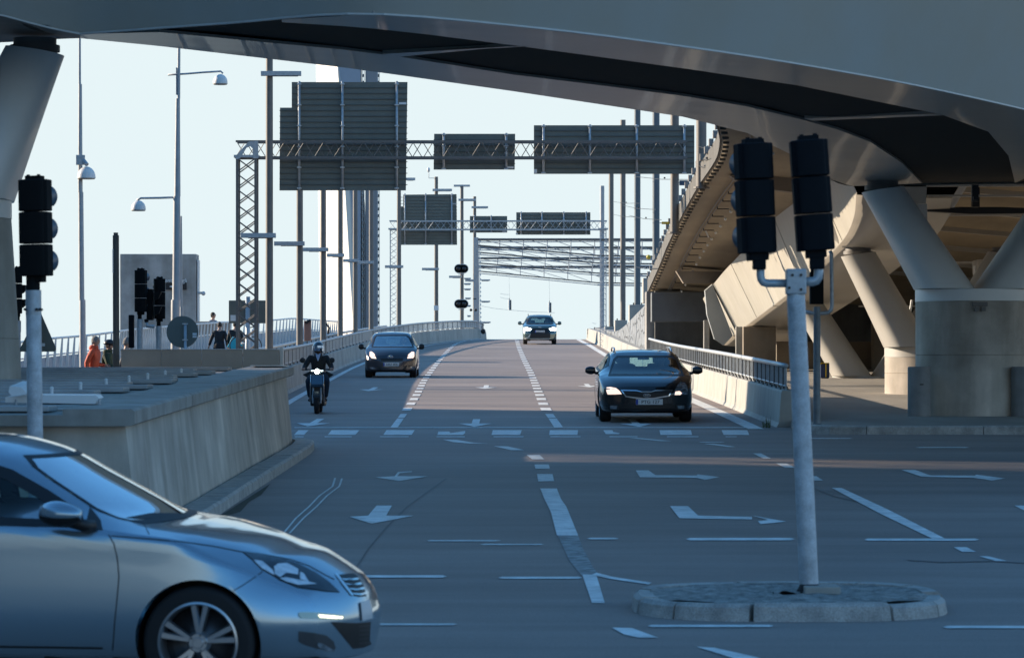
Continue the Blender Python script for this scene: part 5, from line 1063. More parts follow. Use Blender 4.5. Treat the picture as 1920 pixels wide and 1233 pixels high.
def cyc(o, j, jh, R3):
    hood(GREEN)(o, j, jh, R3)
    b = MB(True); b.sphere(jh + V((0, .01, .045)), .118, 18, 9, sx=.93, sy=1.18, sz=.88, a0=0, a1=math.pi*.55); hb = local(b, 'helmet', pmat('helmet_black', (.012, .012, .014), .35), o, True)
    b = MB(True)
    for q in (-1, 1): b.path([jh + V((q*.085, -.02, .03)), jh + V((q*.07, -.03, -.06)), jh + V((0, -.075, -.125))], .006, 6)
    local(b, 'chin_strap', INK, o, True)
    b = MB(True); b.path([jh + V((0, -.11, .06)), jh + V((0, -.155, .045)), jh + V((0, -.17, .04))], [.05, .045, .02], 8); local(b, 'helmet_peak', MATS['helmet_black'], o, True)
Jc = walk(ph=.2); Jc['elr'] = (.26, -.15, 1.16); Jc['wrr'] = (.22, -.42, 1.12); Jc['ell'] = (-.26, -.15, 1.16); Jc['wrl'] = (-.22, -.42, 1.12); Jc['_hp'] = .05
person('cyclist with a black helmet and dark green hooded jacket behind the dark light column', place(200, 636, 80.6, 1.80), RZ, Jc, (GREEN, JEANS, SHOE), hair=BROWNH, extras=cyc, parts_=('jacket', 'trousers', 'shoes'), glasses=True)
person('grey-haired head of a man showing just above the beige parapet wall', place(233, 632, 77.5, 1.78), RZ + .3, walk(), (pmat('jacket_dark', (.03, .035, .045), .7, var=.2, scale=6, bump=.4), JEANS, SHOE), hair=GREYH, parts_=('jacket', 'trousers', 'shoes'))
def suit_tail(o, j, jh, R3):
    b = MB(True); b.loft([[V((r*1.12*math.cos(t), r*.82*math.sin(t), z)) for t in np.linspace(0, 2*math.pi, 20, endpoint=False)] for r, z in [(.15, 1.12), (.17, 1.0), (.185, .88), (.20, .80)]], caps=True); local(b, 'jacket_skirt', NAVY, o, True)
Jw = walk(ph=.16, armsw=.1); Jw['wrl'] = (-.30, .02, .92); Jw['ell'] = (-.27, .05, 1.15); Jw['wrr'] = (.36, -.05, .96); Jw['elr'] = (.29, 0, 1.16); Jw['_hp'] = .25
person('man in a dark suit walking away on the footbridge, left of the lattice mast', place(411, 604, 116, 1.77), math.pi - .1, Jw, (NAVY, NAVY, SHOE), hair=BROWNH, extras=suit_tail, parts_=('jacket', 'trousers', 'shoes'))
w2 = person('person in a black coat carrying a turquoise bag, half hidden by the lattice mast', place(441, 601, 114, 1.79), math.pi, walk(ph=.2), (NAVY, pmat('jeans_blue', (.04, .09, .18), .8, var=.2, scale=8), SHOE), hair=BROWNH, extras=suit_tail, parts_=('coat', 'trousers', 'shoes'))
p = pt(442, 646, 113.6); o = thing('delivery_bag', 'turquoise square bag carried by the person behind the lattice mast', 'bag', p); b = MB(); b.bbox(p, (.42, .32, .40), .03, Matrix.Rotation(math.radians(28), 3, 'Y')); part(b, 'bag', pmat('turquoise', (.03, .42, .52), .6, var=.1, scale=4), o); b = MB(True); b.path([p + V((-.1, 0, .2)), p + V((.02, -.02, .36)), p + V((.16, 0, .16))], .014, 6); part(b, 'strap', INK, o)
# white bicycle-like scooter parked by the mast
o = thing('bicycle', 'white-framed bicycle leaning behind the lattice mast', 'bicycle', pt(468, 652, 112)); Zb = 112
b = MB(True); b.path([pt(452, 643, Zb), pt(462, 645, Zb), pt(470, 636, Zb), pt(473, 617, Zb)], .03, 8); part(b, 'frame', WHITEP, o, 1)
for x in (448, 473): 
    b = MB(True); c = pt(x, 648, Zb); b.path([c + V((.30*math.cos(t), 0, .30*math.sin(t))) for t in np.linspace(0, 2*math.pi, 24)], .016, 6); part(b, 'wheel', RUBBER, o, 1)
b = MB(); b.tube(pt(468, 614, Zb), pt(479, 612, Zb), .018, n=6); part(b, 'handlebar', INK, o)
Js = dict(walk()); Js['_hp'] = -.35; Js['_hy'] = .3
person('young man in a grey shirt leaning on the railing above the footbridge', place(397, 587, 128, 1.74), math.radians(60), Js, (pmat('shirt_grey', (.25, .29, .34), .8, var=.1, scale=6, bump=.4), JEANS, SHOE), hair=BROWNH, parts_=('shirt', 'trousers', 'shoes'))
o = thing('stone_parapet', 'pale stone parapet in front of the young man in the grey shirt', 'wall', pt(395, 608, 126)); a, c = pt(352, 640, 127), pt(432, 602.5, 127); b = MB(); b.bbox(((a.x+c.x)/2, 127, (a.z+c.z)/2), (c.x-a.x, .5, c.z-a.z), .03); part(b, 'wall', CONC, o)
o = thing('bicycle_post', 'small black posts standing on the left bank behind the barrier', 'post', pt(616, 620, 135)); b = MB(True); b.path([pt(615, 626, 135), pt(617, 614, 135), pt(612, 608, 135)], .04, 6); part(b, 'post', INK, o, 1); b = MB(); b.sphere(pt(612, 608, 135), .06, 8, 6); part(b, 'cap', INK, o)
# ================================================================== cars
GLASSP = glass('reflecting_windscreen', (.45, .75, .85), .85, .75)
def in_poly(u, v, P):
    c = False; n = len(P)
    for i in range(n):
        x1, y1 = P[i]; x2, y2 = P[i-1]
        if (y1 > v) != (y2 > v) and u < (x2-x1)*(v-y1)/(y2-y1) + x1: c = not c
    return c
def inset(P, d):
    n = len(P); A = sum(P[i-1][0]*P[i][1] - P[i][0]*P[i-1][1] for i in range(n)); s = 1 if A > 0 else -1; out = []
    for i in range(n):
        a, b_, c = np.array(P[i-1], float), np.array(P[i], float), np.array(P[(i+1) % n], float)
        e1 = (b_-a)/(np.linalg.norm(b_-a) + 1e-9); e2 = (c-b_)/(np.linalg.norm(c-b_) + 1e-9); n1 = np.array([-e1[1], e1[0]])*s; n2 = np.array([-e2[1], e2[0]])*s
        m_ = n1 + n2; m_ /= max(.35, np.linalg.norm(m_)**2/2) ; out.append(tuple(b_ + m_*d))
    return out
class Car:
    def __init__(s, name, label, st, wb, r, fo, nose, ang, paint, bow=.10, plan=.22, planp=2.6, lean=None, xf=.9, zs=1., cat='car', plan_r=.10):
        s.st = np.array(st, float); s.L = s.st[-1, 0]; s.zsc = zs; s.st[:, [1, 4, 6, 8, 9]] *= zs; s.Wh = s.st[:, 3].max(); s.r = r; s.xw = [fo, fo + wb]
        fn = [_pchip(s.st[:, 0], s.st[:, k]) for k in range(1, 10)]
        base = Vector((nose[0], nose[1], gz(nose[1]))); back = Vector((math.cos(ang), math.sin(ang), 0)); ctr = base + back*(s.L/2); ctr.z = gz(ctr.y) if ctr.y > 60 else SL*ctr.y
        M = Matrix.Translation(ctr) @ Matrix.Rotation(math.atan(SL), 4, 'X') @ Matrix.Rotation(ang, 4, 'Z')
        s.root = thing(name, label, cat, ctr); s.root.rotation_euler = M.to_euler(); s.M = M; s.Mi = M.inverted(); s.cam = s.Mi @ Vector((0, 0, CAMH))
        lean = lean or [(0, .06), (.3, .0), (.55, .0), (.75, .08), (1., .2)]; lf = _pchip([a*zs for a, _ in lean], [b for _, b in lean]); s.lf = lf
        xs = np.unique(np.r_[0, .012, .03, .055, .09, np.arange(.12, s.L-.1, .028), s.L-.08, s.L-.04, s.L-.015, s.L]); N = 58; shr = _pchip([0, .012, .03, .055, .09, .2], [.955, .972, .984, .992, .998, 1.])
        rings = []
        for x in xs:
            zb, wl_, wm, zm, ws, zs_, wr, zr, zc = [float(f(x)) for f in fn]
            key = np.array([(0, zb), (wl_*.8, zb), (wl_, zb+.045), (wm, zm), (ws + (wm-ws)*.45, zs_-(zs_-zm)*.30), (ws, zs_), (ws + (wr-ws)*.12, zs_ + (zr-zs_)*.12), (wr, zr), (wr*.93, zr + (zc-zr)*.3), (wr*.6, zr + (zc-zr)*.76), (0, zc)])
            d = np.r_[0, np.cumsum(np.linalg.norm(np.diff(key, axis=0), axis=1))]; t = np.linspace(0, 1, N)*d[-1]
            Y = _pchip(d, key[:, 0])(t); Z = _pchip(d, key[:, 1])(t); k = float(shr(min(x, .2))); k2 = float(shr(min(s.L - x, .2))); k = min(k, k2); zmid = (zb+zc)/2
            rings.append([(x, y*k, zmid + (z-zmid)*k) for y, z in zip(Y, Z)])
        vs, fs = [], []
        def grid(rows, flip=False):
            base_ = len(vs); m_ = len(rows[0])
            for r_ in rows: vs.extend(r_)
            for i in range(len(rows)-1):
                for j in range(m_-1): fs.append((base_+i*m_+j, base_+i*m_+j+1, base_+(i+1)*m_+j+1, base_+(i+1)*m_+j))
        grid(rings)
        for ri in (0, -1):
            R0 = rings[ri]; zb0, zt0 = R0[0][2], R0[-1][2]; Mx = 22
            grid([[(p[0], p[1]*(1-j/Mx), p[2] + ((zb0 + (zt0-zb0)*i/(N-1)) - p[2])*(j/Mx)) for i, p in enumerate(R0)] for j in range(Mx+1)])
        V0 = np.array(vs); F0 = fs
        # nose and tail shaping
        yy = np.abs(V0[:, 1])/s.Wh; fr_ = plan*yy**planp + np.array([float(lf(z)) for z in V0[:, 2]]); wgt = np.clip(1 - V0[:, 0]/xf, 0, 1); rear = np.clip(1 - (s.L - V0[:, 0])/.5, 0, 1)
        xsh = [q[0] for q in st if q[8] > q[6] + .06*zs]; x0_ = xsh[0]; zb_ = _pchip(s.st[:, 0], s.st[:, 6])(V0[:, 0])
        up = np.clip((V0[:, 2] - zb_)/.12, 0, 1); ww = np.clip((V0[:, 0] - (x0_-.45))/.3, 0, 1)*np.clip((x0_ + 1.35 - V0[:, 0])/.7, 0, 1)
        V0[:, 0] += fr_*wgt - plan_r*yy**2.5*rear + bow*(V0[:, 1]/.62)**2*up*ww
        # mirror
        n = len(V0); V1 = V0.copy(); V1[:, 1] *= -1; Vt = np.vstack([V0, V1]); Ft = F0 + [tuple(i + n for i in f[::-1]) for f in F0]
        Vt[:, 0] -= s.L/2
        s.bvh = BVHTree.FromPolygons([Vector(p) for p in Vt], Ft)
        # wheel arches
        ins = np.zeros(len(Vt), bool); Ra = r + .035
        side = np.abs(Vt[:, 1]) > .50*s.Wh
        dist = []
        for xw in s.xw:
            dx, dz = Vt[:, 0] - (xw - s.L/2), Vt[:, 2] - r; dd = np.hypot(dx, dz); dist.append(dd); ins |= (dd < Ra) & side
        keep = [f for f in Ft if not all(ins[i] for i in f)]; used = set(i for f in keep for i in f)
        for i in used:
            if ins[i]:
                k = 0 if dist[0][i] < dist[1][i] else 1; cx = s.xw[k] - s.L/2; dx, dz = Vt[i, 0] - cx, Vt[i, 2] - r; dd = math.hypot(dx, dz) or 1; Vt[i, 0] = cx + dx/dd*Ra; Vt[i, 2] = r + dz/dd*Ra
                if dz < 0: z_ = max(dz, -Ra*.9); Vt[i, 0] = cx + math.copysign(math.sqrt(Ra*Ra - z_*z_), dx); Vt[i, 2] = r + dz
                sg_ = 1 if Vt[i, 1] > 0 else -1; hit = s.bvh.ray_cast(Vector((Vt[i, 0], 3*sg_, Vt[i, 2])), Vector((0, -sg_, 0)))[0]
                if hit is not None: Vt[i, 1] = hit.y
        s.V, s.Fc = Vt, keep; s.paint = paint; s.cuts = []; s.Ra = Ra
        s.tris = None
    def ray(s, u, v, mode):
        if mode == 'cam': o = s.cam; d = (s.Mi.to_3x3() @ Vector(((u-CX)/F, 1, -(v-HOR)/F))).normalized()
        elif mode == 'front': o = Vector((-s.L/2 - 2, u, v)); d = Vector((1, 0, 0))
        elif mode == 'rear': o = Vector((s.L/2 + 2, u, v)); d = Vector((-1, 0, 0))
        elif mode == 'side+': o = Vector((u - s.L/2, 3, v)); d = Vector((0, -1, 0))
        elif mode == 'side-': o = Vector((u - s.L/2, -3, v)); d = Vector((0, 1, 0))
        return o, d, s.bvh.ray_cast(o, d)
    def decal(s, P, mode, name, mat, off=.004, sp=None, parent=None, hole=None, mirror=False, smooth=True):
        sp = sp or (.035 if mode != 'cam' else .035*F/max(1, (s.M @ Vector((-s.L/2, 0, .5))).y))
        bm = bmesh.new()
        if hole is None:
            f = bm.faces.new([bm.verts.new((x, y, 0)) for x, y in P]); bmesh.ops.triangulate(bm, faces=[f])
        else:
            n = len(P)
            A = [bm.verts.new((x, y, 0)) for x, y in P]; B = [bm.verts.new((x, y, 0)) for x, y in hole]
            for i in range(n): bm.faces.new([A[i], A[(i+1) % n], B[(i+1) % n], B[i]])
        xs = [p[0] for p in P]; ys = [p[1] for p in P]
        for ax, lo, hi in ((0, min(xs), max(xs)), (1, min(ys), max(ys))):
            c = lo + sp*.5
            while c < hi:
                no = (1, 0, 0) if ax == 0 else (0, 1, 0); co = (c, 0, 0) if ax == 0 else (0, c, 0)
                bmesh.ops.bisect_plane(bm, geom=bm.verts[:] + bm.edges[:] + bm.faces[:], plane_co=co, plane_no=no); c += sp
        dead = []
        for v in bm.verts:
            o, d, (loc, nor, idx, ds) = s.ray(v.co.x, v.co.y, mode)
            if loc is None: dead.append(v); continue
            if nor.dot(d) > 0: nor = -nor
            v.co = loc + nor*off*.5 - d*off*.5
        bmesh.ops.delete(bm, geom=dead, context='VERTS')
        me = bpy.data.meshes.new(name); bm.to_mesh(me); bm.free()
        o = link(name, me, mat, parent or s.root, smooth)
        if mirror: m2 = me.copy(); m2.transform(Matrix.Diagonal((1, -1, 1, 1))); m2.flip_normals(); o2 = link(name, m2, None, parent or s.root, smooth)
        return o
    def win(s, P, mode, gl=None, fw=None, mirror=False, frame=True, name='window'):
        k = 1. if mode != 'cam' else F/max(1, (s.M @ Vector((-s.L/2, 0, .5))).y); fw = (fw or .035)*k
        s.cuts.append((inset(P, fw*.35), mode, mirror)); g_ = s.decal(P, mode, name, gl or GLASS, .002, mirror=mirror)
        if frame: s.decal(inset(P, -fw*.55), mode, 'window_seal', DARK, .004, hole=inset(P, fw*.75), mirror=mirror)
        return g_
    def finish(s, seam=True):
        V_, Fc = s.V, s.Fc; drop = set(); cen = [np.mean([V_[i] for i in f], axis=0) for f in Fc]
        for P, mode, mir in s.cuts:
            xs = [p[0] for p in P]; ys = [p[1] for p in P]; b0, b1, c0, c1 = min(xs), max(xs), min(ys), max(ys)
            for k, c in enumerate(cen):
                for cc in ([c, np.array([c[0], -c[1], c[2]])] if mir else [c]):
                    if mode == 'cam':
                        w = s.M @ Vector(cc); u, v = CX + w.x*F/w.y, HOR - (w.z - CAMH)*F/w.y
                    elif mode in ('front', 'rear'): u, v = cc[1], cc[2]
                    else: u, v = cc[0] + s.L/2, cc[2]
                    if not (b0 < u < b1 and c0 < v < c1) or not in_poly(u, v, P): continue
                    o, d, (loc, nor, idx, ds) = s.ray(u, v, mode)
                    if loc is not None and (loc - Vector(cc)).length < .06: drop.add(k)
        me = bpy.data.meshes.new('body'); me.from_pydata([tuple(p) for p in V_], [], [f for k, f in enumerate(Fc) if k not in drop]); me.update()
        bm = bmesh.new(); bm.from_mesh(me); bmesh.ops.remove_doubles(bm, verts=bm.verts[:], dist=.0006); bmesh.ops.delete(bm, geom=[v for v in bm.verts if not v.link_faces], context='VERTS'); bmesh.ops.recalc_face_normals(bm, faces=bm.faces[:]); bm.to_mesh(me); bm.free()
        s.body = link('body', me, s.paint, s.root, True); me.materials.append(DARK); zlo = s.st[:, 1].min() + .05
        for f in me.polygons:
            if f.center.z < zlo and abs(f.normal.z) > .35: f.material_index = 1
        # wheel wells, floor
        for xw in s.xw:
            for q in (-1, 1):
                b = MB(); c = Vector((xw - s.L/2, q*s.Wh*.95, s.r)); ring = lambda y, rr: [Vector((c.x + rr*math.cos(t), y, c.z + rr*math.sin(t))) for t in np.linspace(-.45, math.pi + .45, 22)]
                b.loft([ring(q*s.Wh*.93, s.Ra - .004), ring(q*s.Wh*.55, s.Ra - .004)], closed=False); b.add(ring(q*s.Wh*.55, s.Ra) , [tuple(range(22))]); b.build('wheel_well', DARK, s.root, False)
        b = MB(); b.box((0, 0, .22*s.zsc + .03), (s.L*.80, s.Wh*1.5, .03)); b.build('floor_pan', DARK, s.root, False)
        for k, xw in enumerate(s.xw):
            for q in (-1, 1): s.wheel(xw - s.L/2, q)
    def wheel(s, x, q, spokes=5):
        r = s.r; wd = .20; yo = q*(s.Wh - .035); w = bpy.data.objects.new('wheel', None); COL.objects.link(w); w.parent = s.root; w.location = (x, yo, r); w.empty_display_size = .1
        rim = r*.70 if not hasattr(s, 'rim') else s.rim
        prof_ = [(rim, 0), (rim + .012, -.004), (r*.90, .012), (r*.975, -.006), (r*.997, -.028), (r, -.06), (r, -.15), (r*.99, -.19), (r*.9, -.21), (rim, -.2)]
        b = MB(True); b.loft([[Vector((rr*math.cos(t), q*yy, rr*math.sin(t))) for t in np.linspace(0, 2*math.pi, 64, endpoint=False)] for rr, yy in prof_], closed=True); b.build('tyre', RUBBER, w, False)
        b = MB(True); b.loft([[Vector((rr*math.cos(t), q*yy, rr*math.sin(t))) for t in np.linspace(0, 2*math.pi, 64, endpoint=False)] for rr, yy in [(rim + .006, .002), (rim - .006, .006), (rim - .018, -.012), (rim - .02, -.19)]], closed=True)
        for k in range(spokes):
            for dk in (-.17, .17):
                a = 2*math.pi*k/spokes + math.pi/2 + .05; a1 = a + dk; p0 = Vector((math.cos(a + dk*.55)*.055, 0, math.sin(a + dk*.55)*.055)); p1 = Vector((math.cos(a1)*(rim-.012), 0, math.sin(a1)*(rim-.012))); t = (p1-p0).normalized(); n_ = Vector((-t.z, 0, t.x))
                w0, w1 = .016, .024
                b.loft([[p0 + n_*w0 + Vector((0, -q*.030, 0)), p0 + n_*w0*.6 + Vector((0, -q*.012, 0)), p0 - n_*w0*.6 + Vector((0, -q*.012, 0)), p0 - n_*w0 + Vector((0, -q*.03, 0))], [p1 + n_*w1 + Vector((0, -q*.026, 0)), p1 + n_*w1*.6 + Vector((0, -q*.004, 0)), p1 - n_*w1*.6 + Vector((0, -q*.004, 0)), p1 - n_*w1 + Vector((0, -q*.026, 0))]], closed=True, caps=True)
        b.tube((0, -q*.035, 0), (0, -q*.006, 0), .070, .050, n=24); b.tube((0, -q*.006, 0), (0, -q*.001, 0), .032, .028, n=20)
        b.build('rim', ALLOY, w, False, 2)
        b = MB(True); b.tube((0, -q*.085, 0), (0, -q*.075, 0), rim*.72, n=36); b.tube((0, -q*.12, 0), (0, -q*.1, 0), rim*.97, n=36); b.build('brake_disc', pmat('brake_steel', (.08, .08, .085), .4, metal=.8), w, False)
        if hasattr(s, 'rim') and q > 0:
            for k in range(5): b = MB(); t = 2*math.pi*k/5 + .6; b.tube((.045*math.cos(t), -q*.03, .045*math.sin(t)), (.045*math.cos(t), -q*.005, .045*math.sin(t)), .008, n=8); b.build('wheel_bolt', GALVD, w, False)
    def interior(s, xd, xs_, zs=None, seatz=.95):
        k = s.zsc; W_ = s.Wh; b = MB(); b.bbox((xd - s.L/2, 0, .84*k), (.45, W_*1.5, .18*k), .04); b.build('dashboard', INTER, s.root, False)
        for x in (xs_, xs_ + .95):
            for q in (-1, 1):
                b = MB(); b.bbox((x - s.L/2, q*.36, .50*k), (.5, .48, .16), .04); b.bbox((x + .28 - s.L/2, q*.36, .80*k), (.14, .46, .62*k), .05, Matrix.Rotation(.18, 3, 'Y')); b.bbox((x + .34 - s.L/2, q*.36, 1.20*k), (.09, .24, .18*k), .035); b.tube((x + .34 - s.L/2, q*.36 - .05, 1.05*k), (x + .34 - s.L/2, q*.36 - .05, 1.18*k), .008); b.build('seat', INTER, s.root, False, 2)
        b = MB(True); c = Vector((xd + .32 - s.L/2, -s.drv*.36 if hasattr(s, 'drv') else .36, .88*k)); b.path([c + Vector((.05*math.cos(t)*.3, .18*math.sin(t), .17*math.cos(t))) for t in np.linspace(0, 2*math.pi, 22)], .014, 6); b.build('steering_wheel', INTER, s.root, False)
        b = MB(); b.bbox((xd + .45 - s.L/2, 0, (zs or 1.24)*k), (.03, .22, .06), .01); b.build('inner_mirror', DARK, s.root, False)
    def mirror_(s, x, z, w=.19, h=.13, out=.10, mat=None, ind=True):
        for q in (-1, 1):
            b = MB(True); yb = q*(s.Wh - .02); bm_ = MB(True); c = Vector((x - s.L/2, yb + q*(out + w*.38), z))
            rings = []
            for k in range(7):
                t = k/6; e = math.sin(math.pi*(.12 + .78*t))**.5; rings.append([c + Vector((-.055 + .11*(.5+.5*math.cos(a))*1.0*e - .02*t, q*w*(t-.5), h*.5*math.sin(a)*e*(1 - .12*t))) for a in np.linspace(0, 2*math.pi, 18, endpoint=False)])
            bm_.loft(rings, caps=True); mm = bm_.build('door_mirror', mat or s.paint, s.root, False)
            b.path([Vector((x + .02 - s.L/2, yb - q*.04, z - .05)), Vector((x + .01 - s.L/2, yb + q*out*.6, z - .055)), c + Vector((0, -q*w*.35, -.02))], [.035, .026, .03], 8); b.build('mirror_stalk', DARK, mm, False)
            if ind: b = MB(); b.bbox(c + Vector((-.055, q*w*.25, 0)), (.02, w*.32, .022), .005); b.build('indicator', pmat('clear_plastic', (.6, .58, .55), .15), mm, False)
    def plate(s, y, z, txt, w=.52, h=.11, tilt=.1, blue=True, mode='front', col=None):
        o, d, (loc, nor, i_, ds) = s.ray(y, z, 'front'); c = loc - Vector((.022, 0, 0)); R = Matrix.Rotation(-tilt, 3, 'Y')
        b = MB(); b.bbox(c, (.014, w, h), .004, R); p_ = b.build('number_plate', PLATE, s.root, False)
        me = text_mesh(txt, h*.86); me.transform(Matrix.Translation(c + R @ Vector((-.009, -(.02 if blue else 0), -.002))) @ R.to_4x4() @ Matrix.Rotation(-math.pi/2, 4, 'Z') @ Matrix.Rotation(math.pi/2, 4, 'X') @ Matrix.Diagonal((1.05, 1, 1, 1))); me.materials.clear(); link('lettering', me, INK, p_)
        if blue: b = MB(); b.box(c + R @ Vector((-.0085, w/2 - .022, 0)), (.002, .04, h*.92), R); b.build('country_band', PLBLUE, p_, False)
        return p_
    def badge(s, y, z, txt, w, h, size, mat=CHROME, ring=True):
        o, d, (loc, nor, i_, ds) = s.ray(y, z, 'front'); c = loc - Vector((.012, 0, 0)); b = MB(True)
        if ring: b.path([c + Vector((0, w/2*math.cos(t), h/2*math.sin(t))) for t in np.linspace(0, 2*math.pi, 30)], .005, 6)
        if txt == 'T': 
            b.path([c + Vector((0, w*.14*math.cos(t), h*.42*math.sin(t))) for t in np.linspace(0, 2*math.pi, 20)], .005, 6); b.path([c + Vector((0, w*.36*math.cos(t), h*.2 + h*.22*math.sin(t))) for t in np.linspace(0, 2*math.pi, 22)], .005, 6)
        o2 = b.build('badge', mat, s.root, False)
        if txt and txt != 'T': me = text_mesh(txt, size); me.transform(Matrix.Translation(c - Vector((.006, 0, 0))) @ Matrix.Rotation(-math.pi/2, 4, 'Z') @ Matrix.Rotation(math.pi/2, 4, 'X')); me.materials.clear(); link('lettering', me, mat, o2)
    def lamps(s, P, mode, lensmat, bulb=None, glow=0., mirror=False, name='headlight', r=.055, frame=DARK):
        """recessed looking lamp: dark bowl, bright reflector cups and a clear cover"""
        h = s.decal(P, mode, name, frame, .003, mirror=mirror)
        k = 1. if mode != 'cam' else F/max(1, (s.M @ Vector((-s.L/2, 0, .5))).y)
        s.decal(inset(P, .012*k), mode, 'lamp_lens', lensmat, .0045, mirror=mirror, parent=None)
        return h
def crop(pts, ox, oy, k): return [(ox + u/k, oy + v/k) for u, v in pts]
def carpaint(nm, col, metal=.5, rough=.28, fl=.0): return pmat(nm, col, rough, metal=metal, coat=1.0, spec=.5)
LAMPG = pmat('lamp_glass', (.30, .33, .36), .08, metal=.6, var=.6, scale=18, coat=1.)
LAMPON = lit('lamp_lit_warm', (1., .74, .60), .65); LAMPW = lit('lamp_lit_white', (.92, 1., .95), 6.)

# ---- black estate car, oncoming in the right lane
st = [(0, .22, .76, .80, .45, .78, .66, .55, .70, .715), (.1, .20, .79, .84, .45, .82, .72, .60, .765, .785), (.35, .18, .82, .875, .48, .85, .80, .64, .855, .875), (.8, .17, .84, .89, .5, .875, .88, .68, .935, .955), (1.05, .17, .84, .895, .5, .88, .91, .70, .985, 1.005), (1.35, .17, .84, .895, .5, .885, .94, .68, 1.10, 1.15), (1.75, .17, .84, .895, .5, .885, .955, .62, 1.25, 1.30), (2.0, .17, .84, .895, .5, .885, .96, .585, 1.33, 1.375), (2.5, .17, .84, .895, .5, .885, .965, .57, 1.365, 1.41), (3.4, .17, .84, .895, .5, .88, .98, .565, 1.36, 1.40), (4.0, .18, .82, .88, .5, .86, 1.0, .55, 1.32, 1.36), (4.3, .22, .80, .86, .55, .84, 1.0, .56, 1.22, 1.26), (4.42, .28, .76, .84, .6, .82, .98, .55, 1.04, 1.07), (4.49, .32, .70, .8, .6, .76, .92, .5, .95, .97)]
CAR1 = Car('parked_car' if 0 else 'estate_car', 'black estate car with roof rails and chrome-rimmed grille, nearest oncoming car in the right lane', st, 2.65, .315, .88, (2.525, 63.9), math.pi/2, carpaint('paint_black', (.008, .009, .012), .3, .25), plan=.30, planp=2.6, zs=.955)
c = lambda P: crop(P, 1080, 620, 6.165)
CAR1.win(c([(478, 296), (1104, 296), (1165, 330), (1238, 512), (384, 512), (440, 330)]), 'cam', GLASSH, .03, name='windscreen')
CAR1.lamps(c([(346, 645), (400, 640), (470, 655), (512, 690), (543, 738), (430, 742), (362, 742), (344, 700)]), 'cam', LAMPON)
CAR1.lamps(c([(1146, 668), (1170, 620), (1208, 583), (1262, 590), (1290, 640), (1302, 700), (1296, 742), (1122, 744), (1128, 705)]), 'cam', LAMPG)
CAR1.decal(c([(1150, 700), (1200, 695), (1225, 720), (1205, 740), (1140, 740)]), 'cam', 'lit_bulb', LAMPON, .007)
CAR1.decal(c([(515, 680), (700, 684), (760, 700), (870, 700), (920, 684), (1120, 680), (1080, 755), (900, 785), (765, 790), (575, 765)]), 'cam', 'grille_surround', CHROME, .004)
gr = CAR1.decal(c([(535, 692), (700, 696), (760, 710), (870, 710), (920, 696), (1102, 692), (1070, 745), (890, 774), (775, 776), (585, 752)]), 'cam', 'grille', DARK, .010)
CAR1.decal(c([(515, 838), (1125, 838), (1160, 900), (1115, 1002), (470, 1002), (450, 985), (520, 935)]), 'cam', 'lower_intake', DARK, .003)
for P in ([(393, 862), (478, 862), (470, 902), (398, 902)], [(1172, 862), (1250, 862), (1250, 900), (1180, 900)]): CAR1.decal(c(P), 'cam', 'fog_light', LAMPG, .005)
CAR1.decal(c([(380, 850), (520, 850), (500, 930), (360, 925)]), 'cam', 'fog_light_recess', DARK, .002); CAR1.decal(c([(1150, 850), (1290, 850), (1290, 920), (1160, 920)]), 'cam', 'fog_light_recess', DARK, .002)
CAR1.decal(c([(1132, 486), (1180, 486), (1182, 502), (1136, 502)]), 'cam', 'windscreen_sticker', PLATE, .004)
CAR1.drv = 1
def side_windows(C, xa, xb, splits, gl=GLASS):
    f = [_pchip(C.st[:, 0], C.st[:, k]) for k in (6, 8)]; b_ = lambda x: float(f[0](x)) + .035; t_ = lambda x: float(f[1](x)) - .055
    ed = [xa] + splits + [xb]
    for i in range(len(ed)-1):
        a, c_ = ed[i] + (.03 if i else 0), ed[i+1] - .03; xs = np.linspace(a, c_, 6); P = [(x, b_(x)) for x in xs[::-1]] + [(x, max(b_(x) + .02, t_(x))) for x in xs]
        C.win([(x, z) for x, z in P], 'side+', gl, .03, mirror=True, name='side_window')
side_windows(CAR1, 1.45, 3.9, [2.4, 3.3]); CAR1.win([(-.5, 1.0*.955), (.5, 1.0*.955), (.44, 1.30*.955), (-.44, 1.30*.955)], 'rear', GLASS, .03, name='rear_window')
CAR1.finish(); CAR1.interior(1.25, 2.0); CAR1.mirror_(1.50, .955, .19, .165, .08, ind=True)
CAR1.plate(-.045, .392, 'PTG 127', .505, .105); CAR1.badge(-.0, .515, 'KIA', .13, .055, .042)
for q in (-1, 1):
    b = MB(True); b.path([Vector((x - CAR1.L/2, q*(.545 if x > 2.1 else .56), z)) for x, z in [(2.05, 1.30), (2.15, 1.355), (2.4, 1.375), (3.6, 1.365), (3.95, 1.34), (4.05, 1.28)]], .017, 8); b.build('roof_rail', CHROME, CAR1.root, False)
p_ = CAR1.M @ Vector((2.9 - CAR1.L/2, -.10, 1.12)); 

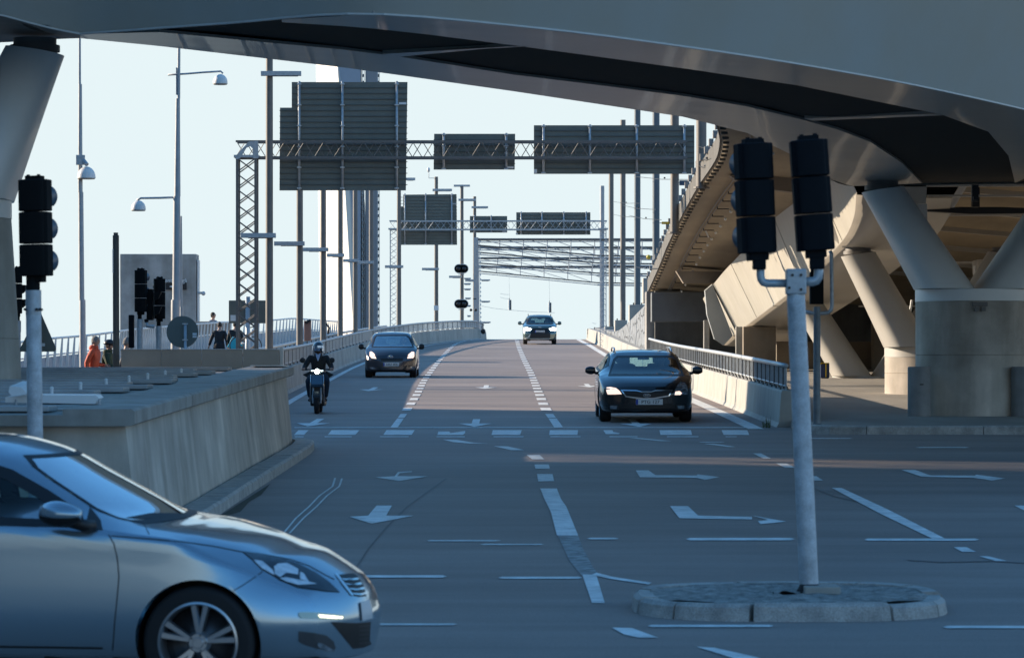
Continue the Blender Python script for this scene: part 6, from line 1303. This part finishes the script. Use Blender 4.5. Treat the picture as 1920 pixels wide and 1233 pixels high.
# ---- dark grey hatchback in the left lane
st = [(0, .24, .70, .74, .45, .72, .70, .5, .745, .76), (.1, .22, .74, .79, .45, .77, .78, .56, .83, .85), (.3, .2, .78, .825, .5, .80, .86, .60, .92, .945), (.6, .18, .8, .84, .5, .825, .93, .64, 1.0, 1.02), (.82, .18, .8, .845, .5, .83, .955, .65, 1.05, 1.07), (1.1, .18, .8, .845, .5, .83, .97, .63, 1.19, 1.24), (1.45, .18, .8, .845, .5, .83, .985, .59, 1.38, 1.43), (1.75, .18, .8, .845, .5, .83, .99, .57, 1.455, 1.51), (2.3, .18, .8, .845, .5, .83, 1.0, .56, 1.475, 1.535), (3.0, .18, .8, .84, .5, .82, 1.02, .55, 1.44, 1.50), (3.5, .2, .78, .83, .5, .81, 1.03, .54, 1.30, 1.35), (3.7, .26, .76, .81, .55, .79, 1.02, .53, 1.1, 1.14), (3.79, .3, .7, .78, .55, .75, .95, .5, 1.0, 1.02)]
CAR2 = Car('hatchback_car', 'dark grey small hatchback with lit headlights coming down the left lane', st, 2.46, .295, .74, (-3.88, 108.8), math.pi/2, carpaint('paint_dark_grey', (.045, .045, .055), .6, .28), plan=.28, planp=2.6, zs=.955, lean=[(0, .06), (.3, 0), (.55, .02), (.8, .12), (1.1, .3)])
c = lambda P: crop(P, 520, 600, 6)
CAR2.win(c([(1118, 172), (1450, 170), (1485, 200), (1532, 303), (1066, 303), (1098, 200)]), 'cam', GLASS, .03, name='windscreen')
for P in ([(1036, 352), (1060, 348), (1092, 372), (1122, 440), (1060, 432), (1034, 405)], [(1456, 436), (1468, 385), (1510, 350), (1545, 352), (1546, 410), (1530, 430)]): CAR2.lamps(c(P), 'cam', LAMPON)
CAR2.decal(c([(1158, 428), (1418, 428), (1405, 462), (1170, 462)]), 'cam', 'grille', DARK, .004); CAR2.decal(c([(1120, 505), (1150, 530), (1180, 568), (1390, 568), (1425, 530), (1460, 505), (1440, 570), (1400, 605), (1160, 605)]), 'cam', 'lower_intake', DARK, .003)
for P in ([(1040, 527), (1090, 530), (1108, 548), (1060, 552)], [(1500, 524), (1532, 520), (1532, 544), (1504, 548)]): CAR2.decal(c(P), 'cam', 'fog_light', LAMPG, .005)
CAR2.drv = 1
side_windows(CAR2, 1.15, 3.35, [2.05, 2.85]); CAR2.win([(-.48, 1.03*.955), (.48, 1.03*.955), (.42, 1.38*.955), (-.42, 1.38*.955)], 'rear', GLASS, .03, name='rear_window')
CAR2.finish(); CAR2.interior(1.0, 1.65, 1.30); CAR2.mirror_(1.12, .98, .16, .20, .09, mat=DARK, ind=False)
CAR2.plate(-.03, .43, 'DRZ 806', .50, .11, blue=True); CAR2.badge(0, .665, 'T', .16, .10, .05)

# ---- grey-green sport utility car on the crest
st = [(0, .26, .76, .80, .5, .80, .86, .58, .90, .91), (.1, .24, .80, .86, .5, .85, .93, .62, .97, .985), (.35, .22, .83, .88, .55, .87, .98, .66, 1.03, 1.05), (.75, .21, .84, .885, .55, .88, 1.02, .69, 1.085, 1.105), (1.0, .21, .84, .885, .55, .88, 1.04, .70, 1.12, 1.14), (1.3, .21, .84, .885, .55, .88, 1.06, .66, 1.26, 1.31), (1.65, .21, .84, .885, .55, .88, 1.07, .62, 1.45, 1.51), (1.95, .21, .84, .885, .55, .88, 1.08, .60, 1.53, 1.59), (2.5, .21, .84, .885, .55, .88, 1.09, .59, 1.545, 1.61), (3.3, .21, .84, .88, .55, .87, 1.11, .58, 1.52, 1.58), (3.8, .24, .82, .87, .55, .86, 1.12, .56, 1.38, 1.43), (4.05, .3, .8, .86, .6, .84, 1.1, .55, 1.18, 1.21), (4.18, .34, .74, .82, .6, .78, 1.0, .5, 1.05, 1.07)]
CAR3 = Car('suv_car', 'grey-green sport utility car with glaring headlights on the crest of the road', st, 2.56, .335, .84, (1.44, 176.5), math.pi/2, carpaint('paint_grey_green', (.13, .17, .15), .6, .28), plan=.24, planp=3, zs=.955)
c = lambda P: crop(P, 920, 540, 9.485)
CAR3.win(c([(700, 520), (1040, 520), (1065, 545), (1112, 640), (636, 640), (678, 545)]), 'cam', GLASSH, .03, name='windscreen')
CAR3.decal(c([(745, 712), (1018, 712), (1048, 790), (1062, 800), (1060, 890), (700, 890), (705, 800)]), 'cam', 'grille', DARK, .004); CAR3.decal(c([(700, 896), (1062, 893), (1055, 932), (712, 936)]), 'cam', 'skid_plate', pmat('skid_silver', (.38, .38, .36), .4), .006); CAR3.decal(c([(712, 816), (690, 870), (610, 910), (606, 890), (660, 868), (702, 810)]), 'cam', 'bumper_trim', pmat('skid_pale', (.55, .52, .46), .4), .005)
for P in ([(592, 700), (650, 695), (735, 722), (700, 760), (610, 765)], [(1030, 722), (1100, 695), (1165, 700), (1160, 765), (1070, 760)]): CAR3.lamps(c(P), 'cam', LAMPW)
CAR3.drv = 1
side_windows(CAR3, 1.35, 3.6, [2.3, 3.1]); CAR3.win([(-.5, 1.13*.955), (.5, 1.13*.955), (.44, 1.42*.955), (-.44, 1.42*.955)], 'rear', GLASS, .03, name='rear_window')
CAR3.finish(); CAR3.interior(1.2, 1.9, 1.38); CAR3.mirror_(1.35, 1.09, .19, .21, .10, ind=False)
CAR3.plate(-.0, .66, 'HGM 53E', .50, .12); CAR3.badge(0, .87, 'T', .16, .10, .05)
for q in (-1, 1):
    b = MB(True); b.path([Vector((x - CAR3.L/2, q*.59, z)) for x, z in [(1.98, 1.46), (2.1, 1.535), (2.5, 1.56), (3.3, 1.54), (3.6, 1.46)]], .017, 8); b.build('roof_rail', DARK, CAR3.root, False)

# ---- silver hatchback crossing in the foreground
st = [(0, .19, .66, .72, .42, .70, .58, .50, .63, .64), (.06, .185, .70, .77, .42, .74, .635, .54, .69, .705), (.15, .18, .76, .83, .42, .79, .69, .58, .75, .77), (.3, .175, .80, .875, .42, .84, .75, .62, .79, .805), (.5, .17, .82, .895, .45, .865, .80, .65, .845, .862), (.76, .17, .83, .90, .47, .875, .85, .675, .89, .905), (1.0, .17, .83, .90, .47, .878, .885, .69, .922, .938), (1.13, .17, .83, .90, .47, .88, .90, .695, .945, .96), (1.32, .17, .83, .90, .47, .88, .915, .685, 1.03, 1.07), (1.6, .17, .83, .90, .47, .88, .93, .65, 1.165, 1.22), (1.9, .17, .83, .90, .47, .88, .94, .615, 1.31, 1.37), (2.2, .17, .83, .90, .47, .88, .95, .595, 1.375, 1.435), (2.6, .17, .83, .90, .47, .88, .955, .585, 1.40, 1.46), (3.2, .17, .83, .90, .47, .87, .965, .575, 1.385, 1.445), (3.75, .18, .82, .89, .5, .86, .98, .56, 1.30, 1.35), (4.05, .22, .80, .87, .52, .84, .98, .55, 1.12, 1.16), (4.2, .28, .76, .84, .55, .80, .93, .52, 1.0, 1.02), (4.25, .32, .70, .8, .55, .75, .87, .5, .92, .94)]
CAR4 = Car('silver_car', 'silver-blue hatchback crossing in the foreground at the left, seen from its right side', st, 2.62, .316, .86, (-.77, 19.66), math.radians(172), carpaint('paint_silver', (.30, .40, .47), .7, .22), plan=.42, planp=2.3, xf=1.0, bow=.17, lean=[(0, .12), (.2, .04), (.42, .005), (.48, .02), (.54, .045), (.58, .07), (.64, .12), (.70, .17), (.9, .30)])
CAR4.rim = .222
k_ = 2.936; c = lambda P: crop(P, 0, 813, k_)
# windscreen in the car's own front view, side glass in its side view
CAR4.win([(-.62, .965), (.62, .965), (.66, .99), (.545, 1.27), (.48, 1.325), (-.48, 1.325), (-.545, 1.27), (-.66, .99)], 'front', GLASSP, .014, name='windscreen')
CAR4.decal(c([(690, 462), (830, 436), (985, 436), (1000, 450), (960, 462), (800, 468)]), 'cam', 'cowl', DARK, .006)
CAR4.win([(1.53, .965), (2.40, .985), (2.40, 1.31), (2.18, 1.295), (1.99, 1.235), (1.77, 1.12), (1.60, 1.02)], 'side+', GLASS, .045, mirror=True, name='side_window')
CAR4.win([(2.46, .985), (3.3, 1.0), (3.25, 1.315), (2.9, 1.34), (2.46, 1.34)], 'side+', GLASS, .04, mirror=True, name='side_window')
CAR4.decal([(1.40, .935), (1.50, .940), (1.53, 1.05), (1.44, .985)], 'side+', 'mirror_corner', DARK, .005, mirror=True)
def seam(C, P, mode, w=.007, nm='panel_gap', mirror=False, mat=None):
    n = len(P); A = []; B = []
    for i, p in enumerate(P):
        a, b_ = np.array(P[max(i-1, 0)]), np.array(P[min(i+1, n-1)]); t = (b_-a)/np.linalg.norm(b_-a); q = np.array([-t[1], t[0]])*w/2; A.append(tuple(np.array(p)+q)); B.append(tuple(np.array(p)-q))
    return C.decal(A + B[::-1], mode, nm, mat or DARK, .0015, mirror=mirror)
seam(CAR4, c([(597, 552), (625, 600), (645, 680), (655, 780), (645, 900), (630, 1050), (620, 1190)]), 'cam', 2.2, 'door_gap')
seam(CAR4, c([(612, 560), (800, 575), (1000, 592), (1180, 618), (1330, 648), (1450, 662), (1600, 690), (1700, 725), (1790, 775), (1840, 800)]), 'cam', 2.0, 'bonnet_gap')
seam(CAR4, c([(790, 490), (815, 540), (830, 578)]), 'cam', 1.6, 'wing_gap'); seam(CAR4, c([(1285, 862), (1340, 830), (1400, 790), (1445, 757)]), 'cam', 1.8, 'bumper_gap')
seam(CAR4, [(2.44, .25), (2.44, .6), (2.42, .95)], 'side+', .007, 'door_gap', mirror=True); seam(CAR4, [(1.40, .28), (2.4, .28), (3.4, .30)], 'side+', .012, 'sill_gap', mirror=True)
HLP = c([(1335, 650), (1420, 655), (1530, 676), (1640, 712), (1740, 762), (1810, 812), (1850, 850), (1872, 872), (1800, 868), (1640, 846), (1540, 805), (1440, 735)])
CAR4.decal(HLP, 'cam', 'headlight', DARK, .003)
CAR4.decal(inset(HLP, 1.2), 'cam', 'headlight_cover', pmat('headlight_bowl', (.022, .028, .035), .08, coat=.6), .006)
for P, mt in (([(1395, 695), (1440, 700), (1500, 750), (1510, 778), (1440, 740)], 'a'), ([(1508, 730), (1530, 715), (1580, 712), (1640, 745), (1640, 775), (1575, 765), (1540, 790), (1510, 770)], 'a'), ([(1540, 795), (1570, 790), (1700, 815), (1745, 826), (1640, 832), (1570, 812)], 'a'), ([(1650, 760), (1670, 768), (1690, 800), (1700, 815), (1650, 800)], 'a')):
    CAR4.decal(c(P), 'cam', 'headlight_reflector', pmat('reflector', (.85, .9, .92), .2, metal=.5, var=.3, scale=30), .009)
c5 = lambda P: crop(P, 560, 1020, 5.79)
CAR4.decal(c5([(0, 738), (60, 732), (200, 738), (380, 755), (485, 770), (490, 800), (380, 812), (200, 805), (30, 800), (0, 775)]), 'cam', 'daytime_light', pmat('drl_clear', (.50, .52, .40), .15, coat=1.), .006)
CAR4.decal(c5([(210, 762), (380, 775), (478, 785), (470, 800), (380, 800), (225, 790)]), 'cam', 'daytime_light_strip', lit('drl_lit', (1., .95, .7), 1.5), .009)
CAR4.decal(c5([(422, 330), (520, 318), (590, 312), (640, 340), (690, 420), (720, 500), (735, 560), (660, 568), (590, 555), (500, 440)]), 'cam', 'grille', DARK, .004)
for i in range(4):
    y = 375 + i*52; x0 = 465 + i*38; x1 = 650 + i*28
    CAR4.decal(c5([(x0, y - 2), (x0 + 90, y + 5), (x1 - 20, y - 12), (x1 + 8, y - 6), (x1 - 10, y + 12), (x0 + 80, y + 20), (x0 + 8, y + 10)]), 'cam', 'grille_bar', CHROME, .010)
CAR4.decal(c5([(385, 310), (420, 320), (500, 425), (590, 550), (570, 555), (470, 430)]), 'cam', 'grille_frame', CHROME, .008)
CAR4.decal(c5([(350, 840), (600, 850), (690, 848), (780, 838), (770, 1040), (790, 1080), (700, 1120), (590, 1130), (500, 1020)]), 'cam', 'lower_intake', DARK, .004)
for i in range(5):
    y = 880 + i*46; CAR4.decal(c5([(650, y), (765, y - 8), (765, y + 4), (650, y + 14)]), 'cam', 'intake_bar', pmat('trim_grey', (.04, .042, .045), .5), .008)
CAR4.decal(c5([(0, 940), (170, 960), (300, 985), (380, 1050), (400, 1120), (380, 1160), (200, 1130), (40, 1080), (0, 1050)]), 'cam', 'fog_light_recess', pmat('trim_dark', (.05, .055, .06), .5), .003); CAR4.decal(c5([(205, 1060), (260, 1075), (390, 1150), (330, 1160), (230, 1125), (200, 1090)]), 'cam', 'fog_light', LAMPG, .007)
CAR4.decal(c5([(662, 628), (758, 600), (785, 700), (792, 800), (680, 828)]), 'cam', 'number_plate', pmat('plate_shade', (.50, .51, .52), .4), .014)
CAR4.drv = 1; CAR4.finish(); CAR4.interior(1.30, 2.55, 1.24)
# near door mirror, shaped as in the picture
for q in (1, -1):
    b = MB(True); cc = Vector((1.60 - CAR4.L/2, q*(CAR4.Wh + .10), 1.035 if q > 0 else .97)); rings = []
    for k in range(9):
        t = k/8; e = math.sin(math.pi*(.08 + .84*t))**.55; rings.append([cc + Vector((.115*(t-.5)*2*1.0, q*.085*e*math.cos(a), .078*e*math.sin(a)*(1 - .25*(1-t)) + .012*(t-.5))) for a in np.linspace(0, 2*math.pi, 24, endpoint=False)])
    b.loft(rings, caps=True); mm = b.build('door_mirror', CAR4.paint, CAR4.root, False)
    b = MB(True); rings = []
    for k in range(9):
        t = k/8; e = math.sin(math.pi*(.08 + .84*t))**.55*1.02; rings.append([cc + Vector((.117*(t-.5)*2*1.0, q*.087*e*math.cos(a), .080*e*math.sin(a)*(1 - .25*(1-t)) + .012*(t-.5) - .004)) for a in np.linspace(math.pi*1.08, math.pi*1.92, 14)])
    b.loft(rings, closed=False); b.build('mirror_shell', DARK, mm, False)
    b = MB(True); b.path([Vector((1.46 - CAR4.L/2, q*(CAR4.Wh - .05), .955)), Vector((1.50 - CAR4.L/2, q*(CAR4.Wh + .0), .965)), cc + Vector((-.03, -q*.05, -.04))], [.04, .035, .04], 10); b.build('mirror_stalk', DARK, mm, False)

# ---- drivers
def driver(label, C, x, q, shirt, hair, gl=False, H=.0, parts_=('shirt', 'trousers', 'shoes')):
    J = dict(pelvis=(0, 0, .0), chest=(0, .10, .38), neckb=(0, .13, .56), head=(0, .10, .715), hipl=(-.10, -.03, 0), kneel=(-.13, -.40, .16), ankl=(-.13, -.66, -.08), toel=(-.13, -.80, -.06), hipr=(.10, -.03, 0), kneer=(.13, -.42, .12), ankr=(.13, -.66, -.08), toer=(.13, -.80, -.06),
        shl=(-.18, .10, .50), ell=(-.24, -.10, .28), wrl=(-.15, -.34, .36), shr=(.18, .10, .50), elr=(.24, -.10, .28), wrr=(.15, -.34, .36))
    p = C.M @ Vector((x - C.L/2, q*.36, .47*C.zsc + H)); yaw = C.root.rotation_euler.z - math.pi/2
    return person(label, p, yaw, J, (shirt, JEANS, SHOE), hair=hair, glasses=gl)
driver('driver with sunglasses and brown hair at the wheel of the dark grey hatchback', CAR2, 1.72, -1, pmat('shirt_dark', (.06, .05, .06), .8, var=.2, scale=6), pmat('hair_brown', (.10, .05, .035), .8, var=.3, scale=40), True)
driver('dimly seen driver behind the windscreen of the black estate car', CAR1, 2.05, -1, NAVY, BROWNH)
driver('driver in grey behind the windscreen of the grey-green sport utility car', CAR3, 1.95, -1, pmat('shirt_mid', (.12, .12, .13), .8, var=.2, scale=6), BROWNH, H=.10)

# ================================================================== scooter and rider
SX, SY = (597-CX)/91.7, 69.8; sc0 = Vector((SX, SY, SL*SY))
sc = thing('motor_scooter', 'dark blue electric scooter with a glaring headlight, ridden down the left lane', 'scooter', sc0, None, (math.atan(SL), 0, 0)); sc.scale = (.92, .92, .91)
BLUEP = pmat('scooter_blue', (.035, .085, .14), .3, metal=.4, coat=.8)
def sl_(b, nm, mt, sm=None, par=None): return b.build(nm, mt, par or sc, False, sm)
for y, nm in ((-.62, 'front_wheel'), (.62, 'rear_wheel')):
    w = bpy.data.objects.new(nm, None); COL.objects.link(w); w.parent = sc; w.location = (0, y, .24)
    b = MB(True); b.loft([[Vector((xx, rr*math.cos(t), rr*math.sin(t))) for t in np.linspace(0, 2*math.pi, 40, endpoint=False)] for xx, rr in [(-.03, .165), (-.055, .20), (-.045, .232), (0, .242), (.045, .232), (.055, .20), (.03, .165)]], closed=True); b.build('tyre', RUBBER, w, False)
    b = MB(True); b.tube((-.03, 0, 0), (.03, 0, 0), .165, n=28); b.tube((-.07, 0, 0), (.07, 0, 0), .035, n=14); b.build('rim', GALVD, w, False)
b = MB(); b.loft([[Vector((q*wx, y, z)) for q, wx, y, z in [(-1, .125, -.50, .86), (-1, .118, -.535, .86), (1, .118, -.535, .86), (1, .125, -.50, .86)]], [Vector((q*wx, y, z)) for q, wx, y, z in [(-1, .135, -.53, .66), (-1, .125, -.585, .66), (1, .125, -.585, .66), (1, .135, -.53, .66)]], [Vector((q*wx, y, z)) for q, wx, y, z in [(-1, .14, -.52, .60), (-1, .13, -.57, .60), (1, .13, -.57, .60), (1, .14, -.52, .60)]]], caps=True); sl_(b, 'front_shield', BLUEP, 0)
b = MB(); b.bbox((0, -.44, .57), (.28, .14, .62), .03); sl_(b, 'leg_shield', DARK)
b = MB(); b.bbox((0, -.36, .36), (.30, .30, .22), .03); b.bbox((0, .05, .22), (.32, .85, .10), .03); sl_(b, 'footboard', DARK)
for q in (-1, 1):
    b = MB(True); b.path([(q*.137, -.50, .87), (q*.148, -.54, .62), (q*.150, -.45, .30), (q*.15, -.3, .22)], .010, 8); sl_(b, 'trim_strip', CHROME, 1)
    b = MB(True); b.tube((q*.085, -.62, .24), (q*.085, -.50, .58), .020, n=12); b.tube((q*.085, -.60, .30), (q*.085, -.56, .42), .028, n=12); sl_(b, 'fork', GALV, 2)
    b = MB(True); b.path([(q*.27, -.36, 1.02), (q*.30, -.40, 1.14), (q*.31, -.42, 1.17)], .008, 6); m_ = sl_(b, 'mirror_arm', DARK, 1); b = MB(True); b.sphere((q*.325, -.42, 1.19), .062, 14, 9, sy=.35); sl_(b, 'mirror', DARK, 1, m_)
b = MB(); b.loft([[Vector((.06*math.cos(t)*1.3, -.62 + .27*math.cos(a)*-1*0 - .27*math.sin(a), .24 + .27*math.cos(a) + .012*math.sin(t))) for t in np.linspace(0, 2*math.pi, 8, endpoint=False)] for a in np.linspace(-.9, 1.1, 10)], caps=True); sl_(b, 'front_mudguard', DARK)
b = MB(True); b.path([(-.33, -.30, .98), (-.20, -.36, .985), (0, -.40, .97), (.20, -.36, .985), (.33, -.30, .98)], .014, 8); sl_(b, 'handlebar', DARK, 1)
for q in (-1, 1): b = MB(True); b.tube((q*.23, -.345, .985), (q*.345, -.29, .98), .020, n=12); sl_(b, 'grip', RUBBER, 2)
b = MB(); b.bbox((0, -.44, .955), (.30, .08, .055), .024); sl_(b, 'light_bar_housing', DARK)
b = MB(); b.bbox((0, -.483, .957), (.27, .012, .030), .005); sl_(b, 'light_bar', lit('light_bar_lit', (.8, .95, .95), .9))
b = MB(True); b.tube((0, -.49, .945), (0, -.51, .945), .055, .048, n=24); sl_(b, 'headlight', lit('scooter_lit', (.75, 1., .92), 14.), 2)
b = MB(); b.bbox((0, .25, .52), (.28, .62, .42), .06); sl_(b, 'rear_body', BLUEP); b = MB(); b.bbox((0, .18, .76), (.27, .66, .09), .04); sl_(b, 'seat', DARK)
b = MB(); b.tube((-.16, .0, .18), (.16, .0, .18), .02, n=8); b.bbox((0, -.1, .20), (.30, .5, .07), .02); sl_(b, 'belly', DARK)
Jr = dict(_ride=1, pelvis=(0, .12, .86), chest=(0, .04, 1.17), neckb=(0, .0, 1.315), head=(0, -.03, 1.44), hipl=(-.11, .06, .84), kneel=(-.205, -.32, .72), ankl=(-.165, -.22, .33), toel=(-.175, -.36, .285), hipr=(.11, .06, .84), kneer=(.205, -.32, .72), ankr=(.165, -.22, .33), toer=(.175, -.36, .285),
    shl=(-.185, .02, 1.245), ell=(-.30, -.06, 1.03), wrl=(-.30, -.26, .995), shr=(.185, .02, 1.245), elr=(.30, -.06, 1.03), wrr=(.30, -.26, .995), _curl=1.05, hdl=(-.12, -.9, .12), hdr=(.12, -.9, .12), palml=(0, 0, -1), palmr=(0, 0, -1))
def rider_x(o, j, jh, R3):
    HEL = pmat('helmet_grey', (.03, .035, .045), .22, coat=1.)
    b = MB(True); rings = []
    for i in range(13):
        a = math.pi*.80*(i+.05)/12; ring = []
        for kk in range(28):
            t = 2*math.pi*kk/28; fr_ = max(0, -math.cos(t)); aa = a*(1 - .30*fr_**1.2)
            ring.append(jh + V((.128*math.sin(aa)*math.sin(t), .148*math.sin(aa)*math.cos(t) + .012, .138*math.cos(aa) + .028)))
        rings.append(ring)
    b.loft(rings, caps=False); hm = local(b, 'helmet', HEL, o, True)
    b = MB(True); rr = []
    for z in np.linspace(.075, -.045, 6): rr.append([jh + V((.137*math.sin(t), -.155*math.cos(t) + .008 + .05*abs(z-.02), z)) for t in np.linspace(-1.25, 1.25, 16)])
    b.loft(rr, closed=False); local(b, 'visor', pmat('visor_mirror', (.35, .45, .6), .05, metal=.9), o, True)
    b = MB(True); b.path([jh + V((s_*.10, .02, -.08)) if s_ else jh + V((0, -.06, -.125)) for s_ in (-1, 0, 1)], .010, 6); local(b, 'chin_strap', INK, o, True)
    b = MB(True); b.sphere(jh + V((0, -.062, -.075)), .05, 14, 8, sy=.7, sz=.75); local(b, 'beard', pmat('beard_brown', (.07, .035, .02), .9, var=.3, scale=60), o, True)
    b = MB(); b.prism([V((-.055, -.118, 1.315)), V((.055, -.118, 1.315)), V((.03, -.135, 1.22)), V((0, -.142, 1.155)), V((-.03, -.135, 1.22))], (0, .06, 0)); local(b, 'shirt', pmat('shirt_blue', (.38, .45, .62), .7), o)
    for q in (-1, 1):
        b = MB(); b.prism([V((q*.012, -.105, 1.335)), V((q*.062, -.08, 1.35)), V((q*.07, -.115, 1.29)), V((q*.035, -.135, 1.275))], (0, .02, .0)); local(b, 'collar', MATS['shirt_blue'], o)
        b = MB(True); b.path([V((q*.075, -.10, 1.33)), V((q*.055, -.135, 1.24)), V((q*.005, -.150, 1.14))], [.016, .022, .014], 8); local(b, 'lapel', NAVY, o, True)
        b = MB(); b.prism([V((q*.16, .0, .94)), V((q*.34, -.08, .86)), V((q*.22, -.02, .78)), V((q*.15, -.05, .80))], (0, .05, .01)); local(b, 'coat_tail', NAVY, o)
rd = person('helmeted rider in a dark blazer and pale blue shirt riding the scooter', sc0, 0, Jr, (NAVY, pmat('trousers_navy', (.012, .022, .038), .8, var=.2, scale=8, bump=.3), SHOE), extras=rider_x, parts_=('jacket', 'trousers', 'shoes'), rot=(math.atan(SL), 0, 0)); rd.scale = (.92, .92, .91)
